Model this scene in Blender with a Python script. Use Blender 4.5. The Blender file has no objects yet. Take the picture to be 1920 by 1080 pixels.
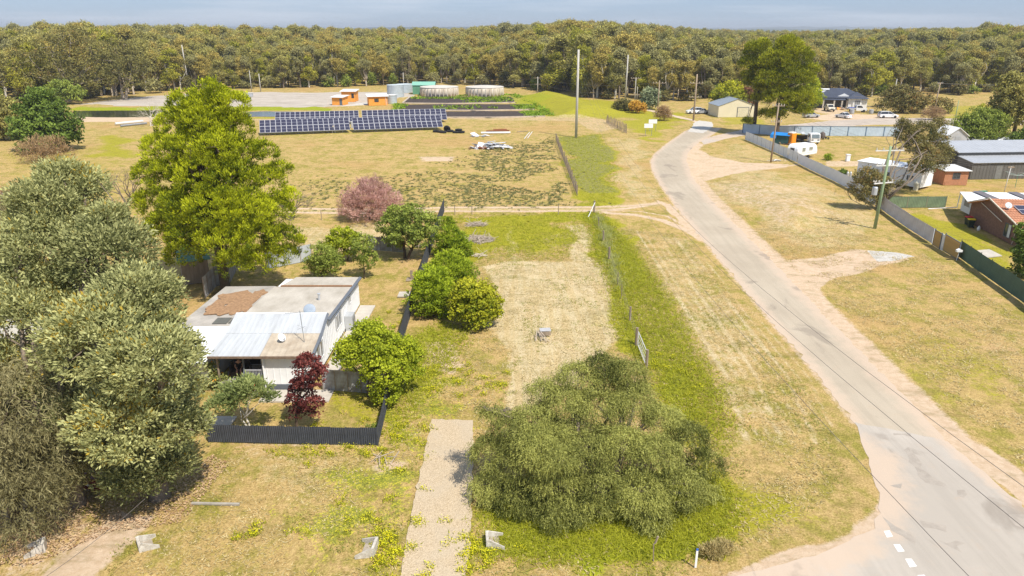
import bpy, math, random
import numpy as np
from mathutils import Vector, Matrix
R = math.radians
scene = bpy.context.scene
COL = scene.collection
rng = np.random.default_rng(7)
random.seed(7)

# ------------------------------------------------------------------ camera, sky, sun, exposure
CAM_H = 22.0; PITCH = R(19.76); FPX = 1350.0
cam = bpy.data.cameras.new('camera'); cam_o = bpy.data.objects.new('camera', cam); COL.objects.link(cam_o)
cam_o.location = (0, 0, CAM_H); cam_o.rotation_euler = (R(90) - PITCH, 0, 0)
cam.sensor_width = 36.0; cam.lens = FPX / 1920 * 36.0; cam.clip_start = 0.1; cam.clip_end = 40000
scene.camera = cam_o

SUN = Vector((0.62, -0.78, 0.0)).normalized() * math.cos(R(56)) + Vector((0, 0, math.sin(R(56))))
w = bpy.data.worlds.new('World'); scene.world = w; w.use_nodes = True
nt = w.node_tree; nt.nodes.clear()
wo = nt.nodes.new('ShaderNodeOutputWorld'); bg = nt.nodes.new('ShaderNodeBackground'); sky = nt.nodes.new('ShaderNodeTexSky')
sky.sky_type = 'NISHITA'; sky.sun_disc = False; sky.sun_elevation = R(56)
sky.sun_rotation = math.atan2(SUN.x, SUN.y); sky.air_density = 1.0; sky.dust_density = 0.2; sky.ozone_density = 2.0; sky.altitude = 100
tc = nt.nodes.new('ShaderNodeTexCoord'); mp = nt.nodes.new('ShaderNodeMapping'); mp.inputs['Scale'].default_value = (1.6, 1.6, 26)
cn = nt.nodes.new('ShaderNodeTexNoise'); cn.inputs['Scale'].default_value = 1.7; cn.inputs['Detail'].default_value = 8; cn.inputs['Roughness'].default_value = .6
cr = nt.nodes.new('ShaderNodeValToRGB'); cr.color_ramp.elements[0].position = .46; cr.color_ramp.elements[1].position = .66
cr.color_ramp.elements[0].color = (0.0, 0.0, 0.0, 1); cr.color_ramp.elements[1].color = (.75, .75, .75, 1)
tint = nt.nodes.new('ShaderNodeMix'); tint.data_type = 'RGBA'; tint.blend_type = 'MULTIPLY'; tint.inputs[0].default_value = 1
tint.inputs[7].default_value = (0.80, 0.90, 1.15, 1)
thin = nt.nodes.new('ShaderNodeMix'); thin.data_type = 'RGBA'; thin.inputs[0].default_value = .72; thin.inputs[7].default_value = (2.35, 3.15, 4.5, 1)
cm = nt.nodes.new('ShaderNodeMix'); cm.data_type = 'RGBA'; cm.inputs[7].default_value = (4.9, 5.4, 6.2, 1)
L = nt.links.new
L(tc.outputs['Generated'], mp.inputs[0]); L(mp.outputs[0], cn.inputs['Vector']); L(cn.outputs[0], cr.inputs[0])
L(sky.outputs[0], tint.inputs[6]); L(tint.outputs[2], thin.inputs[6]); L(thin.outputs[2], cm.inputs[6]); L(cr.outputs[0], cm.inputs[0])
L(cm.outputs[2], bg.inputs[0]); bg.inputs[1].default_value = 0.115; L(bg.outputs[0], wo.inputs[0])
sun = bpy.data.lights.new('sun', 'SUN'); sun.energy = 4.7; sun.angle = R(0.5); sun.color = (1.0, 0.93, 0.82)
sun_o = bpy.data.objects.new('sun', sun); COL.objects.link(sun_o)
sun_o.rotation_euler = (-SUN).to_track_quat('-Z', 'Y').to_euler()
scene.view_settings.view_transform = 'Standard'; scene.view_settings.look = 'None'
scene.view_settings.exposure = 0.3; scene.view_settings.gamma = 1.0; scene.view_settings.use_curve_mapping = False
scene.render.engine = 'CYCLES'
scene.cycles.max_bounces = 6; scene.cycles.diffuse_bounces = 3; scene.cycles.glossy_bounces = 2
scene.cycles.volume_bounces = 0; scene.cycles.transmission_bounces = 3; scene.cycles.transparent_max_bounces = 6

# ------------------------------------------------------------------ photograph <-> place
SP, CP = math.sin(PITCH), math.cos(PITCH)
def ray(px, py):
    a = (px - 960) / FPX; b = (540 - py) / FPX
    return a, CP + b * SP, -SP + b * CP
def G(px, py, z=0.0):
    a, b, c = ray(px, py); t = (z - CAM_H) / c
    return Vector((a * t, b * t, z))
def AT(px, py, Y):
    a, b, c = ray(px, py); t = Y / b
    return Vector((a * t, Y, CAM_H + c * t))
def depth(p): return p[1] * CP + (CAM_H - p[2]) * SP
def mpp(p): return depth(p) / FPX           # metres per photo pixel at a point
def HT(base, py):                            # height of a vertical thing at base whose top shows at py
    return AT(960, py, base[1])[2]

# ------------------------------------------------------------------ materials
MATS = {}
def nodes_of(m):
    m.use_nodes = True; t = m.node_tree
    b = t.nodes.get('Principled BSDF'); return t, b
def mat(name, c, rough=.75, var=.18, scale=3.0, metal=0.0, bump=0.0, bscale=20., spec=.3, c2=None, stretch=None):
    if name in MATS: return MATS[name]
    m = bpy.data.materials.new(name); t, b = nodes_of(m)
    b.inputs['Roughness'].default_value = rough; b.inputs['Metallic'].default_value = metal
    b.inputs['Specular IOR Level'].default_value = spec
    tc = t.nodes.new('ShaderNodeTexCoord'); n = t.nodes.new('ShaderNodeTexNoise')
    n.inputs['Scale'].default_value = scale; n.inputs['Detail'].default_value = 6; n.inputs['Roughness'].default_value = .65
    src = tc.outputs['Object']
    if stretch:
        mp = t.nodes.new('ShaderNodeMapping'); mp.inputs['Scale'].default_value = stretch; t.links.new(src, mp.inputs[0]); src = mp.outputs[0]
    t.links.new(src, n.inputs['Vector'])
    r = t.nodes.new('ShaderNodeValToRGB'); e = r.color_ramp.elements
    e[0].position = .3; e[1].position = .7
    d = [max(0, x * (1 - var)) for x in c]; l = [min(1, x * (1 + var)) for x in c]
    e[0].color = (*(c2 if c2 else d), 1); e[1].color = (*l, 1)
    t.links.new(n.outputs[0], r.inputs[0]); t.links.new(r.outputs[0], b.inputs['Base Color'])
    if bump:
        n2 = t.nodes.new('ShaderNodeTexNoise'); n2.inputs['Scale'].default_value = bscale; n2.inputs['Detail'].default_value = 4
        t.links.new(tc.outputs['Object'], n2.inputs['Vector'])
        bm = t.nodes.new('ShaderNodeBump'); bm.inputs['Strength'].default_value = bump; bm.inputs['Distance'].default_value = .05
        t.links.new(n2.outputs[0], bm.inputs['Height']); t.links.new(bm.outputs[0], b.inputs['Normal'])
    MATS[name] = m; return m
def leaf_mat(name, dark, light, trans=.28, hue=None):
    """two-tone foliage: the attribute 'tint' picks between a dark and a light tone"""
    if name in MATS: return MATS[name]
    m = bpy.data.materials.new(name); t, b = nodes_of(m)
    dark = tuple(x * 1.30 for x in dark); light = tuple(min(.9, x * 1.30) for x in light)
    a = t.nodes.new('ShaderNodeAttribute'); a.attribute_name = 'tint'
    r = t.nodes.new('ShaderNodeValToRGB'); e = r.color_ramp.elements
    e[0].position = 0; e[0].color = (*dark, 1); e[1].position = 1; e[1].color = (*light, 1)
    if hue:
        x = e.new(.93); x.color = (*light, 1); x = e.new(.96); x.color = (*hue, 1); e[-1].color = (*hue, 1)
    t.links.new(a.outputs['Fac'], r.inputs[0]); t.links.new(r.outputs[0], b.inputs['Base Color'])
    b.inputs['Roughness'].default_value = .6; b.inputs['Specular IOR Level'].default_value = .18
    tr = t.nodes.new('ShaderNodeBsdfTranslucent'); mx = t.nodes.new('ShaderNodeMixShader'); mx.inputs[0].default_value = trans
    t.links.new(r.outputs[0], tr.inputs[0])
    o = t.nodes['Material Output']
    t.links.new(b.outputs[0], mx.inputs[1]); t.links.new(tr.outputs[0], mx.inputs[2]); t.links.new(mx.outputs[0], o.inputs[0])
    MATS[name] = m; return m

# ------------------------------------------------------------------ objects
def tag(o, label=None, cat=None, group=None, kind=None):
    if label: o['label'] = label
    if cat: o['category'] = cat
    if group: o['group'] = group
    if kind: o['kind'] = kind
    return o
def thing(name, label, cat, loc, rz=0.0, group=None):
    o = bpy.data.objects.new(name, None); COL.objects.link(o); o.empty_display_size = .3
    o.location = loc; o.rotation_euler = (0, 0, rz); return tag(o, label, cat, group)
def link(name, me, parent=None, loc=None, rot=None):
    o = bpy.data.objects.new(name, me); COL.objects.link(o)
    if parent: o.parent = parent
    if loc is not None: o.location = loc
    if rot is not None: o.rotation_euler = rot
    return o
def copy_tree(root, loc, rz=None, label=None, sc=None, group=None):
    c = root.copy(); COL.objects.link(c); c.location = loc
    if rz is not None: c.rotation_euler = (0, 0, rz)
    if sc: c.scale = (sc, sc, sc) if not hasattr(sc, '__len__') else sc
    if label: c['label'] = label
    if group: c['group'] = group
    for ch in root.children:
        d = ch.copy(); COL.objects.link(d); d.parent = c
        for g in ch.children:
            e = g.copy(); COL.objects.link(e); e.parent = d
    return c

class MB:
    def __init__(s): s.v = []; s.f = []; s.m = []; s.cur = 0
    def mi(s, i): s.cur = i; return s
    def add(s, vs, fs):
        n = len(s.v); s.v += [tuple(x) for x in vs]; s.f += [tuple(n + i for i in f) for f in fs]; s.m += [s.cur] * len(fs); return s
    def box(s, x0, x1, y0, y1, z0, z1):
        return s.add([(x0,y0,z0),(x1,y0,z0),(x1,y1,z0),(x0,y1,z0),(x0,y0,z1),(x1,y0,z1),(x1,y1,z1),(x0,y1,z1)],
                     [(0,3,2,1),(4,5,6,7),(0,1,5,4),(1,2,6,5),(2,3,7,6),(3,0,4,7)])
    def hexa(s, p):        # 8 points, bottom ring then top ring
        return s.add(p, [(0,3,2,1),(4,5,6,7),(0,1,5,4),(1,2,6,5),(2,3,7,6),(3,0,4,7)])
    def slab(s, q, t):     # quad q (4 pts) thickened along its normal
        q = [Vector(x) for x in q]; n = (q[1]-q[0]).cross(q[3]-q[0]).normalized() * t
        return s.hexa([x - n for x in q] + q)
    def prism_x(s, prof, x0, x1):   # profile (y,z) extruded along x
        k = len(prof)
        vs = [(x0, a, b) for a, b in prof] + [(x1, a, b) for a, b in prof]
        fs = [tuple(range(k)), tuple(reversed(range(k, 2*k)))] + [(i, i+k, (i+1) % k + k, (i+1) % k) for i in range(k)]
        return s.add(vs, fs)
    def prism_y(s, prof, y0, y1):
        k = len(prof)
        vs = [(a, y0, b) for a, b in prof] + [(a, y1, b) for a, b in prof]
        fs = [tuple(range(k)), tuple(reversed(range(k, 2*k)))] + [(i, i+k, (i+1) % k + k, (i+1) % k) for i in range(k)]
        return s.add(vs, fs)
    def prism_z(s, prof, z0, z1):
        k = len(prof)
        vs = [(a, b, z0) for a, b in prof] + [(a, b, z1) for a, b in prof]
        fs = [tuple(reversed(range(k))), tuple(range(k, 2*k))] + [(i, (i+1) % k, (i+1) % k + k, i+k) for i in range(k)]
        return s.add(vs, fs)
    def tube(s, pts, rad, n=6, cap=True):
        pts = [Vector(p) for p in pts]
        if not hasattr(rad, '__len__'): rad = [rad] * len(pts)
        vs = []
        for i, p in enumerate(pts):
            d = (pts[min(i+1, len(pts)-1)] - pts[max(i-1, 0)])
            if d.length < 1e-6: d = Vector((0, 0, 1))
            d.normalize(); u = d.orthogonal().normalized() if abs(d.z) < .9 else d.cross(Vector((0, 1, 0))).normalized()
            u = d.cross(Vector((0.13, .97, .21))).normalized(); w_ = d.cross(u)
            for k in range(n):
                a = 2 * math.pi * k / n; vs.append(p + (u * math.cos(a) + w_ * math.sin(a)) * rad[i])
        fs = []
        for i in range(len(pts) - 1):
            for k in range(n):
                a = i*n + k; b = i*n + (k+1) % n; fs.append((a, b, b+n, a+n))
        if cap: fs.append(tuple(reversed(range(n)))); fs.append(tuple(range((len(pts)-1)*n, len(pts)*n)))
        return s.add(vs, fs)
    def cyl(s, c, r, h, n=16, r2=None, axis='z'):
        r2 = r if r2 is None else r2; c = Vector(c)
        ax = {'z': Vector((0,0,h)), 'x': Vector((h,0,0)), 'y': Vector((0,h,0))}[axis]
        return s.tube([c, c + ax], [r, r2], n)
    def lathe(s, prof, n=16, c=(0,0,0)):   # prof (r,z)
        vs = [(c[0] + r*math.cos(2*math.pi*k/n), c[1] + r*math.sin(2*math.pi*k/n), c[2] + z) for r, z in prof for k in range(n)]
        fs = [(i*n+k, i*n+(k+1) % n, (i+1)*n+(k+1) % n, (i+1)*n+k) for i in range(len(prof)-1) for k in range(n)]
        fs += [tuple(reversed(range(n))), tuple(range((len(prof)-1)*n, len(prof)*n))]
        return s.add(vs, fs)
    def mesh(s, name, mats, smooth=False):
        me = bpy.data.meshes.new(name); me.from_pydata(s.v, [], s.f)
        for m in (mats if isinstance(mats, (list, tuple)) else [mats]): me.materials.append(m)
        if len(set(s.m)) > 1: me.polygons.foreach_set('material_index', s.m)
        if smooth: me.polygons.foreach_set('use_smooth', [True] * len(s.f))
        me.update(); return me
    def build(s, name, mats, parent=None, loc=None, rz=None, smooth=False):
        return link(name, s.mesh(name, mats, smooth), parent, loc, None if rz is None else (0, 0, rz))

def quads_mesh(name, V, nv, m, tint=None, faces=None):
    """numpy vertices, nv per face"""
    nf = len(V) // nv; me = bpy.data.meshes.new(name)
    me.vertices.add(len(V)); me.vertices.foreach_set('co', np.ascontiguousarray(V, dtype=np.float32).ravel())
    me.loops.add(nf * nv); me.loops.foreach_set('vertex_index', np.arange(nf * nv, dtype=np.int32))
    me.polygons.add(nf); me.polygons.foreach_set('loop_start', np.arange(0, nf * nv, nv, dtype=np.int32))
    me.update(calc_edges=True)
    if tint is not None:
        a = me.attributes.new('tint', 'FLOAT', 'FACE'); a.data.foreach_set('value', np.clip(tint, 0, 1).astype(np.float32))
    me.materials.append(m); return me

# ------------------------------------------------------------------ polygons and distances on the ground
def W(pts): return np.array([[*G(x, y)[:2]] for x, y in pts])
def seg_dist(P, A, B):
    d = B - A; t = np.clip(((P - A) @ d) / max(d @ d, 1e-9), 0, 1)
    return np.hypot(*(P - (A + t[:, None] * d)).T)
def line_dist(P, poly):
    r = np.full(len(P), 1e9)
    for i in range(len(poly) - 1): r = np.minimum(r, seg_dist(P, poly[i], poly[i+1]))
    return r
def poly_sd(P, poly):      # signed distance, positive inside
    q = np.vstack([poly, poly[:1]]); d = line_dist(P, q); ins = np.zeros(len(P), bool)
    x, y = P[:, 0], P[:, 1]
    for i in range(len(poly)):
        (x1, y1), (x2, y2) = q[i], q[i+1]
        if y1 == y2: continue
        c = ((y1 > y) != (y2 > y)) & (x < (x2 - x1) * (y - y1) / (y2 - y1) + x1); ins ^= c
    return np.where(ins, d, -d)
def dens(poly, step=1.0, jit=0.0, closed=True):
    out = []; n = len(poly)
    for i in range(n if closed else n - 1):
        a, b = poly[i], poly[(i+1) % n]; k = max(1, int(np.hypot(*(b - a)) / step))
        for j in range(k): out.append(a + (b - a) * j / k)
    if not closed: out.append(poly[-1])
    out = np.array(out)
    if jit: out = out + rng.normal(0, jit, out.shape)
    return out
# ------------------------------------------------------------------ ground
road_L = [(1303,238),(1283,247),(1250,270),(1228,288),(1220,302),(1224,322),(1240,350),(1270,390),(1310,440),(1360,500),(1405,553),(1450,608),(1500,664),(1555,732),(1602,792)]
road_R = [(1352,240),(1336,252),(1306,270),(1290,286),(1287,300),(1297,330),(1330,372),(1388,430),(1450,492),(1518,562),(1580,625),(1650,697),(1720,767),(1775,826)]
junction = [(1602,792),(1775,826),(1840,882),(1925,952),(2200,1180),(2300,1400),(1500,1400),(1250,1150),(1385,1080),(1470,1056),(1560,1030),(1620,1000),(1650,965),(1645,925),(1634,880),(1620,830)]
RL, RR = W(road_L), W(road_R); JN = W(junction)
road_poly = np.vstack([RL, RR[::-1]])
side_road = W([(1310,262),(1350,252),(1392,243),(1440,238),(1500,232),(1560,226),(1640,222),(1720,221),(1760,222),(2100,224),(2100,236),(1750,233),(1640,234),(1560,238),(1500,243),(1440,249),(1396,254),(1360,260),(1322,271)])
white_apron = W([(1290,247),(1297,240),(1300,231),(1310,226),(1335,229),(1338,237),(1325,246),(1318,250)])
lane = [(1312,231),(1297,225),(1270,219),(1240,212),(1210,205),(1180,199)]

def axis(parts):
    out = []
    for a, b, s in parts: out += list(np.arange(a, b, s))
    return np.array(out)
gx = axis([(-45, 75, .34), (75, 200, 1.3)]); gx = np.concatenate([-np.geomspace(12000, 201, 26), np.arange(-200, -45, 1.3), gx, np.geomspace(201, 12000, 26)])
gy = np.concatenate([[-400, -60, 0, 10], axis([(16, 24, .8), (24, 80, .26), (80, 135, .45), (135, 290, 1.1)]), np.geomspace(292, 16000, 40)])
NX, NY = len(gx), len(gy)
XX, YY = np.meshgrid(gx, gy); P = np.stack([XX.ravel(), YY.ravel()], 1); NP = len(P)
chan = {k: np.zeros(NP) for k in ('green', 'pale', 'dirt', 'gravel', 'weed', 'flower', 'sand', 'lush')}
def vnoise(x, y, s, seed):
    r = np.random.default_rng(seed).random((64, 64)); x = x / s; y = y / s
    xi = np.floor(x).astype(int); yi = np.floor(y).astype(int); fx = x - xi; fy = y - yi
    fx = fx*fx*(3-2*fx); fy = fy*fy*(3-2*fy); g = lambda a, b: r[a % 64, b % 64]
    return (g(xi, yi)*(1-fx)+g(xi+1, yi)*fx)*(1-fy)+(g(xi, yi+1)*(1-fx)+g(xi+1, yi+1)*fx)*fy
WARP = np.stack([sum((vnoise(P[:, 0], P[:, 1], s_, 20 + j * 7 + int(s_)) - .5) * s_ * .75 for s_ in (1.2, 3., 6.)) for j in (0, 1)], 1)
def near(poly, pad):
    lo = poly.min(0) - pad; hi = poly.max(0) + pad
    return np.where(((P >= lo) & (P <= hi)).all(1))[0]
def zone(ch, px, val=1.0, feather=1.0, world=False):
    poly = px if world else W(px); i = near(poly, feather * 2 + 2)
    if not len(i): return
    if ch in ('green', 'lush', 'pale', 'weed', 'flower', 'sand'): feather = feather * 1.5
    k_ = {'dirt': .35, 'gravel': .3, 'pale': .28 if feather < 1.7 else 1.0}.get(ch, 1.0) if feather < 2.5 else 1.5
    sd = poly_sd(P[i] + WARP[i] * k_, poly); v = np.clip(sd / feather + .5, 0, 1) * val
    chan[ch][i] = np.maximum(chan[ch][i], v) if val > 0 else chan[ch][i] * (1 - np.clip(sd / feather + .5, 0, 1) * -val)
def stripe(ch, px, width, val=1.0, feather=.6, world=False):
    poly = px if world else W(px); i = near(poly, width + feather * 2)
    if not len(i): return
    d = line_dist(P[i], poly); v = np.clip((width / 2 - d) / feather + .5, 0, 1) * val
    chan[ch][i] = np.maximum(chan[ch][i], v)
# lush / green growth
zone('green', [(1097,402),(1122,396),(1152,440),(1182,490),(1228,560),(1268,640),(1305,710),(1322,790),(1300,850),(1240,760),(1210,690),(1168,640),(1142,520),(1118,490)], 1, 1.6)
zone('lush', [(1112,400),(1125,405),(1150,470),(1190,560),(1240,660),(1290,780),(1260,800),(1200,660),(1160,560),(1135,480)], .75, 2.2)
zone('green', [(836,402),(1112,398),(1112,420),(1062,424),(1080,488),(1000,488),(940,478),(890,490),(850,560),(830,480)], .85, 2.0)
zone('green', [(735,735),(765,640),(800,615),(880,630),(850,680),(790,740),(750,835),(715,835)], .5, 1.5)
zone('lush', [(770,600),(840,600),(900,640),(850,680),(760,690)], .6, 1.5)
zone('green', [(590,720),(735,715),(712,800),(640,800),(600,770)], .6, 1.2)
zone('green', [(905,930),(1000,900),(1200,900),(1330,880),(1375,960),(1330,1030),(1200,1045),(930,1040)], .8, 1.4)
zone('lush', [(930,960),(1100,960),(1300,960),(1400,980),(1300,1045),(960,1035)], .9, 1.0)
zone('green', [(1045,258),(1128,250),(1155,310),(1157,386),(1088,386)], .8, 1.2)
zone('weed', [(1045,258),(1128,250),(1150,310),(1152,360),(1082,360)], .55, 1.5)
zone('green', [(955,180),(1030,172),(1110,184),(1200,198),(1290,214),(1310,224),(1280,238),(1200,228),(1150,222),(1030,222),(960,200)], .8, 6)
zone('lush', [(900,180),(990,176),(1040,190),(1030,222),(990,210)], .6, 4)
zone('weed', [(1030,190),(1110,190),(1290,222),(1200,232),(1040,225)], .3, 8)
zone('green', [(1170,225),(1290,226),(1260,250),(1230,270),(1180,262)], .7, 3)
zone('green', [(1330,212),(1430,222),(1440,232),(1350,236)], .6, 3)
zone('green', [(470,240),(850,226),(860,246),(500,262)], .45, 3)
zone('green', [(130,205),(520,200),(520,207),(130,207)], .9, 2); zone('lush', [(130,199),(300,199),(460,199),(620,199),(620,207),(130,207)], .8, 2)
zone('green', [(140,222),(300,220),(520,218),(520,224),(140,226)], .7, 1.5)
zone('green', [(540,560),(730,520),(790,480),(800,450),(640,470),(500,520)], .35, 3)
zone('green', [(1640,480),(1760,470),(1900,560),(1920,640),(1780,600)], .35, 2.5)
zone('green', [(1585,560),(1700,610),(1920,700),(1920,780),(1780,760),(1620,640)], .5, 3)
zone('green', [(1350,320),(1440,330),(1560,370),(1640,420),(1560,440),(1400,370)], .35, 3)
zone('green', [(1660,400),(1760,392),(1900,470),(1920,540),(1800,470)], .7, 2)
zone('green', [(1750,200),(1920,190),(1920,240),(1780,240)], .6, 4)
zone('green', [(1640,345),(1760,355),(1900,345),(1920,370),(1700,380)], .45, 2)
zone('green', [(0,280),(180,270),(240,260),(260,400),(0,420)], .45, 4)
zone('green', [(180,255),(260,250),(250,300),(150,300)], .7, 3)
zone('green', [(1250,760),(1340,720),(1380,860),(1480,940),(1500,1000),(1400,1040),(1300,1000)], .7, 2)
zone('green', [(250,960),(450,930),(620,960),(700,1010),(640,1060),(250,1040)], .4, 2)
# straw and mown ground
zone('pale', [(905,498),(960,490),(1120,490),(1142,520),(1168,640),(1120,680),(1040,745),(960,790),(930,740),(955,660),(900,600),(925,540)], 1, 1.0)
zone('pale', [(1062,422),(1096,420),(1114,490),(1078,492)], .9, .7)
zone('pale', [(940,425),(955,425),(985,470),(1000,492),(960,492)], .55, .8)
zone('pale', [(1175,430),(1280,450),(1380,570),(1470,690),(1560,800),(1500,860),(1420,860),(1330,760),(1260,600),(1210,500)], .5, 2.5)
for k in range(9):      # strips left by the mower, along the road
    a = .08 + k * .1
    pl = [(1185+a*115, 430+a*22), (1262+a*150, 560+a*8), (1345+a*190, 700), (1385+a*215, 830)]
    stripe('pale', pl, .34, .75 if k % 3 else .95, .5)
zone('pale', [(1128,256),(1190,262),(1224,300),(1238,378),(1165,384),(1152,310)], .55, 2.3)
zone('pale', [(1320,330),(1400,300),(1480,320),(1600,380),(1650,430),(1740,480),(1640,480),(1500,480),(1400,420)], .55, 3)
zone('pale', [(1320,280),(1400,262),(1470,298),(1400,315),(1310,320)], .5, 2)
zone('pale', [(400,840),(770,845),(740,960),(690,1000),(500,940),(330,920)], .5, 3)
zone('pale', [(180,1064),(560,1066),(760,1070),(1380,1062),(1390,1095),(150,1095)], .5, .8)
zone('pale', [(540,420),(720,415),(730,450),(560,480)], .6, 2)
zone('pale', [(1500,262),(1700,262),(1650,300),(1560,310)], .3, 3)
# bare soil
for off in (-3.6, 3.6):
    stripe('dirt', [(545,394+off),(700,396+off),(830,392+off),(1000,392+off),(1115,391+off),(1180,388+off*.6),(1235,380)], .9, .95, .6)
zone('dirt', [(1345,345),(1420,335),(1500,350),(1570,385),(1560,425),(1480,440),(1410,400)], .5, 5)
stripe('pale', [(545,394),(1115,391),(1235,381)], 3.4, .55, 1.0)
stripe('dirt', [(1120,397),(1190,402),(1240,412),(1290,432),(1318,450)], 1.3, .85, .8); stripe('dirt', [(1130,394),(1200,396),(1250,404),(1300,432)], .6, .8, .5)
zone('dirt', [(1225,372),(1262,385),(1325,450),(1300,442),(1262,410),(1240,385)], .9, .6)
i = near(np.vstack([road_poly, JN]), 6)
dr = np.minimum(np.abs(poly_sd(P[i], road_poly)), 1e9)
chan['dirt'][i] = np.maximum(chan['dirt'][i], np.clip(1.1 - dr / .8, 0, 1) * .62)
dR = line_dist(P[i], W(road_R[2:])); chan['dirt'][i] = np.maximum(chan['dirt'][i], np.clip(1.35 - dR / 1.9, 0, 1) * .95)
zone('dirt', [(1300,275),(1330,290),(1400,305),(1480,306),(1478,314),(1400,322),(1340,332),(1310,345),(1292,310)], .7, 1.2)
stripe('dirt', [(1300,333),(1380,322),(1440,316),(1495,308)], .8, .95, .6)
zone('dirt', [(1460,488),(1540,484),(1600,470),(1700,474),(1715,482),(1640,497),(1575,515),(1550,540),(1572,600),(1500,550)], 1, 1.0)
zone('dirt', [(1595,770),(1632,830),(1622,900),(1600,960),(1520,1030),(1370,1090),(1480,1100),(1680,980),(1660,860)], 1, .9)
zone('dirt', [(1715,755),(1800,805),(1925,900),(1925,985),(1840,895),(1760,815)], 1, .9)
zone('dirt', [(215,945),(290,948),(255,1000),(200,1090),(50,1090),(130,1010)], .9, 1.2)
zone('dirt', [(0,720),(140,830),(260,940),(150,1010),(40,1040),(-200,900)], .5, 3)
zone('dirt', [(395,850),(470,830),(700,832),(720,838),(640,846),(500,842)], .6, .8)
zone('dirt', [(690,855),(745,850),(760,880),(700,900)], .8, 1.5)
zone('dirt', [(790,640),(860,640),(890,690),(860,710),(800,690)], .75, 1.5)
zone('dirt', [(560,1020),(800,1040),(800,1055),(560,1060)], .4, 1)
zone('dirt', [(1180,545),(1225,560),(1250,610),(1215,600)], .5, 1)
zone('dirt', [(1500,222),(1560,212),(1690,216),(1690,222),(1560,227)], .7, 1.5); zone('dirt', [(1510,205),(1570,200),(1600,212),(1540,213)], .6, 1.5)
zone('dirt', [(1850,370),(1925,360),(1925,382),(1860,382)], .7, 2)
zone('dirt', [(1540,300),(1620,302),(1640,312),(1540,312)], .6, 1)
zone('dirt', [(140,216),(300,219),(300,228),(140,228)], .8, 1.5); zone('dirt', [(530,222),(460,222),(460,228),(530,226)], .5, 1.5)
zone('dirt', [(770,212),(1090,218),(1140,222),(1170,240),(1110,250),(1080,228),(850,224)], .5, 2)
zone('dirt', [(20,300),(130,290),(140,330),(20,350)], .35, 3)
zone('dirt', [(600,380),(720,380),(560,420)], .3, 2)
zone('dirt', [(995,176),(1030,173),(1040,179),(1000,180)], .9, 1.5)
zone('dirt', [(680,300),(830,300),(900,320),(780,330)], .25, 2); zone('dirt', [(785,292),(850,292),(850,303),(790,304)], .7, 2)
# grey gravel, drying sand
zone('gravel', [(1622,471),(1690,472),(1728,478),(1690,484),(1640,490)], 1, .6)
zone('gravel', [(690,172),(705,196),(640,200),(620,192),(650,178)], .7, 2)
zone('sand', [(135,196),(230,184),(330,176),(480,172),(640,173),(770,172),(775,181),(700,190),(640,200),(460,200),(320,199)], 1, 1.5)
# grey-green weeds in the paddock, capeweed flowers
zone('weed', [(560,350),(700,330),(850,318),(930,280),(1030,262),(1078,388),(820,389),(560,392)], .26, 10)
for q in ([(770,690),(900,712),(900,740),(820,760),(770,740)], [(555,842),(730,835),(730,850),(600,858)], [(690,720),(790,700),(770,820),(735,840)],
          [(735,940),(790,920),(770,1080),(720,1080)], [(870,1000),(905,960),(960,1060),(880,1078)], [(800,780),(885,770),(880,786),(800,786)],
          [(640,880),(790,880),(760,960),(660,960)], [(570,960),(720,960),(760,1060),(600,1060)], [(1230,650),(1290,660),(1300,760),(1240,740)]):
    zone('flower', q, .8, 1.6)
Z = (vnoise(P[:, 0], P[:, 1], 1.1, 3) - 1.0) * .05 + (vnoise(P[:, 0], P[:, 1], .45, 4) - 1) * .03 * (P[:, 1] < 90)
Z = Z - .012
for pl_, hh_, wd_ in ((W([(955,186),(985,178),(1030,172),(1090,184),(1140,200),(1190,212),(1120,222),(1030,222),(1015,205)]), 2.2, 11), (W([(1345,345),(1420,335),(1500,350),(1570,385),(1560,425),(1480,440),(1410,400)]), .75, 5)):
    i = near(pl_, 2); k_ = np.clip(poly_sd(P[i], pl_) / wd_, 0, 1); Z[i] += hh_ * k_ * k_ * (3 - 2 * k_)
for pl_ in (road_poly, JN, side_road, white_apron, W([(x, y - 1.8) for x, y in lane] + [(x, y + 1.8) for x, y in lane[::-1]])):
    i = near(pl_, 3); sd_ = poly_sd(P[i], pl_); k_ = np.clip((sd_ + 2.2) / 1.4, 0, 1); Z[i] = Z[i] * (1 - k_) + (-.004 - .012 * (sd_ > .6)) * k_
V = np.stack([P[:, 0], P[:, 1], Z], 1)
idx = (np.arange(NY-1)[:, None] * NX + np.arange(NX-1)[None, :]).ravel()
F = np.stack([idx, idx+1, idx+1+NX, idx+NX], 1).astype(np.int32)
me = bpy.data.meshes.new('ground'); me.vertices.add(NP); me.vertices.foreach_set('co', V.astype(np.float32).ravel())
me.loops.add(F.size); me.loops.foreach_set('vertex_index', F.ravel()); me.polygons.add(len(F))
me.polygons.foreach_set('loop_start', np.arange(0, F.size, 4, dtype=np.int32)); me.update(calc_edges=True)
me.polygons.foreach_set('use_smooth', np.ones(len(F), bool))
def setcol(nm, ks):
    a = me.attributes.new(nm, 'FLOAT_COLOR', 'POINT'); a.data.foreach_set('color', np.stack([chan[k] for k in ks], 1).astype(np.float32).ravel())
setcol('cover_one', ('green', 'pale', 'dirt', 'gravel')); setcol('cover_two', ('weed', 'flower', 'sand', 'lush'))

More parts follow.
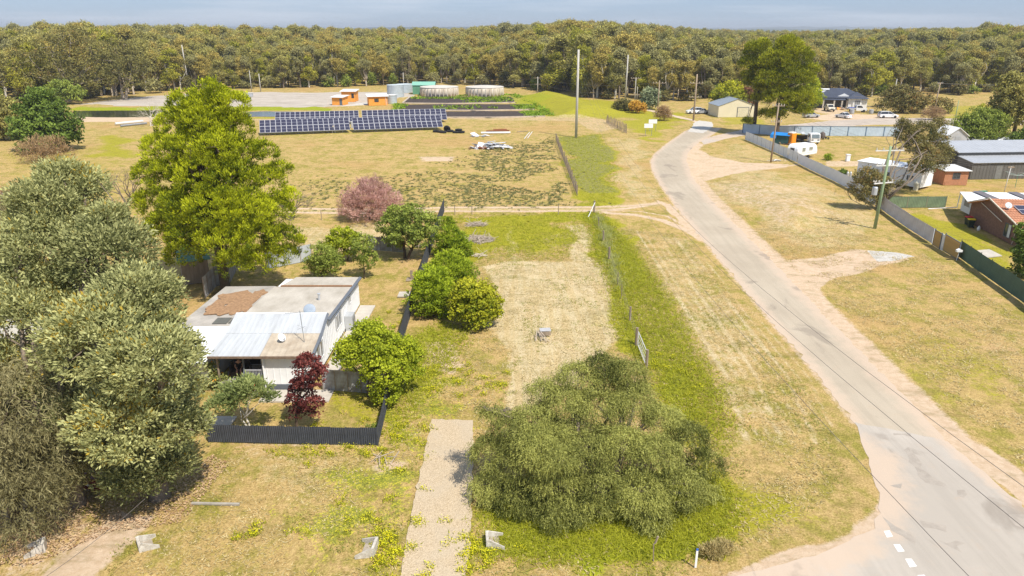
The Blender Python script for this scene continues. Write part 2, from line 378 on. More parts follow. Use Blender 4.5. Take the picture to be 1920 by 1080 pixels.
class NB:
    def __init__(s, m): s.t = m.node_tree
    def n(s, ty, **k):
        x = s.t.nodes.new(ty)
        for a, b in k.items(): setattr(x, a, b)
        return x
    def put(s, sock, v):
        if isinstance(v, bpy.types.NodeSocket): s.t.links.new(v, sock)
        elif isinstance(v, (tuple, list)) and len(v) == 3 and len(sock.default_value) == 4: sock.default_value = (*v, 1)
        else: sock.default_value = v
    def math(s, op, a, b=0.0, c=0.0, clamp=False):
        x = s.n('ShaderNodeMath', operation=op, use_clamp=clamp); s.put(x.inputs[0], a); s.put(x.inputs[1], b); s.put(x.inputs[2], c); return x.outputs[0]
    def mix(s, f, a, b, bl='MIX'):
        x = s.n('ShaderNodeMix', data_type='RGBA', blend_type=bl); s.put(x.inputs[0], f); s.put(x.inputs[6], a); s.put(x.inputs[7], b); return x.outputs[2]
    def noise(s, vec, sc, det=5, ro=.6, dist=0):
        x = s.n('ShaderNodeTexNoise'); s.put(x.inputs['Vector'], vec); x.inputs['Scale'].default_value = sc; x.inputs['Detail'].default_value = det
        x.inputs['Roughness'].default_value = ro; x.inputs['Distortion'].default_value = dist; return x.outputs[0]
    def ramp(s, f, a, b): 
        x = s.n('ShaderNodeMapRange', interpolation_type='SMOOTHSTEP'); s.put(x.inputs[0], f); x.inputs[1].default_value = a; x.inputs[2].default_value = b; return x.outputs[0]
    def stretch(s, vec, sc, rot=0):
        x = s.n('ShaderNodeMapping'); s.put(x.inputs[0], vec); x.inputs['Scale'].default_value = sc; x.inputs['Rotation'].default_value = (0, 0, rot); return x.outputs[0]

gm = bpy.data.materials.new('ground_cover'); gt, gb = nodes_of(gm); nb = NB(gm)
gb.inputs['Roughness'].default_value = .95; gb.inputs['Specular IOR Level'].default_value = .1
co = nb.n('ShaderNodeTexCoord').outputs['Object']
a1 = nb.n('ShaderNodeAttribute', attribute_name='cover_one'); a2 = nb.n('ShaderNodeAttribute', attribute_name='cover_two')
s1 = nb.n('ShaderNodeSeparateColor'); gt.links.new(a1.outputs['Color'], s1.inputs[0]); s2 = nb.n('ShaderNodeSeparateColor'); gt.links.new(a2.outputs['Color'], s2.inputs[0])
gr, pa, di, gv = s1.outputs[0], s1.outputs[1], s1.outputs[2], a1.outputs['Alpha']
we, fl, sa, lu = s2.outputs[0], s2.outputs[1], s2.outputs[2], a2.outputs['Alpha']
nL = nb.noise(co, .045, 4, .55); nM = nb.noise(co, .35, 6, .65); nS = nb.noise(co, 2.2, 6, .7); nF = nb.noise(co, 9, 5, .75); nX = nb.noise(co, 38, 3, .8)
nM2 = nb.noise(nb.stretch(co, (1, 1, 1), 1.1), .16, 5, .6); nS2 = nb.noise(nb.stretch(co, (1.3, .8, 1), .6), 1.1, 6, .7)
fine = nb.math('ADD', nb.math('MULTIPLY', nF, .55), nb.math('MULTIPLY', nX, .45))
fineR = nb.ramp(fine, .38, .62)
def brk(mask, amt=.8, lo=.42, hi=.58):      # a mask whose edge frays with the noise
    n_ = nb.math('ADD', nb.math('MULTIPLY', nS, .6), nb.math('MULTIPLY', nF, .4))
    v = nb.math('ADD', mask, nb.math('MULTIPLY', nb.math('SUBTRACT', n_, .5), amt))
    return nb.ramp(v, lo, hi)
streak = nb.ramp(nb.noise(nb.stretch(co, (1.7, .13, 1), -.03), 1.0, 4, .6), .42, .62)
dry = nb.mix(fineR, (.29, .19, .065), (.66, .475, .205)); olive = nb.mix(fineR, (.16, .145, .028), (.42, .355, .08))
base = nb.mix(nb.ramp(nb.math('ADD', nb.math('MULTIPLY', nM, .5), nb.math('MULTIPLY', nS2, .5)), .44, .60), dry, olive)
soil = nb.mix(fineR, (.44, .27, .13), (.70, .48, .27))
base = nb.mix(nb.math('MULTIPLY', nb.ramp(nb.math('ADD', nb.math('MULTIPLY', nM2, .6), nb.math('MULTIPLY', nS, .4)), .555, .65), .65), base, soil)
green = nb.mix(fineR, (.17, .17, .012), (.48, .43, .04)); base = nb.mix(nb.math('MULTIPLY', nb.ramp(nL, .52, .66), .55), base, nb.mix(fineR, (.33, .185, .065), (.58, .38, .17))); base = nb.mix(brk(gr, 1.5, .38, .72), base, green)
lush = nb.mix(fineR, (.14, .18, .010), (.42, .45, .025)); base = nb.mix(brk(lu, 1.4, .40, .75), base, lush)
pale = nb.mix(fineR, (.45, .36, .20), (.72, .60, .39)); pale = nb.mix(nb.math('MULTIPLY', streak, .42), pale, dry); base = nb.mix(nb.math('MULTIPLY', brk(pa, 1.4, .40, .75), .86), base, pale)
base = nb.mix(nb.math('MULTIPLY', brk(we, 2.0, .42, .55), .7), base, nb.mix(fineR, (.14, .15, .07), (.29, .27, .15)))
dirt = nb.mix(nb.ramp(nS, .35, .65), (.57, .42, .285), (.69, .54, .395)); dirt = nb.mix(nb.math('MULTIPLY', fineR, .4), dirt, (.50, .36, .25))
base = nb.mix(nb.math('MULTIPLY', brk(di, 1.1, .40, .66), .93), base, dirt)
base = nb.mix(nb.math('MULTIPLY', brk(fl, 2.4, .50, .62), .75), base, nb.mix(nb.ramp(nF, .5, .6), (.20, .24, .03), (.62, .56, .03)))
base = nb.mix(brk(gv, .8), base, nb.mix(fineR, (.42, .40, .37), (.66, .63, .58)))
sandc = nb.mix(nb.ramp(nb.noise(nb.stretch(co, (.06, .9, 1)), 1.0, 4), .42, .6), (.40, .35, .30), (.56, .50, .43)); base = nb.mix(brk(sa, .5), base, sandc)
base = nb.mix(nb.math('MULTIPLY', nb.ramp(nb.noise(nb.stretch(co, (.5, 1.2, 1), .2), .55, 6, .72), .50, .66), .38), base, (.17, .14, .035))
gt.links.new(base, gb.inputs['Base Color'])
bmp = nb.n('ShaderNodeBump'); bmp.inputs['Strength'].default_value = .85; bmp.inputs['Distance'].default_value = .09
gt.links.new(nb.math('ADD', nb.math('MULTIPLY', nF, .7), nb.math('MULTIPLY', nX, .35)), bmp.inputs['Height']); gt.links.new(bmp.outputs[0], gb.inputs['Normal'])
me.materials.append(gm); ground = link('ground', me); tag(ground, 'dry grass and bare soil ground of the paddocks and verges', kind='structure')

# ------------------------------------------------------------------ roads and sheets
from mathutils.geometry import delaunay_2d_cdt
def sheet(name, poly, z, m, label, jit=.05, step=.6, grid=0, edges=None, width=1.0):
    p = dens(poly, step, jit) if step else np.array(poly); k = len(p)
    if grid:
        lo, hi = p.min(0), p.max(0); q = np.array([(x, y) for x in np.arange(lo[0], hi[0], grid) for y in np.arange(lo[1], hi[1], grid)]); q = q + rng.uniform(-.12, .12, q.shape) * grid
        q = q[poly_sd(q, p) > grid * .4]; allp = np.vstack([p, q])
    else: allp = p
    vs, _, fs, *_r = delaunay_2d_cdt([Vector(v) for v in allp], [(i, (i+1) % k) for i in range(k)], [], 1, 1e-5)
    vv = np.array([tuple(v) for v in vs]); mb_ = MB(); n = len(vv); mb_.add([(x, y, z) for x, y in vv], [tuple(f) for f in fs])
    mb_.add([(x, y, z) for x, y in p] + [(x, y, z - .03) for x, y in p], [(i, i + k, (i+1) % k + k, (i+1) % k) for i in range(k)])
    me_ = mb_.mesh(name, m); me_.validate()
    if edges:
        D = np.full(len(me_.vertices), 99.); co_ = np.array([v.co[:2] for v in me_.vertices])
        for e_, w_ in edges: D = np.minimum(D, line_dist(co_, e_) / w_)
        a_ = me_.attributes.new('edge', 'FLOAT', 'POINT'); a_.data.foreach_set('value', D.astype(np.float32))
    return tag(link(name, me_), label, kind='structure')
def road_mat(name, c1, c2, tracks=True):
    m = bpy.data.materials.new(name); t, b = nodes_of(m); q = NB(m); b.inputs['Roughness'].default_value = .9; b.inputs['Specular IOR Level'].default_value = .15
    co = q.n('ShaderNodeTexCoord').outputs['Object']
    big = q.noise(co, .12, 5, .6); mid = q.noise(co, 1.1, 6, .7); fi = q.noise(co, 22, 4, .8); st = q.noise(q.stretch(co, (2.0, .12, 1), -.12), 1.0, 5, .6)
    c = q.mix(q.ramp(big, .35, .65), c1, c2); c = q.mix(q.math('MULTIPLY', q.ramp(st, .45, .62), .28), c, tuple(x * .78 for x in c1))
    c = q.mix(q.math('MULTIPLY', q.ramp(mid, .55, .75), .30), c, (.50, .36, .25)); c = q.mix(q.math('MULTIPLY', q.ramp(fi, .35, .65), .25), c, tuple(x * .74 for x in c2))
    ed = q.n('ShaderNodeAttribute', attribute_name='edge').outputs['Fac']; wob = q.math('SUBTRACT', q.noise(co, .9, 6, .7), .5)
    dust = q.math('SUBTRACT', 1.0, q.ramp(q.math('ADD', ed, q.math('MULTIPLY', wob, 1.6)), .10, 1.0))
    if tracks: c = q.mix(q.math('MULTIPLY', dust, .80), c, (.55, .43, .325))
    # worn dark stains of their own shape
    ws = q.noise(q.stretch(co, (.5, .35, 1), .5), .55, 5, .55, .6); c = q.mix(q.math('MULTIPLY', q.ramp(ws, .58, .67), .50), c, (.22, .185, .15))
    t.links.new(c, b.inputs['Base Color'])
    bp = q.n('ShaderNodeBump'); bp.inputs['Strength'].default_value = .3; bp.inputs['Distance'].default_value = .02; t.links.new(fi, bp.inputs['Height']); t.links.new(bp.outputs[0], b.inputs['Normal'])
    return m
m_road = road_mat('old_bitumen', (.42, .355, .27), (.485, .415, .32)); m_new = road_mat('pale_bitumen', (.42, .375, .32), (.50, .45, .39)); m_side = road_mat('side_bitumen', (.44, .375, .31), (.53, .455, .38))
sheet('road', dens(road_poly, 2, 0), .006, m_road, 'worn beige bitumen road curving up from the junction', .10, .5, 1.0, [(RL, 1.1), (RR, 1.5)])
sheet('road_junction', JN, .010, m_new, 'pale grey resealed bitumen at the junction', .08, .5, .6, [(JN[7:], 1.5), (JN[1:5], .9), (W([(1450,1078),(1560,1045),(1640,985),(1665,930),(1650,860)]), 1.7)])
sheet('side_road', side_road, .003, m_side, 'grey road branching right past the parked cars', .15, 1.0, 3.0, [(side_road[:10], .8), (side_road[10:], .8)])
sheet('lane', np.vstack([W([(x, y - 1.8) for x, y in lane]), W([(x, y + 1.8) for x, y in lane])[::-1]]), .004, mat('lane_dirt', (.56, .44, .32), .95), 'narrow pale lane behind the far pole', .1, 1.0)
sheet('driveway_apron', white_apron, .018, mat('white_concrete', (.52, .49, .44), .9, .08, .6), 'pale concrete apron where the lane meets the road', .12, 1.0)
m_stain = mat('road_stain', (.37, .325, .275), .9, .15, 2.0)
for k_, q_ in enumerate([((1693,842),(1706,840),(1722,862),(1738,888),(1768,905),(1772,913),(1738,906),(1722,892),(1708,868)), ((1788,916),(1806,918),(1815,928),(1812,937),(1795,930)), ((1668,912),(1692,907),(1694,913),(1672,917)), ((1730,977),(1772,986),(1775,997),(1735,990)),
                         ((1658,970),(1676,985),(1710,1002),(1725,1014),(1712,1020),(1690,1008),(1664,985)), ((1760,1016),(1790,1012),(1815,1018),(1790,1028)), ((1672,811),(1705,813),(1709,817),(1680,817)), ((1885,960),(1915,965),(1925,990),(1900,985))]):
    sheet('road_stain', W(q_), .0125 + .0003 * k_, m_stain, 'old dark stain worn into the pale junction bitumen', .10, .35)
# gravel driveway pad
gvm = bpy.data.materials.new('driveway_gravel'); t, b = nodes_of(gvm); q = NB(gvm); b.inputs['Roughness'].default_value = .95; b.inputs['Specular IOR Level'].default_value = .1
co = q.n('ShaderNodeTexCoord').outputs['Object']; vo = q.n('ShaderNodeTexVoronoi'); t.links.new(co, vo.inputs['Vector']); vo.inputs['Scale'].default_value = 26
sv = q.n('ShaderNodeSeparateColor'); t.links.new(vo.outputs['Color'], sv.inputs[0])
c = q.mix(sv.outputs[0], (.40, .31, .20), (.62, .50, .345)); c = q.mix(q.math('MULTIPLY', q.ramp(q.noise(co, .5, 5, .6), .4, .65), .5), c, (.50, .42, .31)); t.links.new(c, b.inputs['Base Color'])
bp = q.n('ShaderNodeBump'); bp.inputs['Strength'].default_value = .6; bp.inputs['Distance'].default_value = .03; t.links.new(vo.outputs['Distance'], bp.inputs['Height']); t.links.new(bp.outputs[0], b.inputs['Normal'])
sheet('driveway', W([(809,786),(886,788),(888,835),(886,880),(885,930),(884,975),(880,1030),(872,1095),(748,1095),(755,1050),(766,990),(776,940),(787,890),(798,838)]), .008, gvm, 'crushed gravel driveway pad beside the big drooping tree', .035, .3)
for q_ in [((1657,996),(1668,995),(1674,1006),(1663,1008)), ((1675,1021),(1687,1021),(1696,1034),(1684,1035)), ((1697,1048),(1709,1048),(1719,1062),(1706,1064)), ((1720,1079),(1733,1078),(1743,1093),(1730,1094))]:
    sheet('road_marking', W(q_), .015, mat('road_paint', (.80, .79, .76), .7, .08, 8), 'white painted give way dash on the junction', .0, 0)
# ponds
mw = mat('pond_water', (.05, .065, .04), .08, .3, .2, spec=.5)
sheet('pond', W([(138,208),(300,207),(330,208),(330,219),(220,220),(140,219)]), .03, mw, 'still green effluent pond with grassy banks', .2, 3)
sheet('pond', W([(455,210),(500,209),(560,210),(560,218),(455,219)]), .03, mat('pond_blue', (.16, .22, .30), .12, .1, .2, spec=.6), 'pale blue pond behind the solar panels', .2, 3)
msoil = mat('black_soil', (.060, .045, .038), .95, .45, 1.2, bump=.8, bscale=3); mconc = mat('bed_kerb', (.50, .42, .33), .9, .2, 1)
for pl, lb in (([(768,183),(800,181),(960,182),(966,193),(840,195),(755,194)], 'dark soil drying bed farthest from the solar panels'),
               ([(752,197),(820,196),(996,196),(1002,206),(900,208),(745,207)], 'dark soil drying bed in the middle of the three'),
               ([(830,210),(900,209),(1010,209),(1022,219),(930,221),(825,221)], 'dark soil drying bed nearest the solar panels')):
    sheet('drying_bed', W(pl), .12, msoil, lb, .25, 2)
    kb = W(pl); r_ = MB()
    for a_, b_ in ((kb[-1], kb[-2]), (kb[-2], kb[-3]), (kb[0], kb[-1])):
        d_ = (b_ - a_) / np.hypot(*(b_ - a_)); n_ = np.array([-d_[1], d_[0]]) * .25
        r_.hexa([(*(a_ - n_), -.1), (*(b_ - n_), -.1), (*(b_ + n_), -.1), (*(a_ + n_), -.1), (*(a_ - n_), .3), (*(b_ - n_), .3), (*(b_ + n_), .3), (*(a_ + n_), .3)])
    tag(r_.build('bed_edging', mconc), 'pale concrete edging of a dark drying bed', kind='structure')
# distant low ridge across the horizon
hx = np.linspace(-9000, 9000, 400); hb = None
for dist, hh, nm, cc, lb in ((5200, 52, 'far_ridge', (.055, .075, .055), 'low wooded ridge along the horizon'), (8200, 60, 'horizon_hills', (.07, .09, .08), 'faint blue hills on the horizon')):
    z = hh * (.45 + .5 * vnoise(hx, hx * 0 + dist, 1700, 9) + .18 * vnoise(hx, hx * 0, 140, 10)) - 4; n = len(hx)
    vs = np.concatenate([np.stack([hx, hx*0 + dist, hx*0 - 5], 1), np.stack([hx, hx*0 + dist + 250, z], 1), np.stack([hx, hx*0 + dist + 1200, hx*0 - 5], 1)])
    m_ = MB(); m_.v = [tuple(v) for v in vs]; m_.f = [(i, i+1, i+1+n, i+n) for i in range(n-1)] + [(i+n, i+1+n, i+1+2*n, i+2*n) for i in range(n-1)]; m_.m = [0] * len(m_.f)
    tag(m_.build(nm, mat(nm, cc, .95, .35, .004)), lb, kind='structure')

# the air: pale haze over the whole place
hz = MB().box(-9800, 9800, -900, 9900, -6, 62).build('haze', []); hm_ = bpy.data.materials.new('haze'); hm_.use_nodes = True; ht = hm_.node_tree; ht.nodes.clear()
ho = ht.nodes.new('ShaderNodeOutputMaterial'); hv = ht.nodes.new('ShaderNodeVolumePrincipled'); hv.inputs['Density'].default_value = .00018; hv.inputs['Color'].default_value = (.86, .92, 1.0, 1); hv.inputs['Anisotropy'].default_value = .2
ht.links.new(hv.outputs[0], ho.inputs['Volume']); hz.data.materials.clear(); hz.data.materials.append(hm_); tag(hz, 'thin pale haze in the air over the river forest', kind='stuff')
# ------------------------------------------------------------------ vegetation
def unit(v): return v / np.maximum(np.linalg.norm(v, axis=1, keepdims=True), 1e-9)
def diamonds(C, A, N, ln, wd):
    """leaf diamonds: centre C, long axis A, facing roughly N"""
    S = unit(np.cross(A, N)); ln = np.asarray(ln).reshape(-1, 1); wd = np.asarray(wd).reshape(-1, 1)
    V = np.stack([C - A * ln * .5, C + S * wd * .5, C + A * ln * .5, C - S * wd * .5], 1)
    return V.reshape(-1, 3)
def crown_mesh(name, lobes, m, nclump, nleaf, leaf=(.22, .12), clump=.7, style='broad', r=None, low=-.35, shell=(.55, 1.02), flat=.65):
    """lobes: (x, y, z, rx, ry, rz). Clumps of leaves are spread through the lobes' outer volume"""
    r = r or rng; Lb = np.array(lobes, float)
    wgt = (Lb[:, 3] * Lb[:, 5]) ** 1.0; wgt /= wgt.sum()
    li = r.choice(len(Lb), nclump, p=wgt); d = unit(r.normal(size=(nclump, 3)))
    d[:, 2] = np.where(d[:, 2] < low, -d[:, 2], d[:, 2]); u = r.uniform(shell[0], shell[1], (nclump, 1)) ** .7
    C = Lb[li, :3] + d * Lb[li, 3:6] * u
    keep = C[:, 2] > .15
    C, d, li = C[keep], d[keep], li[keep]; n = len(C)
    ct = r.normal(0, .15, n) + r.normal(0, .20 if style == 'droop' else .10, len(Lb))[li]; cs = clump * r.uniform(.6, 1.35, n)
    k = np.repeat(np.arange(n), nleaf); M = len(k)
    if style == 'droop':
        K = 4; st = np.repeat(np.arange(n), max(1, nleaf // K)); s = len(st)
        p0 = C[st] + r.normal(0, 1, (s, 3)) * cs[st, None] * (.55, .55, .35)
        sway = r.normal(0, .5, (s, 3)); sway[:, 2] = 0; out = d[st] * (1, 1, 0) * .8 + sway
        seg = leaf[0] * .8; Cs, As, T = [], [], []
        L_ = r.uniform(.6, 1.2, s)
        pos = p0.copy(); tint = .45 + ct[st] + r.normal(0, .12, s) + .25 * (d[st, 2])  # upward-facing clumps tinted lighter: top light put into the leaf colour
        for j in range(K):
            dr_ = unit(out * (.9 - .16 * j) + np.array([0, 0, -.15 - .33 * j]) + r.normal(0, .30, (s, 3)))
            pos = pos + dr_ * (seg * L_)[:, None]
            Cs.append(pos.copy()); As.append(unit(dr_ + r.normal(0, .45, (s, 3)))); T.append(tint + r.normal(0, .13, s))
        C2 = np.concatenate(Cs); A = np.concatenate(As); T = np.concatenate(T)
        ok = C2[:, 2] > .1; C2, A, T = C2[ok], A[ok], T[ok]
        N = unit(r.normal(size=C2.shape)); z = r.uniform(.7, 1.3, len(C2))
        return quads_mesh(name, diamonds(C2, A, N, leaf[0] * z, leaf[1] * z), 4, m, T)
    g = r.normal(0, 1, (M, 3)) * (1, 1, flat); g = g * (np.minimum(1.6, np.linalg.norm(g, axis=1)) / np.maximum(np.linalg.norm(g, axis=1), 1e-6))[:, None]
    C2 = C[k] + g * cs[k, None] * .6
    up = np.array([0, 0, 1.])
    if style == 'pine': A = unit(unit(g) * .7 + d[k] * .35 + up * .75 + r.normal(0, .25, (M, 3))); N = unit(r.normal(size=(M, 3)))
    elif style == 'spray': A = unit(unit(g) * .8 + d[k] * .5 + up * .3 + r.normal(0, .3, (M, 3))); N = unit(r.normal(size=(M, 3)) + d[k] * .6)
    elif style == 'twig': A = unit(d[k] * .9 + up * .5 + r.normal(0, .45, (M, 3))); N = unit(r.normal(size=(M, 3)))
    else: A = unit(r.normal(size=(M, 3)) + d[k] * .3); N = unit(r.normal(size=(M, 3)) * .8 + up * .6 + d[k] * .7)
    T = .42 + ct[k] + r.normal(0, .16, M) + .22 * g[:, 2] * .6 + .12 * d[k, 2]  # random tone, plus painted light: higher and upward-facing leaves are lighter
    ok = C2[:, 2] > .05; z = r.uniform(.65, 1.35, M)
    return quads_mesh(name, diamonds(C2[ok], A[ok], N[ok], leaf[0] * z[ok], leaf[1] * z[ok]), 4, m, T[ok])
def limb_pts(a, b, r, bend=.12, n=5):
    a, b = np.array(a, float), np.array(b, float); L_ = np.linalg.norm(b - a); o = r.normal(0, bend * L_, 3); o[2] = abs(o[2]) * .6
    return [tuple(a + (b - a) * t + o * math.sin(math.pi * t) + r.normal(0, .02 * L_, 3) * (0 < t < 1)) for t in np.linspace(0, 1, n)]
def trunk_mesh(name, lobes, m, tr=.3, fork=.3, r=None, twigs=3, base=(0, 0), lean=(0, 0), stems=1, n=6, spread=1.0):
    r = r or rng; mb = MB(); Lb = np.array(lobes, float); top = Lb[:, 2].max()
    zf = top * fork
    for s in range(stems):
        bx, by = base[0] + (r.normal(0, tr * 1.2) if stems > 1 else 0), base[1] + (r.normal(0, tr * 1.2) if stems > 1 else 0)
        fx, fy = bx + lean[0] * zf + r.normal(0, .04 * zf), by + lean[1] * zf + r.normal(0, .04 * zf)
        if stems > 1: fx, fy = bx + r.normal(0, .25 * zf) + lean[0] * zf, by + r.normal(0, .25 * zf) + lean[1] * zf
        mb.tube([(bx, by, -.15), (bx + (fx-bx)*.08, by + (fy-by)*.08, zf * .1), (bx*.5 + fx*.5 + r.normal(0, .06), by*.5 + fy*.5, zf * .55), (fx, fy, zf)], [tr * 1.35, tr * 1.02, tr * .9, tr * .78], n + 2)
        for j, q in enumerate(Lb):
            if stems > 1 and j % stems != s: continue
            tgt = (q[0], q[1], q[2] + q[5] * .25); pts = limb_pts((fx, fy, zf * r.uniform(.8, 1)), tgt, r)
            r0 = tr * r.uniform(.38, .6)
            mb.tube(pts, list(np.linspace(r0, r0 * .3, len(pts))), n)
            for _ in range(twigs):
                dd = unit(r.normal(size=(1, 3)))[0]; dd[2] = abs(dd[2]) * .7 - .1; st = pts[r.integers(2, len(pts))]
                e = np.array(q[:3]) + dd * q[3:6] * r.uniform(.7, .98) * spread
                pp = limb_pts(st, e, r, .1, 4); mb.tube(pp, list(np.linspace(r0 * .38, r0 * .08, 4)), 4, cap=False)
    return mb.mesh(name, m, True)
def auto_lobes(h, rad, bottom=.3, n=7, r=None, rr=.5, top=1.0):
    r = r or rng; out = []
    zc = h * (bottom + 1) / 2
    for i in range(n):
        a = 2.4 * i + r.uniform(-.3, .3); t = (i + .5) / n; z = h * bottom + (h * (1 - bottom)) * (.15 + .72 * t)
        prof = math.sin(math.pi * min(1, .25 + .75 * t * .95)) ** .6; R_ = rad * rr * r.uniform(.8, 1.15); d = max(0, rad * prof - R_) * r.uniform(.7, 1.05)
        out.append((math.cos(a) * d, math.sin(a) * d, z, R_, R_, R_ * .75))
    out.append((0, 0, h - rad * rr * .8, rad * rr * .9, rad * rr * .9, rad * rr * .8)); return out
bark = mat('bark_grey', (.20, .16, .12), .95, .35, 6, bump=.6); bark_d = mat('bark_dark', (.10, .075, .055), .95, .35, 6, bump=.6)
bark_p = mat('bark_pale', (.46, .40, .32), .9, .35, 2, bump=.3, c2=(.25, .20, .15)); bark_w = mat('bark_white', (.60, .56, .48), .85, .2, 4)
def tree(name, label, cat, base, lobes, lm, bm, nclump, nleaf, leaf, clump, style='broad', group=None, tr=.25, fork=.3, twigs=3, stems=1, lean=(0, 0), low=-.35, shell=(.55, 1.02), flat=.65, seed=1, extra=None, trunk=True):
    r = np.random.default_rng(seed); t = thing(name, label, cat, base, 0, group)
    link('crown', crown_mesh('crown', lobes, lm, nclump, nleaf, leaf, clump, style, r, low, shell, flat), t)
    if trunk: link('trunk', trunk_mesh('trunk', lobes, bm, tr, fork, r, twigs, stems=stems, lean=lean), t)
    return t
def PL(base, spec):
    """lobes given as (photo x, photo y, radius in photo px, metres nearer(-)/farther(+), vertical squash)"""
    out = []
    for s in spec:
        px, py, rp, dy = s[:4]; q = s[4] if len(s) > 4 else .85
        p = AT(px, py, base[1] + dy); rr_ = rp * mpp(p); out.append((p.x - base[0], p.y - base[1], p.z, rr_, rr_, rr_ * q))
    return out
# --- leaf colours (dark tone, deepened in pine and willow for shade inside crowns, then light)
lm_silver = leaf_mat('silver_green_leaves', (.10, .115, .04), (.50, .50, .22), .25, hue=(.50, .36, .05))
lm_pine = leaf_mat('pine_needles', (.055, .09, .006), (.53, .56, .02), .22)
lm_pined = leaf_mat('dark_pine_needles', (.055, .08, .006), (.44, .45, .025), .22)
lm_willow = leaf_mat('olive_drooping_leaves', (.045, .058, .010), (.37, .375, .10), .25)
lm_cas = leaf_mat('grey_brown_needles', (.115, .105, .045), (.30, .27, .135), .2)
lm_bright = leaf_mat('fresh_green_leaves', (.14, .19, .012), (.44, .48, .03), .35)
lm_mid = leaf_mat('mid_green_leaves', (.09, .13, .02), (.33, .38, .07), .3)
lm_hedge = leaf_mat('hedge_green_leaves', (.10, .16, .010), (.40, .47, .03), .3)
lm_citrus = leaf_mat('yellow_green_leaves', (.13, .17, .01), (.48, .46, .03), .3)
lm_plum = leaf_mat('plum_leaves', (.075, .016, .016), (.26, .08, .065), .25)
lm_pink = leaf_mat('pink_tamarisk_plumes', (.24, .13, .10), (.60, .38, .33), .25)
lm_dark = leaf_mat('dark_green_leaves', (.05, .085, .012), (.18, .25, .04), .22)
lm_olive = leaf_mat('brown_green_leaves', (.07, .075, .022), (.26, .22, .075), .22, hue=(.36, .20, .06))
lm_rust = leaf_mat('rusty_twigs', (.20, .13, .07), (.46, .32, .17), .2)
lm_frang = leaf_mat('soft_green_leaves', (.11, .15, .045), (.34, .38, .14), .3)
lm_gums = [leaf_mat('gum_leaves_a', (.135, .13, .04), (.44, .40, .11), .25, hue=(.38, .30, .10)), leaf_mat('gum_leaves_b', (.14, .13, .035), (.50, .40, .10), .25, hue=(.44, .31, .09)),
           leaf_mat('gum_leaves_c', (.14, .135, .055), (.41, .38, .15), .25), leaf_mat('gum_leaves_d', (.14, .15, .02), (.45, .42, .05), .25)]

# --- the big silky oak by the left driveway, and the trees round it
b = G(300, 930)
tree('silky_oak_tree', 'huge silver green leafy tree hiding the house\'s left side and its driveway', 'tree', b,
     PL(b, [(200,480,80,4),(255,570,76,1),(190,640,95,-1),(278,690,86,-2),(120,560,80,4),(325,660,46,0),(240,800,90,-2),(318,800,58,-1),(170,780,75,0),(262,880,62,-1,.8),(345,745,38,1),(130,430,60,6),(205,410,34,5),(292,560,34,3),(150,690,72,3),(300,615,40,0),(375,800,24,0),(330,870,34,0),(180,870,48,0),(228,905,34,-1.5,.8),(262,915,22,-1.8,.8)]),
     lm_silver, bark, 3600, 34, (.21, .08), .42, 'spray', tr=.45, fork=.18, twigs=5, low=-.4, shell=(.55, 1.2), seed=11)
b = G(148, 945)
tree('silky_oak_tree', 'tall silver green tree at the left edge with its crown top above the first', 'tree', b,
     PL(b, [(105,390,70,7),(80,480,80,5),(60,600,90,3),(160,350,38,8),(120,335,40,8),(60,420,50,7),(110,720,80,2),(30,700,70,2),(20,540,60,5)]),
     lm_silver, bark, 1900, 32, (.21, .08), .42, 'spray', tr=.32, fork=.25, twigs=5, low=-.35, shell=(.5, 1.28), seed=12)
b = G(40, 985)
tree('she_oak_tree', 'brownish drooping needle tree in the lower left corner', 'tree', b,
     PL(b, [(30,760,100,1),(-40,850,110,0),(70,860,75,0),(20,930,80,-1,.9),(90,800,60,2),(-80,720,100,2),(60,690,55,3)]),
     lm_cas, bark_d, 1000, 49, (.26, .04), .7, 'droop', tr=.3, fork=.2, twigs=6, low=-.9, seed=13)
b = G(8, 560)
tree('she_oak_tree', 'olive brown feathery tree at the left edge above the drooping one', 'tree', b,
     PL(b, [(10,450,50,0),(-30,500,60,0),(25,500,45,-1),(0,400,40,2),(-30,420,45,1)]), lm_cas, bark_d, 420, 35, (.34, .06), .8, 'droop', tr=.25, fork=.3, twigs=4, low=-.8, seed=14)
# --- the great pine
b = G(424, 548)
tree('pine_tree', 'great bright green pine tree towering behind the white house', 'pine tree', b,
     PL(b, [(395,180,34,0),(355,202,38,.5),(432,200,36,0),(390,215,46,0),(330,240,36,1),(380,235,40,-1),(435,240,36,0),(305,285,38,1),(350,285,44,-1),(405,285,46,-2),(455,290,38,0),(495,285,26,0),(285,330,34,1),(325,335,44,0),(380,335,50,-2),(440,340,50,-2),(495,345,40,0),(525,320,22,.5),(295,385,40,1),(345,390,48,-1.5),(405,395,54,-3),(465,400,50,-2),(515,400,38,0),(540,370,20,.5),(310,435,40,1),(360,445,46,-2),(420,455,50,-3),(480,450,46,-2),(530,450,32,0),(552,450,15,0),(345,480,34,-.5),(440,498,34,-2.5),(500,490,34,-1),(540,475,20,.3),(395,330,60,3),(400,420,80,4),(450,440,60,4),(340,420,55,4),(400,260,50,3)]),
     lm_pine, bark_d, 4700, 44, (.25, .065), .37, 'pine', tr=.42, fork=.5, twigs=1, low=-.35, shell=(.78, 1.08), flat=.65, seed=15)
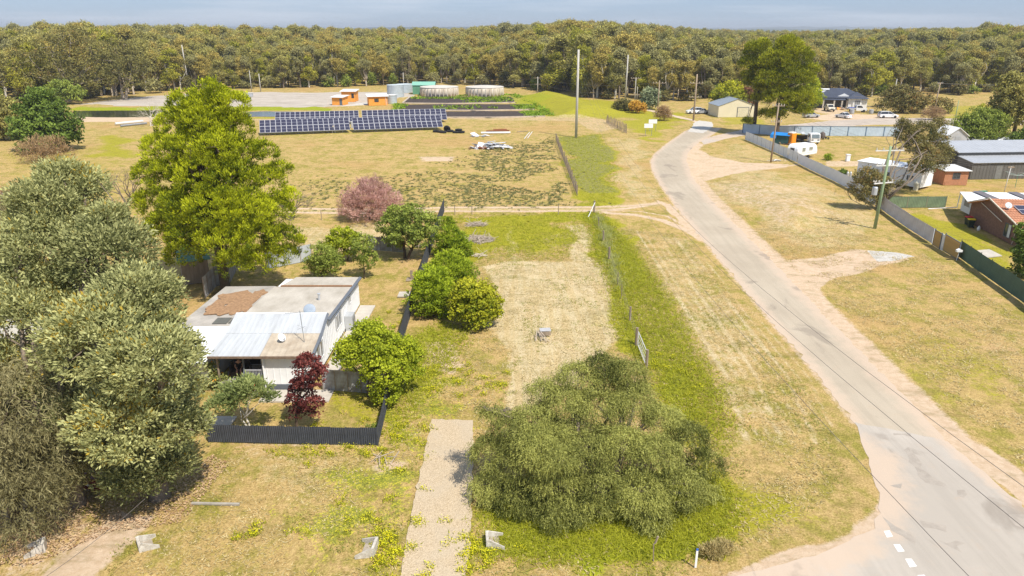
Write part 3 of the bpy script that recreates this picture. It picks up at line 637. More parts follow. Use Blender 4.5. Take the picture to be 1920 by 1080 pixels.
# --- the drooping peppercorn in front
b = G(1120, 935)
tree('peppercorn_tree', 'wide drooping olive green tree spreading between driveway and junction', 'tree', b,
     PL(b, [(1085,715,42,3.5),(1130,695,38,4),(1175,705,36,4),(1060,760,44,2.5),(1120,770,50,2.5),(1185,765,44,2.5),(1020,735,28,3),(1000,800,46,1.5),(960,810,34,1),(925,780,22,1.5),(905,765,12,1.6),(1240,790,36,2.5),(1285,825,40,1.8),(925,850,40,.8),(975,870,46,0),(1040,830,46,1),(1100,850,52,.3),(1165,840,50,.6),(1225,860,52,0),(1320,870,34,1.2),(920,915,34,0),(970,940,42,-.8),(1040,905,48,-.8),(1130,915,40,-1.2),(1200,930,50,-1.3),(1270,915,46,-.8),(1320,930,30,.2),(1050,970,44,-1.8,.95),(1110,960,30,-1.8,.9),(1215,975,40,-1.8,.9),(955,975,26,-1.2),(1290,965,26,-1),(1190,740,30,3.2),(1005,850,40,-.4),(1045,868,38,-1.2),(985,835,30,0)]),
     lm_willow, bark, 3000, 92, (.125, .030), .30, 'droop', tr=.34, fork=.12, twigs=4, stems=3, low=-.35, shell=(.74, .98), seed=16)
# --- plants round the house
b = G(692, 742)
tree('fruit_tree', 'bright lime green leafy tree at the corrugated fence right of the house', 'tree', b,
     PL(b, [(700,650,50,0),(745,665,42,0),(665,660,38,0),(720,695,45,-1),(760,690,32,.5),(690,625,30,1),(650,670,25,0),(725,735,28,-1.2),(770,665,24,1),(690,690,40,1.5)]), lm_bright, bark_d, 900, 30, (.15, .10), .32, 'broad', tr=.14, fork=.35, lean=(.1, 0), low=-.5, seed=17)
b = G(556, 804)
tree('plum_tree', 'slim dark red leaved tree on the front lawn', 'tree', b,
     PL(b, [(578,690,26,0),(590,712,20,0),(560,745,26,0),(585,755,22,0),(572,722,20,0),(600,697,16,0),(592,776,13,0),(560,770,18,.3),(555,715,12,0),(570,675,14,0)]), lm_plum, bark_d, 230, 24, (.15, .095), .24, 'broad', tr=.09, fork=.42, lean=(.02, 0), low=-.5, seed=18)
b = G(466, 806)
tree('frangipani_tree', 'small pale stemmed tree with soft green leaves behind the front fence', 'tree', b,
     PL(b, [(480,735,30,0),(450,745,32,0),(420,760,30,0),(500,748,18,0),(430,735,22,.5),(465,720,20,.5)]), lm_frang, bark_w, 260, 22, (.2, .075), .35, 'spray', tr=.06, fork=.3, stems=2, low=-.3, seed=19)
b = G(420, 725)
tree('flowering_shrub', 'leafy shrub with an orange bloom left of the verandah steps', 'shrub', b,
     PL(b, [(408,712,20,0),(392,725,22,0),(400,690,14,0)]), leaf_mat('shrub_orange_bloom', (.11, .13, .04), (.30, .32, .10), .3, hue=(.85, .33, .01)), bark, 120, 22, (.16, .08), .28, 'broad', tr=.05, fork=.2, stems=2, seed=20)
def shrub(name, label, px, py, lobes, lm, nc, nl, leaf, clump, seed, style='broad', cat='shrub', tr=.08, stems=3, fork=.25, group=None, low=-.8, bm=None, **k):
    b = G(px, py); return tree(name, label, cat, b, PL(b, lobes), lm, bm or bark_d, nc, nl, leaf, clump * .85, style, shell=(.45, 1.28), tr=tr, fork=fork, stems=stems, seed=seed, low=low, group=group, twigs=2, **k)
shrub('green_shrub', 'airy green shrub alone behind the back of the house roof', 432+172, 524, [(604,480,26,0),(590,495,20,0),(620,492,20,0),(605,505,18,0)], lm_mid, 260, 22, (.22, .1), .38, 21)
shrub('small_tree', 'short bright green tree second from the pine in the back yard', 652, 488, [(640,448,24,0),(665,455,22,0),(625,460,18,0),(650,468,18,0)], lm_bright, 230, 22, (.24, .13), .38, 22, cat='tree', stems=1)
shrub('small_tree', 'thin upright tree with open yellow green crown in the back yard', 683, 521, [(682,455,20,0),(675,478,18,0),(692,482,16,0),(684,498,12,0)], lm_mid, 110, 20, (.22, .11), .40, 23, cat='tree', stems=1, tr=.06, fork=.5)
shrub('almond_tree', 'broad green tree with dark forked trunk beside the long side fence', 766, 484, [(770,415,34,0),(735,425,28,0),(800,420,24,0),(760,440,30,-1),(790,450,22,0),(745,405,22,1),(735,450,18,0)], lm_mid, 520, 24, (.24, .13), .45, 24, cat='tree', stems=2, tr=.16, fork=.25)
shrub('tamarisk_bush', 'large rounded dusty pink bush beside the dirt track', 694, 412, [(693,372,40,0),(665,380,30,0),(725,380,30,0),(690,390,40,-1),(655,392,22,0),(740,390,20,0),(695,355,28,1)], lm_pink, 1100, 24, (.26, .05), .42, 25, style='twig', stems=4)
shrub('hedge_shrub', 'bright green shrub row end nearest the track beside the side fence', 850, 480, [(845,450,28,0),(860,462,22,0),(835,468,22,0),(868,478,16,0)], lm_hedge, 420, 24, (.22, .09), .35, 26, style='spray')
shrub('hedge_shrub', 'bright green rounded shrub in the middle of the side fence row', 840, 540, [(840,498,32,0),(865,510,26,0),(815,515,24,0),(850,525,25,0)], lm_hedge, 520, 24, (.22, .09), .35, 27, style='spray')
shrub('hedge_shrub', 'deep green bushy shrub between side fence and yellow green bush', 815, 590, [(815,535,36,0),(800,560,34,0),(835,560,32,0),(795,530,22,0),(815,580,24,0)], lm_hedge, 650, 24, (.22, .09), .35, 28, style='spray')
shrub('hedge_shrub', 'small green shrub at the far corner where the fence meets the track', 838, 430, [(838,418,13,0),(842,426,11,0)], lm_hedge, 90, 24, (.22, .09), .3, 29, style='spray')
shrub('lemon_tree', 'yellow green leafy bush at the front end of the shrub row', 888, 612, [(888,565,36,0),(915,570,24,0),(868,580,26,0),(890,590,28,-.5),(905,550,22,0),(870,545,22,.5),(925,585,14,0)], lm_citrus, 620, 26, (.21, .12), .38, 30)
shrub('yard_bush', 'small bluish green bush in the front fence corner', 702, 808, [(700,802,9,0)], lm_mid, 24, 20, (.14, .07), .2, 31, stems=2)
# left background
shrub('dark_leafy_tree', 'dense dark green tree standing alone left of the ponds', 78, 282, [(80,205,36,0),(60,225,34,0),(105,230,36,0),(80,250,42,-2),(50,250,26,0),(120,250,24,0),(75,185,20,2),(95,268,26,-1)], lm_dark, 900, 22, (.55, .30), .95, 32, cat='tree', tr=.3, stems=1)
shrub('rusty_bush', 'rust brown half bare bush in front of the dark tree', 80, 305, [(75,280,26,0),(100,275,22,0),(55,285,22,0),(120,285,16,0),(90,293,20,0)], lm_rust, 380, 16, (.38, .07), .8, 33, style='twig')
shrub('brown_bush', 'brown twiggy bush at the far left edge', 0, 400, [(5,370,22,0),(-15,380,25,0),(18,385,14,0)], lm_rust, 260, 16, (.34, .07), .6, 34, style='twig')
shrub('pale_green_tree', 'pale grey green trees at the far left edge of the paddock', 5, 262, [(5,210,30,0),(25,225,26,0),(-20,225,32,0),(10,240,26,0)], lm_gums[0], 420, 18, (.6, .3), 1.0, 35, cat='tree', stems=2, tr=.2)
shrub('far_bush', 'rounded green bush at the forest foot left of the sand bed', 120, 195, [(118,170,20,0),(140,175,16,0),(95,178,16,0)], lm_mid, 260, 16, (.7, .35), 1.1, 36)
def bare_tree(label, px, py, top, spread, seed, m=bark):
    b = G(px, py); r = np.random.default_rng(seed); h = HT(b, top); t = thing('bare_tree', label, 'tree', b); mb = MB(); W_ = spread * mpp(b)
    def grow(p, d, L_, rad, lv):
        n = 3; pts = [p]; q = np.array(p)
        for i in range(n): d = unit((d + r.normal(0, .16, 3))[None])[0]; q = q + d * L_ / n; pts.append(tuple(q))
        mb.tube(pts, list(np.linspace(rad, rad * .55, n + 1)), 5 if lv < 2 else 3, cap=False)
        if lv < 5:
            for _ in range(3 if lv < 3 else 2):
                dd = unit((d + r.normal(0, .62, 3) * (W_ / h * 1.0, W_ / h, .5) + np.array([0, 0, .12]))[None])[0]; grow(tuple(q), dd, L_ * r.uniform(.62, .85), rad * .55, lv + 1)
    for s in range(3): grow((r.normal(0, .15), r.normal(0, .15), -.1), unit(np.array([[r.normal(0, .45), r.normal(0, .3), 1.]]))[0], h * .27, .17, 0)
    mb.build('trunk', m, t); return t
bare_tree('leafless grey branching tree between the silver tree and the pine', 238, 384, 300, 55, 41)
bare_tree('leafless white dead tree top showing left of the pine by the pond', 283, 236, 178, 45, 42, bark_w)
bare_tree('small half bare tree hugging the right side of the pine', 547, 412, 340, 30, 43)
# --- right side
b = G(1645, 392)
tree('leaning_wattle_tree', 'leaning brown green tree sprawling over the fence beside the pole', 'tree', b,
     PL(b, [(1625,330,20,0),(1615,350,20,0),(1628,368,18,0),(1645,340,20,0),(1645,360,16,0),(1660,350,12,0),(1700,250,22,10),(1730,248,24,11),(1760,262,20,12),(1718,272,22,9),(1738,290,24,8),(1755,305,20,8),(1720,310,18,6),(1770,285,16,10),(1690,345,9,2),(1760,235,16,14),(1695,235,14,10),(1740,315,12,5)]),
     lm_olive, bark, 1350, 22, (.26, .10), .52, 'broad', tr=.26, fork=.12, twigs=3, stems=2, low=-.8, seed=51)
b = G(1456, 256)
tree('pine_tree', 'tall dark green pine nearer the orange toilet, right one of the pair', 'pine tree', b,
     PL(b, [(1480,90,24,0),(1460,115,30,0),(1500,110,25,0),(1480,145,35,0),(1510,150,20,0),(1445,150,27,0),(1500,185,27,0),(1460,185,28,0),(1520,130,14,0),(1440,120,20,1),(1480,205,22,0),(1455,215,16,0),(1505,210,16,0),(1475,80,17,0)]),
     lm_pined, bark_d, 1900, 30, (.46, .13), .75, 'pine', tr=.5, fork=.5, twigs=2, flat=.5, seed=52)
b = G(1413, 250)
tree('pine_tree', 'dark green pine behind the white fence end, left one of the pair', 'pine tree', b,
     PL(b, [(1415,95,19,0),(1405,120,19,0),(1425,130,20,0),(1410,155,17,0),(1430,165,16,0),(1420,185,12,0),(1400,140,9,0),(1432,215,11,0),(1402,228,8,0),(1430,85,14,0)]),
     lm_pined, bark_d, 800, 28, (.46, .13), .75, 'pine', tr=.42, fork=.6, twigs=2, flat=.5, seed=53)
shrub('gold_green_tree', 'yellow green domed tree behind the cream shed', 1372, 212, [(1370,172,22,0),(1350,180,16,0),(1388,180,16,0),(1365,190,20,0)], lm_citrus, 420, 18, (.5, .25), .9, 54, cat='tree', tr=.2, stems=1)
shrub('red_brown_tree', 'small red brown tree beside the domed yellow green one', 1402, 212, [(1400,175,12,0),(1405,190,12,0)], leaf_mat('red_brown_leaves', (.12, .05, .03), (.28, .14, .07), .2), 140, 18, (.5, .25), .8, 55, cat='tree', stems=1)
shrub('bright_green_tree', 'bright green tree beside the navy roofed house', 1528, 205, [(1524,170,14,0),(1530,186,14,0),(1518,190,12,0),(1528,155,9,0)], lm_bright, 220, 18, (.5, .28), .8, 56, cat='tree', stems=1)
shrub('grey_green_tree', 'silvery green shrubby tree by the far lane', 1222, 205, [(1220,178,13,0),(1224,190,12,0),(1212,192,10,0)], leaf_mat('silvery_leaves', (.11, .14, .07), (.34, .38, .22), .25), 180, 18, (.6, .3), 1.0, 57, cat='tree', stems=1)
shrub('brown_bush', 'brown rounded bush beside the far lane', 1244, 226, [(1240,214,12,0),(1249,215,10,0),(1243,207,9,0)], lm_rust, 200, 18, (.42, .10), .8, 58, style='twig')
shrub('orange_flowering_bush', 'bush with orange blossom near the tall concrete pole', 1192, 212, [(1192,200,11,0),(1202,202,9,0)], leaf_mat('orange_blossom', (.30, .16, .03), (.62, .38, .05), .25), 150, 18, (.45, .2), .7, 59)
shrub('low_brown_bush', 'long low brown bushes left of the orange flowering bush', 1172, 208, [(1165,196,11,0),(1178,197,11,0),(1158,200,9,0),(1180,203,9,0)], lm_olive, 260, 18, (.45, .2), .8, 60)
shrub('garden_shrub', 'brown green spreading shrubs beside the parked white cars', 1690, 212, [(1665,192,20,0),(1690,182,22,0),(1715,190,20,0),(1740,196,20,0),(1700,200,20,0),(1768,200,16,0),(1680,175,16,0)], lm_olive, 700, 18, (.50, .24), .9, 61, stems=5, tr=.15)
shrub('garden_shrub', 'rusty low shrub right of the parked white cars', 1752, 225, [(1745,212,14,0),(1760,214,12,0)], lm_rust, 150, 18, (.42, .10), .7, 62, style='twig')
shrub('bushy_green_tree', 'dense fresh green bush mass behind the grey shed', 1835, 264, [(1810,235,22,0),(1835,228,26,0),(1865,235,24,0),(1835,248,28,-1),(1805,252,18,0),(1870,250,20,0),(1855,218,16,0)], lm_mid, 850, 20, (.42, .22), .75, 63, cat='tree', stems=3, tr=.2)
shrub('young_conifer', 'small upright yellow green conifer on the right paddock', 1843, 216, [(1843,207,8,0),(1843,200,6,0),(1843,212,9,0)], lm_citrus, 90, 18, (.4, .15), .5, 64, style='pine', cat='tree', stems=1)
shrub('tall_gum_tree', 'tall olive gum tree at the right edge behind the grey shed', 1898, 262, [(1895,165,22,0),(1910,180,24,0),(1885,195,22,0),(1910,215,24,0),(1890,225,18,0),(1925,200,24,0),(1900,150,16,0)], lm_gums[0], 620, 18, (.6, .26), 1.0, 65, cat='tree', stems=1, tr=.4, fork=.4)
shrub('dark_garden_tree', 'dark leafy tree at the right edge in front of the brick house', 1925, 520, [(1935,440,26,0),(1925,465,24,0),(1932,500,26,0),(1945,470,30,0),(1915,485,12,0),(1914,430,11,0)], lm_dark, 420, 22, (.24, .12), .4, 66, cat='tree', stems=1)
shrub('vent_bush', 'little green bush between caravan and cabin', 1553, 300, [(1553,294,6,0)], lm_hedge, 30, 18, (.3, .12), .4, 67, stems=1)
shrub('fence_bush', 'dark shrub at the left end of the long white cabin', 1582, 333, [(1580,325,8,0),(1583,331,7,0)], lm_dark, 70, 18, (.26, .12), .35, 68)
shrub('right_edge_shrub', 'dark shrubs under the tall gum at the right edge', 1915, 275, [(1910,262,14,0),(1925,255,16,0)], lm_dark, 200, 18, (.4, .2), .7, 69)

shrub('dry_shrub', 'straw coloured dry tussock beside the culvert hole and guide post', 1336, 1040, [(1338,1030,17,0,.5),(1362,1026,13,.2,.5),(1318,1034,11,0,.5),(1350,1018,11,.6,.5)], leaf_mat('dry_tussock', (.20, .17, .06), (.52, .42, .20), .25), 110, 24, (.20, .03), .26, 71, style='twig', stems=3, tr=.02)
lm_gdark = leaf_mat('dark_gum_leaves', (.075, .075, .022), (.28, .25, .075), .22, hue=(.34, .24, .08))
for lb_, bx_, by_, lo_, sd_ in (('massive dark gum with bare limbs above the dark tree at left', 130, 190, [(60,120,34,0),(95,95,34,0),(135,80,34,0),(170,95,32,0),(200,120,28,0),(110,135,34,-2),(160,135,34,-2),(75,150,24,-2),(140,160,24,-2),(190,155,24,-2),(125,70,20,2)], 72), ('dark gum with pale limbs between the massive one and the pond', 232, 186, [(215,95,24,0),(240,110,26,0),(262,130,24,0),(225,140,28,-1),(250,155,22,-1),(205,150,20,0),(238,88,18,2)], 73)):
    b_ = G(bx_, by_); tree('dark_gum', lb_, 'tree', b_, PL(b_, lo_), lm_gdark, bark_p, 620 if sd_ == 72 else 380, 18, (.7, .28), 1.25, 'broad', tr=.5, fork=.25, twigs=4, stems=2, low=-.6, shell=(.45, 1.15), seed=sd_)
# ------------------------------------------------------------------ the river gum forest
def gum_proto(v, seed):
    r = np.random.default_rng(seed); h = r.uniform(15.5, 20); rad = r.uniform(4.8, 6.8); n = r.integers(10, 14); lobes = []
    for i in range(n):
        a = r.uniform(0, 2 * math.pi); t = r.uniform(0, 1) ** .8; z = h * (.14 + .76 * t); R_ = rad * r.uniform(.30, .50) * (1.1 - .3 * t); d = rad * r.uniform(.15, .8) * (1.05 - .5 * t)
        lobes.append((math.cos(a) * d, math.sin(a) * d, z, R_, R_, R_ * .8))
    lobes.append((0, 0, h - rad * .4, rad * .42, rad * .42, rad * .4))
    lm = lm_gums[v % 4]
    c = crown_mesh('crown', lobes, lm, 380, 18, (.72, .30), 1.25, 'broad', r, -.5, (.35, 1.05), .8)
    t = trunk_mesh('trunk', lobes, [bark, bark_w, bark_p][v % 3], r.uniform(.24, .42), r.uniform(.22, .38), r, 2, n=4)
    return c, t, h
protos = [gum_proto(v, 100 + v) for v in range(8)]
edge = W([(-420,200),(-200,196),(20,190),(130,186),(220,180),(300,173),(400,168),(480,165),(640,163),(760,158),(880,158),(960,164),(1040,172),(1110,184),(1200,190),(1290,188),(1340,184),(1420,186),(1520,178),(1640,180),(1720,172),(1790,178),(1850,172),(1910,176),(2050,180),(2300,186)])
ex, ey = edge[:, 0], edge[:, 1]; o_ = np.argsort(ex); ex, ey = ex[o_], ey[o_]
r = np.random.default_rng(5); pts = []
def grow(y0): return .66 + .36 * min(1, y0 / 170)
for row in range(200):
    y0 = row * 5.2 if row < 30 else 156 + (row - 30) * 8
    if y0 > 1150: break
    sp = 6.0 + min(4, y0 / 120)
    half = (235 + y0) * .82 + 25
    for x in np.arange(-half, half, sp):
        X = x + r.uniform(-3, 3); Y = np.interp(X, ex, ey) + y0 + r.uniform(-3, 3)
        if row == 0 and r.random() < .25: continue
        pts.append((X, Y, row, grow(y0)))
pts.sort(key=lambda p: math.hypot(p[0], p[1]) + (0 if abs(p[0]) < p[1] * .80 else 400))
tones = ['olive green', 'yellow tinged', 'grey green', 'fresh green']
def glabel(v, X, Y, row):
    q = Y * CP + 22 * SP; px = 960 + X / q * FPX
    for lim, ph in ((0, 'off to the far left'), (130, 'above the dark tree at left'), (260, 'left of the ponds'), (400, 'behind the great pine top'), (520, 'behind the pale sand bed'), (650, 'left of the orange huts'), (780, 'behind the corrugated tanks'), (960, 'behind the concrete tanks'),
                    (1090, 'left of the tall concrete pole'), (1240, 'behind the orange flowering bush'), (1400, 'behind the cream shed'), (1540, 'behind the pair of pines'), (1660, 'behind the navy roofed house'), (1800, 'behind the garden shrubs'), (1930, 'at the right edge')):
        if px < lim: return f"{tones[v % 4]} river gum {'in the front row' if row == 0 else 'in the rows just back'}, {ph}"
    return f"{tones[v % 4]} river gum off to the far right"
first = {}
def hill(X, Y):      # taller old trees on the rise behind the tall pole, and on the left
    q = X / Y; s = 1 + .26 * math.exp(-((q - .085) / .11) ** 2) * (1 if Y > 250 else .6) + (.42 * math.exp(-((q + .56) / .10) ** 2) + .26 * math.exp(-((q - .68) / .10) ** 2)) * max(.35, 1 - max(0, Y - 260) / 160)
    if Y > 380: s -= .13 * math.exp(-((q - .36) / .13) ** 2) + .10 * math.exp(-((q + .53) / .05) ** 2)
    return s
NI = 290
for i, (X, Y, row, gs) in enumerate(pts[:NI]):
    v = int(r.integers(0, 8)); s = r.choice([r.uniform(.78, 1.0), r.uniform(.9, 1.25)], p=[.7, .3]) * hill(X, Y) * gs; rz = r.uniform(0, 6.28)
    lb = glabel(v, X, Y, row); kw = dict(loc=(X, Y, 0))
    if v not in first:
        t = thing('river_gum', lb, 'tree', (X, Y, 0), rz, 'river gums along the forest front'); t.scale = (s,) * 3
        cr_ = link('crown', protos[v][0], t); tk = link('trunk', protos[v][1], t); first[v] = (t, cr_, tk)
    else: copy_tree(first[v][0], (X, Y, 0), rz, lb, (s * r.uniform(1.0, 1.25), s * r.uniform(1.0, 1.25), s))
# scrubby understorey along the forest foot
ul = [crown_mesh('crown', auto_lobes(3.6, 3.0, .12, 6, np.random.default_rng(70 + k)), [lm_mid, lm_olive, lm_gums[2]][k], 130, 14, (.65, .30), 1.0, 'broad', np.random.default_rng(80 + k), -.6) for k in range(3)]
u0 = None; phs = ['low olive scrub at the forest foot', 'brownish scrub at the forest foot', 'grey green scrub at the forest foot']
for i in range(44):
    u = (i + .5) / 44; X = -190 + 400 * u + r.uniform(-4, 4); k = int(r.integers(0, 3)); Y = np.interp(X, ex, ey) + r.uniform(-2.5, 2); px = 960 + X / (Y * CP + 22 * SP) * FPX
    wh = 'left of the ponds' if px < 300 else 'behind the sand bed' if px < 640 else 'behind the tanks' if px < 960 else 'near the far power poles' if px < 1320 else 'behind the pines and navy roofed house' if px < 1640 else 'beyond the right paddock'
    t = thing('scrub_bush', phs[k] + ' ' + wh, 'shrub', (X, Y, 0), r.uniform(0, 6), 'scrub along the forest foot'); t.scale = (r.uniform(.7, 1.4),) * 2 + (r.uniform(.6, 1.3),); link('crown', ul[k], t)
# everything behind: one mass, instanced
rest = pts[NI:]
fm = bpy.data.meshes.new('forest'); fm.from_pydata([(x, y, 0) for x, y, _, g_ in rest], [], [])
at = fm.attributes.new('size', 'FLOAT', 'POINT'); at.data.foreach_set('value', [float((r.uniform(.80, 1.02) if r.random() < .75 else r.uniform(.95, 1.18)) * hill(x, y) * g_) * (1 + .04 * math.sin(x * .013 + y * .008)) for x, y, _, g_ in rest])
fo = link('forest', fm); tag(fo, 'river gum forest stretching behind its front trees to the horizon', kind='stuff')
ng = bpy.data.node_groups.new('forest', 'GeometryNodeTree')
ng.interface.new_socket('Geometry', in_out='INPUT', socket_type='NodeSocketGeometry'); ng.interface.new_socket('Geometry', in_out='OUTPUT', socket_type='NodeSocketGeometry')
gi = ng.nodes.new('NodeGroupInput'); go = ng.nodes.new('NodeGroupOutput'); iop = ng.nodes.new('GeometryNodeInstanceOnPoints')
jn = ng.nodes.new('GeometryNodeJoinGeometry')
for v in sorted(first):
    j1 = ng.nodes.new('GeometryNodeJoinGeometry')
    for o in first[v][1:]:
        oi = ng.nodes.new('GeometryNodeObjectInfo'); oi.inputs['Object'].default_value = o; oi.transform_space = 'ORIGINAL'; ng.links.new(oi.outputs['Geometry'], j1.inputs[0])
    gti = ng.nodes.new('GeometryNodeGeometryToInstance'); ng.links.new(j1.outputs[0], gti.inputs[0]); ng.links.new(gti.outputs[0], jn.inputs[0])
rv = ng.nodes.new('FunctionNodeRandomValue'); rv.data_type = 'INT'; rv.inputs[4].default_value = 0; rv.inputs[5].default_value = len(first) - 1
rr2 = ng.nodes.new('FunctionNodeRandomValue'); rr2.data_type = 'FLOAT_VECTOR'; rr2.inputs[0].default_value = (0, 0, 0); rr2.inputs[1].default_value = (0, 0, 6.28)
na = ng.nodes.new('GeometryNodeInputNamedAttribute'); na.data_type = 'FLOAT'; na.inputs[0].default_value = 'size'
iop.inputs['Pick Instance'].default_value = True
ng.links.new(gi.outputs[0], iop.inputs['Points']); ng.links.new(jn.outputs[0], iop.inputs['Instance']); ng.links.new(rv.outputs[2], iop.inputs['Instance Index'])
ng.links.new(rr2.outputs[0], iop.inputs['Rotation']); ng.links.new(na.outputs[0], iop.inputs['Scale']); ng.links.new(iop.outputs[0], go.inputs[0])
fo.modifiers.new('forest', 'NODES').node_group = ng
# ------------------------------------------------------------------ common building materials
m_white = mat('white_paint', (.84, .85, .86), .55, .05, 1.5, spec=.4); m_white2 = mat('weathered_white', (.68, .68, .66), .7, .12, 1.2)
m_glass = mat('window_glass', (.05, .06, .07), .12, .25, .6, spec=.7); m_dark = mat('interior_shade_black', (.022, .02, .018), .9, .2)  # near-black colour stands for shade under the verandah and inside openings
m_black = mat('black_rubber', (.022, .022, .024), .8, .2, 8); m_steel = mat('dull_steel', (.34, .36, .38), .5, .15, 3, metal=.5)
m_grey = mat('light_grey_metal', (.50, .52, .54), .5, .08, 1, metal=.2); m_trim = mat('slate_trim', (.13, .145, .17), .6, .1)
m_concrete = mat('concrete', (.50, .46, .40), .9, .12, 1.5, bump=.3); m_wood = mat('weathered_timber', (.30, .24, .18), .9, .3, 4, stretch=(1, 1, .2))
m_zinc = mat('new_zinc_sheet', (.56, .585, .61), .5, .09, .8, metal=.15, c2=(.46, .475, .49), stretch=(2, .4, 1)); m_tanroof = mat('tan_roof_sheet', (.50, .44, .35), .85, .12, .9, c2=(.34, .27, .20))
m_greyroof = mat('grey_roof_sheet', (.52, .48, .42), .85, .10, .7, c2=(.38, .34, .28), stretch=(1.2, .5, 1)); m_tin = mat('old_tin', (.42, .45, .48), .6, .30, 1.2, metal=.2, c2=(.22, .17, .14))
m_fence_dark = mat('dark_fence_sheet', (.060, .066, .080), .55, .25, 2.5); m_fence_grey = mat('pale_grey_fence_sheet', (.72, .75, .79), .6, .09, .5)
m_fence_green = mat('green_fence_sheet', (.085, .145, .105), .6, .15, .8); m_fence_blue = mat('faded_blue_fence_sheet', (.46, .56, .66), .6, .10, .6)
m_post_blue = mat('blue_post', (.10, .17, .27), .6, .1); m_bamboo = mat('bamboo_slats', (.46, .30, .11), .8, .30, 5, stretch=(6, 6, .4))
m_orange = mat('orange_wall', (.78, .33, .06), .75, .12, 1.0); m_cream = mat('cream_sheet', (.70, .63, .47), .65, .05, .5)
m_brick = mat('red_brown_brick', (.21, .115, .08), .9, .30, 3.5, bump=.4); m_brick2 = mat('orange_brick', (.50, .22, .11), .9, .22, 3.5, bump=.4)
m_tile = mat('terracotta_tile', (.50, .235, .135), .8, .22, 1.4); m_green = mat('green_sheet', (.12, .30, .19), .6, .12, 1)
m_charcoal = mat('charcoal_sheet', (.105, .10, .095), .6, .10, 1); m_palegrey = mat('pale_grey_roof', (.42, .44, .47), .5, .07, .6, metal=.2)
m_red = mat('red_plastic', (.62, .03, .04), .5, .1); m_yellow = mat('yellow_plastic', (.80, .55, .01), .5, .1); m_binn = mat('dark_green_plastic', (.018, .035, .022), .5, .2)
m_pole = mat('timber_pole', (.36, .28, .20), .9, .25, 2, stretch=(3, 3, .25)); m_cpole = mat('concrete_pole', (.50, .48, .44), .85, .10, 1); m_gpole = mat('green_treated_pole', (.27, .36, .21), .85, .2, 2, stretch=(3, 3, .3))
m_wire = mat('wire', (.16, .14, .13), .6, .1); m_ceramic = mat('insulator', (.62, .58, .52), .4, .1)

def corr(mb, w, h, pitch, amp, x0=0., z0=0., y=0., flip=1, n=None):
    """upright corrugated sheet in the xz plane"""
    n = n or max(2, int(w / pitch * 2)); vs = []
    for i in range(n + 1):
        x = x0 + w * i / n; yy = y + (amp if i % 2 else -amp); vs += [(x, yy, z0), (x, yy, z0 + h)]
    return mb.add(vs, [(2*i, 2*i+2, 2*i+3, 2*i+1) for i in range(n)])
def roof_sheet(name, q, mats_, parent, pitch=.3, amp=.025, t=.06):
    """corrugated roof sheet on quad q (eave-left, eave-right, ridge-right, ridge-left), ribs running up the slope"""
    q = [Vector(x) for x in q]; nrm = (q[1]-q[0]).cross(q[3]-q[0]).normalized(); w_ = (q[1]-q[0]).length; n = max(2, int(w_ / pitch) * 3); vs = []
    for i in range(n + 1):
        u = i / n; o = nrm * (amp * 2 if i % 3 == 0 else 0); a = q[0].lerp(q[1], u) + o; b = q[3].lerp(q[2], u) + o; vs += [a, b, a - nrm * t - o, b - nrm * t - o]
    fs = []
    for i in range(n): k = 4*i; fs += [(k, k+4, k+5, k+1), (k+2, k+3, k+7, k+6), (k, k+2, k+6, k+4), (k+1, k+5, k+7, k+3)]
    fs += [(0, 1, 3, 2), (4*n, 4*n+2, 4*n+3, 4*n+1)]
    return MB().add(vs, fs).build(name, mats_, parent)
def frame(a, b):
    a, b = G(*a), G(*b); d = b - a; return a, math.atan2(d.y, d.x), d.length
def window(parent, x, z, w_, h, y=0.0, face='y-', fm=None, frame_w=.06, bars=1, glass=None):
    """window in a wall; face gives the wall's outward axis, x runs along the wall"""
    fm = fm or m_white; mb = MB()
    def bx(mb, a0, a1, z0, z1, o0, o1):
        if face == 'y-': mb.box(a0, a1, y - o1, y - o0, z0, z1)
        elif face == 'x+': mb.box(y + o0, y + o1, a0, a1, z0, z1)
        elif face == 'x-': mb.box(y - o1, y - o0, a0, a1, z0, z1)
    f = frame_w
    bx(mb, x, x + w_, z, z + f, .002, .06); bx(mb, x, x + w_, z + h - f, z + h, .002, .06); bx(mb, x, x + f, z + f, z + h - f, .002, .06); bx(mb, x + w_ - f, x + w_, z + f, z + h - f, .002, .06)
    for k in range(bars): c = x + w_ * (k + 1) / (bars + 1); bx(mb, c - f * .4, c + f * .4, z + f, z + h - f, .003, .055)
    o = mb.build('window', fm, parent)
    g = MB(); bx(g, x + f, x + w_ - f, z + f, z + h - f, .003, .022); g.build('pane', glass or m_glass, o); return o
def dish(name, label, p, rz, rad, mast, m=None, tilt=35):
    t = thing(name, label, 'satellite dish', p, rz); MB().tube([(0, 0, -.05), (0, 0, mast)], .03, 6).build('mast', m_steel, t)
    pr = [(rad * k / 5, rad * .22 * (k / 5) ** 2) for k in range(1, 6)]; pr = [(0.01, 0)] + pr + [(rad * .97, rad * .24), (.01, .03)]
    d = MB().lathe(pr, 20).build('reflector', m or mat('dish_blue_grey', (.30, .36, .44), .5, .08), t, (0, -.06, mast + .05), None, True); d.rotation_euler = (R(90 - tilt + 0), 0, 0)
    MB().tube([(0, -.05, mast - rad * .6), (0, -rad * 1.1, mast + .02)], .015, 5).tube([(0, -rad * 1.1, mast - .02), (0, -rad * 1.2, mast + .06)], .04, 6).build('feed_arm', m_steel, t); return t

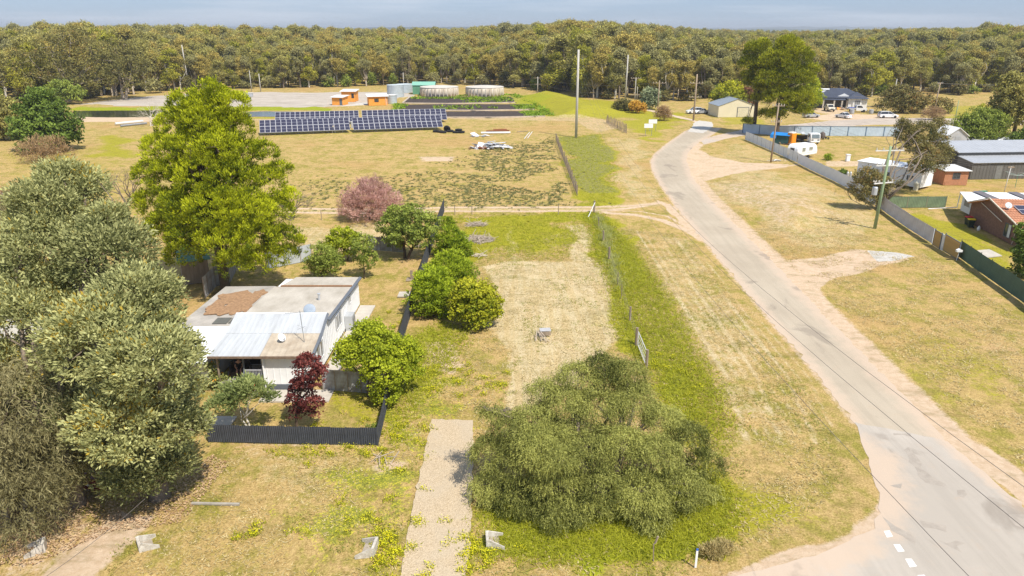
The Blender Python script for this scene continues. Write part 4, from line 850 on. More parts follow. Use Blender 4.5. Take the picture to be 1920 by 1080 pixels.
# ------------------------------------------------------------------ the white house
H = thing('white_house', 'white board house with verandah, zinc front roof and flat grey rear roof', 'house', (-12.9, 41.7, 0))
b = MB().prism_x([(.0, .42), (15.3, .1), (15.3, 2.33), (4.36, 2.94), (4.28, 3.42), (2.36, 2.86), (.0, 2.48)], -3.05, 0)
b.prism_x([(2.6, .42), (15.3, .1), (15.3, 2.33), (4.36, 2.94), (4.28, 3.42), (2.62, 2.90)], -6.0, -3.052); b.build('wall', m_white, H)
b = MB()
for k in range(34): y = .25 + k * .45; zt = np.interp(y, [0, 2.36, 4.28, 4.36, 15.3], [2.40, 2.78, 3.34, 2.86, 2.26]); b.box(.002, .032, y, y + .05, .40 if y < 8 else .12, zt)
b.build('cladding_batten', m_white, H)['kind'] = 'stuff'
b = MB()
for k in range(7): x = -2.85 + k * .42; b.box(x, x + .04, -.025, -.002, .44, 2.45)
b.build('front_cladding_batten', m_white, H)['kind'] = 'stuff'
b = MB()
for k in range(3): b.box(-3.05, -.005, -.03 - .004 * k, .2, .02 + k * .135, .14 + k * .135)
b.build('base_skirt', m_trim, H)
roof_sheet('verandah_roof', [(-6.35, -.35, 2.56), (-3.06, -.35, 2.56), (-3.06, 2.3, 3.0), (-6.1, 2.3, 3.0)], m_zinc, H, .3, .005)
roof_sheet('front_room_roof', [(-3.03, -.35, 2.57), (.18, -.35, 2.57), (.18, 2.3, 3.01), (-3.03, 2.3, 3.01)], m_tanroof, H, .4, .008)
roof_sheet('ridge_roof', [(-6.1, 2.26, 3.02), (.18, 2.26, 3.02), (.18, 4.35, 3.60), (-6.1, 4.35, 3.60)], m_zinc, H, .3, .004)
MB().slab([(-6.1, 4.40, 3.08), (.10, 4.40, 3.08), (.10, 12.6, 2.62), (-6.1, 12.6, 2.62)], .08).build('rear_roof', m_greyroof, H)
MB().slab([(-5.6, 12.66, 2.66), (.10, 12.66, 2.66), (.10, 15.5, 2.42), (-5.2, 15.5, 2.42)], .08).build('back_room_roof', m_greyroof, H)
MB().box(-5.6, .08, 12.5, 12.72, 2.64, 2.70).build('leaf_litter_strip', mat('leaf_litter', (.25, .13, .06), .95, .3, 6), H)
MB().slab([(.16, -.36, 2.56), (.34, -.36, 2.50), (.34, 2.3, 2.94), (.16, 2.3, 3.04)], .14).slab([(.16, 2.3, 3.04), (.34, 2.3, 2.94), (.30, 4.4, 3.56), (.16, 4.4, 3.64)], .14).slab([(.08, 4.5, 3.14), (.30, 4.5, 3.06), (.30, 15.5, 2.40), (.08, 15.5, 2.48)], .12).build('barge_flashing', m_trim, H)
MB().box(-6.35, .2, -.47, -.36, 2.44, 2.56).build('gutter', mat('rusty_gutter', (.20, .14, .10), .7, .4, 5), H)
MB().box(-6.1, .16, 4.34, 4.46, 3.52, 3.62).build('ridge_capping', m_white, H)
window(H, 1.5, 1.05, 1.7, 1.25, 0, 'x+'); window(H, 7.0, 1.1, 1.7, 1.2, 0, 'x+'); window(H, 11.5, 1.5, .7, .65, 0, 'x+', bars=0)
MB().box(.03, .62, 9.6, 10.6, .02, 1.25).build('air_conditioner', m_grey, H); MB().box(.64, .66, 9.75, 10.45, .25, 1.05).build('air_conditioner_grille', m_steel, H)
b = MB()
for k in range(9): b.box(-6.0 + k * .325, -6.0 + k * .325 + .315, 0.0, 2.58, .46, .56)
b.build('deck_board', mat('grey_deck_boards', (.33, .31, .29), .8, .15, 3), H); MB().box(-6.0, -3.08, .02, .12, .05, .45).build('deck_skirt', m_trim, H)
for k in range(3): MB().box(-5.6, -4.3, -.3 * (k + 1), -.3 * k - .01, .02, .42 - .13 * k).build('step', m_trim, H)
for x in (-5.95, -4.3, -3.12): MB().box(x - .05, x + .05, .0, .1, .56, 2.50).build('verandah_post', m_wood if x < -5 else m_trim, H)
MB().box(-6.1, -3.05, -.06, -.005, 2.34, 2.46).build('verandah_beam', m_white, H)
b = MB(); b.box(-4.24, -3.18, .02, .08, 1.36, 1.44).box(-4.24, -3.18, .02, .08, .64, .70)
for k in range(11): b.box(-4.2 + k * .095, -4.17 + k * .095, .035, .065, .70, 1.36)
b.build('railing', mat('railing_grey', (.42, .43, .46), .6, .1), H)
b = MB(); b.hexa([(-4.3, -.95, .75), (-4.24, -.95, .75), (-4.24, .0, 1.36), (-4.3, .0, 1.36), (-4.3, -.95, .83), (-4.24, -.95, .83), (-4.24, .0, 1.44), (-4.3, .0, 1.44)]).box(-4.31, -4.23, -1.0, -.92, .02, .85)
b.build('stair_rail', m_trim, H)
MB().box(-6.0, -3.06, 2.585, 2.598, .6, 2.3).build('verandah_shade_sheet', m_dark, H); window(H, -4.0, 1.0, .8, 1.1, 2.583, 'y-')  # dark sheet over the white back wall paints the verandah's shade
MB().tube([(-3.0, -.1, .05), (-3.02, -.1, 2.3), (-3.0, -.4, 2.45)], .045, 6).build('downpipe', m_white, H)
# left wing
MB().slab([(-10.6, 4.5, 2.44), (-6.15, 4.5, 2.48), (-6.15, 13.0, 2.52), (-10.2, 13.0, 2.48)], .07).build('carport_roof', mat('carport_roof_sheet', (.40, .37, .33), .8, .25, .7), H)
lv = MB(); rr_ = np.random.default_rng(3)
for cx, cy, ra, rb in ((-8.3, 10.2, 1.5, 1.5), (-7.3, 8.8, .9, 1.9), (-8.6, 7.6, 1.2, .9), (-9.3, 8.9, .5, 1.2), (-6.9, 11.2, .5, .9)):
    ph_ = rr_.uniform(0, 6); ring = [(cx + math.cos(a) * ra * (1 + .22 * math.sin(3*a + ph_) + rr_.uniform(-.1, .1)), cy + math.sin(a) * rb * (1 + .2 * math.sin(5*a + ph_) + rr_.uniform(-.1, .1))) for a in np.linspace(0, 2*math.pi, 36, endpoint=False)]
    zz = 2.51 + .004 * ra; lv.prism_z(ring, zz, zz + .03)
lv.build('leaf_litter', mat('leaf_litter_brown', (.33, .20, .11), .95, .35, 5), H)['kind'] = 'stuff'
MB().box(-8.2, -7.2, 5.1, 6.2, 2.50, 2.54).box(-7.1, -6.3, 5.2, 6.2, 2.50, 2.54).build('skylight', mat('skylight_sheet', (.14, .14, .13), .4, .1), H)
MB().box(-10.3, -6.05, 4.62, 12.8, .05, 2.36).build('carport_wall', m_white2, H)
MB().slab([(-12.0, -.6, 2.2), (-6.5, -.6, 2.2), (-6.35, 4.4, 2.6), (-11.8, 4.4, 2.6)], .07).build('side_verandah_roof', m_white, H)
MB().box(-11.6, -6.7, .3, 4.2, .05, 2.15).build('side_wall', m_white2, H)
MB().tube([(-1.6, 9.0, 2.6), (-1.6, 9.0, 3.3)], .09, 8).tube([(-1.6, 9.0, 3.3), (-1.6, 9.0, 3.36)], .13, 8).build('flue', m_grey, H)
# rooftop things
dish('satellite_dish', 'blue grey satellite dish on the flat rear roof of the white house', (-14.15, 46.9, 2.95), R(10), .42, .55)
dish('satellite_dish', 'small pale dish lying low on the tan front room roof', (-15.05, 43.0, 2.78), R(60), .28, .3, m_white)
t = thing('tv_antenna', 'thin lattice television antenna on the front roof corner', 'antenna', (-13.5, 42.9, 2.75))
MB().tube([(0, 0, -.1), (-.1, 0, 2.3)], .022, 5).build('mast', m_steel, t)
b = MB().tube([(-1.1, .1, 2.05), (.25, -.1, 2.25)], .015, 4)
for k in range(8): c = Vector((-1.1 + k * .18, .1 - k * .026, 2.05 + k * .028)); b.tube([c + Vector((0, -.3 + .02 * k, 0)), c + Vector((0, .3 - .02 * k, 0))], .008, 3)
b.tube([(-.35, 0, 1.0), (.15, 0, 1.2)], .012, 4).tube([(-.35, 0, 1.3), (.15, 0, 1.05)], .012, 4); b.build('boom', m_steel, t)
t = MB().hexa([(-12.83, 44.5, -.05), (-11.8, 44.5, -.05), (-11.55, 56.8, -.05), (-12.83, 56.8, -.05), (-12.83, 44.5, .05), (-11.8, 44.5, .05), (-11.55, 56.8, .05), (-12.83, 56.8, .05)]).build('path', m_concrete); tag(t, 'narrow concrete path along the white house\'s right side', kind='structure')
t = MB().box(-15.9, -11.5, 40.1, 41.62, -.05, .06).build('front_path', m_concrete); tag(t, 'concrete slab in front of the white house', kind='structure')
t = MB().box(-19.4, -16.6, 37.2, 38.3, -.05, .03).build('lawn_slab', m_concrete); tag(t, 'small slab beside the frangipani', kind='structure')

# ------------------------------------------------------------------ people: one person sitting on the verandah
def person(name, label, loc, rz, joints, edges, rad, mats_, cloth):
    t = thing(name, label, 'person', loc, rz)
    me = bpy.data.meshes.new('body'); me.from_pydata(joints, edges, []); o = link('body', me, t)
    m = o.modifiers.new('skin', 'SKIN'); lay = me.skin_vertices[0].data if me.skin_vertices else None
    if lay is None: me.attributes; 
    for i, q in enumerate(rad): me.skin_vertices[0].data[i].radius = (q, q)
    me.skin_vertices[0].data[0].use_root = True
    o.modifiers.new('sub', 'SUBSURF').levels = 1; me.materials.append(mats_); return t, o
import bmesh
def skin_obj(name, joints, edges, rad, m, parent):
    me = bpy.data.meshes.new(name); b_ = bmesh.new(); ly = b_.verts.layers.skin.verify(); vs = [b_.verts.new(j) for j in joints]
    for v, q in zip(vs, rad): v[ly].radius = (q, q)
    vs[0][ly].use_root = True
    for e in edges: b_.edges.new((vs[e[0]], vs[e[1]]))
    b_.to_mesh(me); b_.free(); me.materials.append(m); o = link(name, me, parent); o.modifiers.new('skin', 'SKIN'); s = o.modifiers.new('sub', 'SUBSURF'); s.levels = 1; s.render_levels = 1; return o
t = thing('person', 'person in dark clothes with bare legs sitting on the verandah', 'person', (-17.9, 42.7, .56), R(15))
J = [(0,0,.48),(0,.03,.72),(0,.02,.98),(0,0,1.06),(0,-.04,1.2),(.11,-.02,.47),(.13,-.42,.5),(.13,-.45,.06),(.13,-.6,.03),(-.11,-.02,.47),(-.13,-.40,.5),(-.10,-.55,.08),(-.10,-.7,.05),(.19,.02,.93),(.24,-.08,.68),(.14,-.3,.62),(.12,-.38,.62),(-.19,.02,.93),(-.24,-.08,.68),(-.14,-.28,.62),(-.12,-.36,.62)]
E_ = [(0,1),(1,2),(2,3),(3,4),(0,5),(5,6),(6,7),(7,8),(0,9),(9,10),(10,11),(11,12),(2,13),(13,14),(14,15),(15,16),(2,17),(17,18),(18,19),(19,20)]
skin_obj('body', J, E_, [.13,.13,.12,.055,.10,.085,.062,.045,.035,.085,.062,.045,.035,.055,.04,.03,.035,.055,.04,.03,.035], mat('skin', (.52, .30, .21), .6, .08), t)
skin_obj('shirt', [J[0], J[1], J[2], (.19,.02,.93), (.22,-.03,.8), (-.19,.02,.93), (-.22,-.03,.8)], [(0,1),(1,2),(2,3),(3,4),(2,5),(5,6)], [.155,.15,.14,.075,.06,.075,.06], mat('dark_cloth', (.03, .03, .035), .9, .2), t)
skin_obj('shorts', [J[0], (.12,-.22,.49), (-.12,-.22,.49)], [(0,1),(0,2)], [.16,.105,.105], mat('dark_cloth', (.03, .03, .035)), t)
MB().lathe([(.02,.12),(.09,.09),(.115,.02),(.10,-.06),(.05,-.08)], 12, (0,-.02,1.22)).build('hair', mat('dark_hair', (.03, .02, .015), .7), t, smooth=True)
t = thing('outdoor_sofa', 'low dark wicker sofa under the verandah', 'sofa', (-17.9, 42.85, .56), R(15)); mw_ = mat('dark_wicker', (.075, .06, .05), .9, .3, 20)
MB().box(-.6, .6, -.35, .35, .02, .36).build('seat', mw_, t); MB().box(-.6, .6, .24, .38, .37, .8).build('backrest', mw_, t)
for x in (-.68, .58): MB().box(x, x + .1, -.35, .38, .02, .58).build('armrest', mw_, t)
t = thing('flower_pot', 'pot with bright red blooms beside the verandah steps', 'flower pot', (-16.35, 40.9, 0)); MB().lathe([(.13, 0), (.2, .4), (.22, .42), (.17, .42)], 12).build('pot', m_steel, t)
MB().lathe([(.05, .42), (.2, .5), (.26, .66), (.12, .8), (.02, .82)], 8).build('bloom', mat('red_bloom', (.75, .06, .02), .7, .3, 12), t)

# ------------------------------------------------------------------ fences
def fence(name, label, pts, h, panel, m, mp_=None, pitch=.16, amp=.02, post=.05, group=None, rail=False, posth=.08, start=0, gapz=.03, world=False, skip=()):
    pts = [Vector((*p, 0)) if world else G(*p) for p in pts]; t = thing(name, label, 'fence', pts[0], 0, group); o0 = pts[0]; cache = {}; cnt = 0
    for a, b in zip(pts[:-1], pts[1:]):
        d = b - a; L_ = d.length; k = max(1, round(L_ / panel)); w_ = L_ / k; rz = math.atan2(d.y, d.x)
        for i in range(k):
            if cnt not in skip:
                key = round(w_, 3)
                if key not in cache: cache[key] = corr(MB(), w_ - .02, h - gapz, pitch, amp, .01, gapz).mesh('panel', m)
                hs = 1 + .012 * math.sin(cnt * 2.1)
                pn = link('panel', cache[key], t, a - o0 + d * i / k, (R(.4) * math.sin(cnt * 1.7), 0, rz)); pn.scale = (1, 1, hs)
            if 'post' not in cache: cache['post'] = MB().box(-post/2, post/2, -post/2, post/2, 0, h + posth).mesh('post', mp_ or m)
            link('post', cache['post'], t, a - o0 + d * i / k + Vector((0, 0, 0)), (0, 0, rz)); cnt += 1
        if rail:
            u = d.normalized(); n_ = Vector((-u.y, u.x, 0)) * .045
            for z in ((.25, h) if rail == 2 else (h,)): MB().tube([a - o0 + Vector((0, 0, z)) - n_, b - o0 + Vector((0, 0, z)) - n_], .035, 4).build('rail', mp_ or m, t)
    link('post', cache['post'], t, pts[-1] - o0); return t
fence('front_fence', 'low dark ribbed metal fence across the front of the white house yard', [(392,829),(708,835)], 1.12, .9, m_fence_dark, m_fence_dark, .11, .022, posth=.02)
fence('side_fence', 'low dark metal fence running back from the front corner beside the lime tree', [(709,835),(730,745)], 1.15, 1.2, m_fence_dark, m_fence_dark, .11, .022, posth=.02)
fence('side_fence', 'tall dark metal fence running back to the dirt track beside the shrub row', [(731,743),(762,617),(793,517),(813,455),(833,396)], 1.65, 2.4, m_fence_dark, m_fence_dark, .2, .025, posth=.03)
fence('tin_fence', 'patchy old corrugated iron fence joining the white house to the side fence', [(606,731),(727,741)], 1.5, .8, m_tin, m_wood, .09, .015, posth=-.1)
fence('tin_fence', 'pale grey iron fence panels behind the pine in the back yard', [(500,505),(585,488)], 1.7, 1.3, mat('pale_tin', (.48, .52, .56), .6, .15, 1.5), m_wood, .12, .02)
fence('tin_fence', 'mixed iron and timber fence behind the almond tree', [(690,468),(760,474)], 1.5, 1.3, m_tin, m_wood, .12, .02)
fence('tin_fence', 'leaning grey iron sheets beside the pine trunk', [(385,560),(405,538),(432,530),(444,505)], 1.9, 1.1, m_tin, m_wood, .12, .02)
fg = fence('boundary_fence', 'long pale grey metal fence on the right running to the caravan', [(1397,262),(1435,278),(1477,297),(1494,305)], 1.75, 2.4, m_fence_grey, m_trim, .22, .02)
fence('boundary_fence', 'pale grey metal fence between caravan and leaning tree', [(1495,306),(1520,319),(1560,338),(1603,360),(1640,384)], 1.75, 2.4, m_fence_grey, m_fence_grey, .22, .02, posth=.0)
fence('boundary_fence', 'weathered grey fence from the leaning tree to the bamboo gates', [(1646,388),(1662,400),(1700,427),(1747,457)], 1.7, 2.2, mat('weathered_fence_sheet', (.58, .56, .56), .8, .15, 1.0), m_fence_grey, .2, .03, posth=.0)
fence('green_fence', 'dark green metal fence panels right of the bamboo gate', [(1797,482),(1920,569),(1990,625)], 1.75, 2.1, m_fence_green, m_fence_green, .2, .022, posth=.12)
fence('green_fence', 'old faded green fence behind the grey fence near the brick house', [(1664,390),(1772,389)], 1.5, 2.4, mat('faded_green_sheet', (.17, .23, .14), .8, .25, 1), m_wood, .2, .02)
fence('blue_fence', 'faded blue metal fence with dark posts along the side road', [(1392,249),(1455,254),(1690,256)], 2.1, 3.6, m_fence_blue, m_post_blue, .3, .015, post=.14, rail=1, posth=.02)
def gate(name, label, a, b, h, m, fm):
    A, B = G(*a), G(*b); d = B - A; t = thing(name, label, 'gate', A, math.atan2(d.y, d.x)); w_ = d.length; n = max(4, int(w_ / .16)); base = MB().box(.0, w_ / n - .012, -.03, .0, .08, h - .06).mesh('slat', m)
    for k in range(n): link('slat', base, t, (k * w_ / n, 0, 0))
    MB().box(-.04, w_ + .04, -.05, .03, h - .06, h).box(-.04, w_ + .04, -.05, .03, .02, .08).box(-.08, -.01, -.06, .04, 0, h + .12).box(w_ + .01, w_ + .08, -.06, .04, 0, h + .1).build('frame', fm, t); return t
gate('bamboo_gate', 'narrow bamboo gate in a dark frame next to the grey fence', (1749,459), (1761,467), 1.7, m_bamboo, m_trim)
gate('bamboo_gate', 'wide bamboo gate in a dark frame next to the green fence', (1768,470), (1795,487), 1.8, m_bamboo, m_trim)
A = G(1762,467); B = G(1767,470); t = MB().box(0, (B-A).length, -.04, .04, 0, 1.7).build('white_screen', m_white2, None, A, math.atan2(*(B-A).yx)); tag(t, 'single white panel between the two bamboo gates', 'screen')
# dark picket fences and paddock posts
def pickets(label, a, b, h, n, m=m_wood):
    A, B = G(*a), G(*b); t = thing('picket_fence', label, 'fence', A); r_ = np.random.default_rng(n); base = [MB().box(-.05, .05, -.03, .03, -.05, h * k).mesh('picket', m) for k in (.85, 1, 1.1)]
    for i in range(n): link('picket', base[i % 3], t, (B - A) * i / (n - 1), (r_.normal(0, .06), r_.normal(0, .06), r_.uniform(0, 3)))
    MB().tube([(0, 0, h * .75), tuple(B - A + Vector((0, 0, h * .75)))], .03, 4).tube([(0, 0, h * .3), tuple(B - A + Vector((0, 0, h * .3)))], .03, 4).build('rail', m, t)
pickets('dark old picket fence beside the tall concrete pole', (1042,262), (1082,366), 1.5, 74); pickets('short dark picket fence beyond the tall concrete pole', (1137,230), (1175,250), 1.9, 40)
def post(label, px, py, h, r_=.07, m=m_wood, group='posts of the overgrown paddock fence', lean=0, name='fence_post'):
    t = MB().tube([(0, 0, -.1), (lean * h * .5, 0, h * .5), (lean * h, 0, h)], [r_, r_ * .95, r_ * .9], 7).build(name, m, None, G(px, py)); return tag(t, label, 'post', group)
for lb, px, py, h, r_ in [('grey corner post with white stay where fence meets dirt track', 1114, 398, 1.5, .13), ('thin wooden post second from the track corner', 1122, 424, 1.1, .05), ('leaning grey post amid tall weeds', 1131, 452, 1.2, .09),
                          ('short thick brown post standing out in the green grass', 1142, 486, 1.3, .12), ('dark steel post below the thick brown one', 1158, 533, 1.2, .035), ('dark steel post midway along the green strip', 1165, 560, 1.3, .03),
                          ('pale grey post above the white gate', 1181, 601, 1.2, .09), ('thick gate post at the back end of the white gate', 1193, 646, 1.35, .12), ('dark gate post at the near end of the white gate', 1212, 688, 1.3, .11)]:
    post(lb, px, py, h, r_)
for lb, px, py in [('leaning thin post by the track near the side fence', 853, 402), ('thin steel post on the track middle', 885, 403), ('thin steel post on the track near its corner post', 1047, 401), ('white topped post in the bare back yard', 603, 412), ('slim dark post between pine and pink bush', 636, 408)]:
    post(lb, px, py, 1.2, .05, group='posts beside the dirt track')
A = G(1115,398); t = MB().tube([A + Vector((0,0,1.3)), G(1103,407)], .05, 6).build('fence_stay', m_white2); tag(t, 'white diagonal stay propping the corner post', 'fence stay')
for i, (a, b) in enumerate([((1114,398),(1193,646)), ((833,398),(1114,398))]):
    A, B = G(*a), G(*b); mb = MB()
    for z in (.5, .8, 1.1): mb.tube([A + Vector((0, 0, z)), B + Vector((0, 0, z))], .008, 3)
    tag(mb.build('fence_wire', m_wire), ['thin wires of the overgrown paddock fence', 'thin wires of the fence along the dirt track'][i], 'fence wire')
A, B = G(1195,648), G(1211,688); t = thing('field_gate', 'white tubular metal gate standing in the long grass', 'gate', A, math.atan2((B-A).y, (B-A).x)); w_ = (B-A).length; mg = mat('gate_tube', (.62, .62, .60), .5, .1)
MB().tube([(0.1,0,.15),(w_-.1,0,.15),(w_-.1,0,1.15),(.1,0,1.15),(.1,0,.15)], .03, 6).build('frame', mg, t)
for z in (.35, .55, .85): MB().tube([(.1,0,z),(w_-.1,0,z)], .015, 4).build('bar', mg, t)
MB().tube([(.1,0,.15),(w_*.5,0,1.15)], .018, 5).tube([(w_*.5,0,.15),(w_*.5,0,1.15)], .018, 5).build('brace', mg, t)

# ------------------------------------------------------------------ poles and wires
def pole(label, px, py, top, r_=.16, m=None, arms=(), name='power_pole', lean=(0, 0), cat='power pole', insul=True, group=None):
    b = G(px, py); h = HT(b, top); t = thing(name, label, cat, b, 0, group)
    MB().tube([(0, 0, -.2), (lean[0] * h * .5, lean[1] * h * .5, h * .5), (lean[0] * h, lean[1] * h, h)], [r_, r_ * .85, r_ * .7], 10).build('pole', m or m_pole, t, smooth=True)
    for (dz, w_, rz) in arms:
        z = h - dz; c, s = math.cos(rz), math.sin(rz); lx, ly = lean[0] * z, lean[1] * z
        a = MB().hexa([(lx - c*w_ - s*.06, ly - s*w_ + c*.06, z-.06), (lx + c*w_ - s*.06, ly + s*w_ + c*.06, z-.06), (lx + c*w_ + s*.06, ly + s*w_ - c*.06, z-.06), (lx - c*w_ + s*.06, ly - s*w_ - c*.06, z-.06),
                       (lx - c*w_ - s*.06, ly - s*w_ + c*.06, z+.06), (lx + c*w_ - s*.06, ly + s*w_ + c*.06, z+.06), (lx + c*w_ + s*.06, ly + s*w_ - c*.06, z+.06), (lx - c*w_ + s*.06, ly - s*w_ - c*.06, z+.06)]).build('crossarm', m_white2 if m is m_gpole else m_pole, t)
        if insul:
            for u in (-.92, -.45, .45, .92): MB().lathe([(.05, 0), (.08, .08), (.05, .14), (.07, .2), (.03, .26)], 8, (lx + c*w_*u, ly + s*w_*u, z + .06)).build('insulator', m_ceramic, a)
    return t, b, h
pole('tall bare concrete pole in the weedy strip', 1080, 258, 93, .30, m_cpole, [])
pole('slim concrete pole behind the brown bushes', 1172, 190, 103, .26, m_cpole, [], lean=(.015, 0))
pole('steel pole with two crossarms left of the timber poles', 1190, 192, 145, .14, m_cpole, [(.3, 1.6, 0), (5.4, 1.4, 0)])
pole('thin second pole close beside the double crossarm one', 1194, 190, 162, .10, m_cpole, [], insul=False)
pole('brown timber pole with one crossarm by the far lane', 1233, 207, 151, .20, m_pole, [(.7, 1.9, 0)])
pole('timber pole with curved top insulators where lane meets road', 1300, 226, 139, .24, m_pole, [(2.2, 1.6, 0), (5.6, 1.6, 0)])
pole('timber pole with twin crossarms beside the white fence', 1445, 304, 193, .17, m_pole, [(.5, 1.05, 0), (3.2, .95, 0)], lean=(.02, 0))
pt, pb, ph = pole('green treated pole with three crossarms and grey transformer', 1640, 428, 274, .20, m_gpole, [(.5, 1.7, R(5)), (2.2, 1.3, R(5)), (4.2, 1.4, R(20))], lean=(.02, 0))
MB().lathe([(.28, 0), (.30, .05), (.30, .85), (.22, .95)], 14, (-.75, 0, ph - 5.6)).build('transformer', m_grey, pt); 
for k in range(3): MB().lathe([(.05, 0), (.09, .06), (.04, .2)], 6, (-1.05 + k * .3, 0, ph - 4.1)).build('fuse', m_ceramic, pt)
pole('timber pole among the bushes right of the white cars', 1750, 214, 155, .20, m_pole, [(.2, 1.0, R(20))], lean=(.03, 0))
pole('pale slim pole top behind the garden bushes', 1672, 200, 148, .16, m_cpole, [], lean=(.02, 0), insul=False)
pole('tall leaning pale pole above the great pine on the left', 355, 168, 84, .22, m_cpole, [(2.2, 1.2, 0), (3.6, .8, 0)], lean=(-.025, 0), insul=False)
pole('pole with crossarm at the forest edge left of the huts', 489, 172, 138, .18, m_cpole, [(.5, 1.6, 0)], insul=False)
pole('white pole rising behind the corrugated tanks', 757, 162, 136, .18, m_cpole, [(.6, 1.2, 0)], insul=False)
pole('pole with two crossarms at the forest edge right of the tanks', 1008, 174, 144, .18, m_cpole, [(.4, 1.5, 0), (2.6, 1.2, 0)], insul=False)
pole('thin forked pole at the forest edge', 472, 172, 132, .14, m_cpole, [], insul=False)
pole('thin green post on the right paddock', 1789, 232, 188, .13, m_gpole, [], insul=False, name='green_pole', cat='pole')
pole('slim service pole beside the caravan', 1512, 296, 245, .06, m_steel, [], insul=False, name='service_pole', cat='pole', lean=(.03, 0))
pole('thin steel pole behind the tiled brick house', 1882, 362, 312, .06, m_white2, [(.1, .45, 0)], insul=False, name='service_pole', cat='pole', lean=(.05, 0))
def wire(label, pts, sag, r_=.018, name='overhead_wire'):
    P_ = []
    for (a, b) in zip(pts[:-1], pts[1:]):
        a, b = Vector(a), Vector(b)
        for k in range(24): u = k / 24; p = a.lerp(b, u); p.z -= 4 * sag * u * (1 - u); P_.append(p)
    P_.append(Vector(pts[-1])); return tag(MB().tube(P_, r_, 4).build(name, m_wire), label, 'wire')
pA = G(1080, 258); 
for nm, x0, x1, dz in [('left one of the three long wires sweeping over the road verge', .2, 10.2, 2.6), ('middle one of the three long wires crossing the junction', .5, 12.9, 2.9), ('right one of the three long wires crossing the junction', .8, 14.4, 2.9)]:
    hA = HT(pA, 93); wire(nm, [(pA.x + x0, pA.y, hA - dz), (x1, 8.0, 11.0)], 6.0, .009)
tA = G(1445, 304); hA = HT(tA, 193); tB = pb; fA = G(1300, 226); hF = HT(fA, 139)
for k, lb in enumerate(('left', 'middle', 'right')):
    o = (k - 1) * .95; wire(f'{lb} wire between the green pole and the twin crossarm pole', [(tB.x + .3 + o * 1.6, tB.y, ph - .2), (tA.x + .2 + o, tA.y, hA - .2)], .7, .010)
    wire(f'{lb} wire between the twin crossarm pole and the lane pole', [(tA.x + .2 + o, tA.y, hA - .2), (fA.x + o * 1.4, fA.y, hF - 2.0)], .9, .012)
    wire(f'{lb} wire running down right from the green pole over the brick house', [(tB.x + .3 + o * 1.6, tB.y, ph - .3), (tB.x + 22 + o, tB.y - 7.5, 7.2)], .6, .009)
wire('long service line dropping from the green pole over the lawn', [(tB.x + .1, tB.y, ph - 6), tuple(G(1905, 485, 2.6))], .4, .009)
wire('service line from the lower left corner into the silky oak', [tuple(G(40, 1112, 4.0)), tuple(G(272, 935, 4.0))], .15, .009)
gB = G(1233, 207); hB = HT(gB, 151)
for k in range(2): wire(['upper', 'lower'][k] + ' wire from the lane pole to the forest edge pole', [(fA.x, fA.y, hF - 2 - k * 3.5), (gB.x, gB.y, hB - .5 - k * 3), (G(1008,174).x, G(1008,174).y, HT(G(1008,174), 144) - .5 - k * 2), (G(757,162).x, G(757,162).y, HT(G(757,162), 136) - .6 - k)], 1.6, .03)
vA = G(1750, 214); wire('pale wire from the bushes pole to the right edge', [(vA.x + .5, vA.y, HT(vA, 155) - .2), (vA.x + 55, vA.y + 10, 9.5)], 1.2, .035)
wire('pale wire from the bushes pole to the navy roofed house', [(vA.x + .5, vA.y, HT(vA, 155) - .2), tuple(G(1600, 180, 4.6))], 1.6, .03)
# ------------------------------------------------------------------ solar arrays
m_cell = bpy.data.materials.new('solar_cell'); t_, b_ = nodes_of(m_cell); q = NB(m_cell); b_.inputs['Roughness'].default_value = .25; b_.inputs['Specular IOR Level'].default_value = .5
co = q.n('ShaderNodeTexCoord').outputs['Object']; t_.links.new(q.mix(q.noise(co, .6, 3), (.022, .022, .045), (.05, .05, .085)), b_.inputs['Base Color'])
m_frame = mat('aluminium_frame', (.62, .62, .66), .4, .05, metal=.3)
CW, PLN, TILT = 1.21, 2.25, R(31)
def panel_mesh():
    mb = MB(); w_, l = CW - .03, PLN - .04
    mb.mi(0).box(.05, w_ - .05, .06, l / 2 - .02, .0, .045).box(.05, w_ - .05, l / 2 + .02, l - .06, .0, .045)
    mb.mi(1).box(0, .05, 0, l, -.01, .055).box(w_ - .05, w_, 0, l, -.01, .055).box(.05, w_ - .05, 0, .06, -.01, .055).box(.05, w_ - .05, l - .06, l, -.01, .055).box(.05, w_ - .05, l/2 - .02, l/2 + .02, -.01, .05)
    return mb.mesh('solar_panel', [m_cell, m_frame])
pm = panel_mesh()
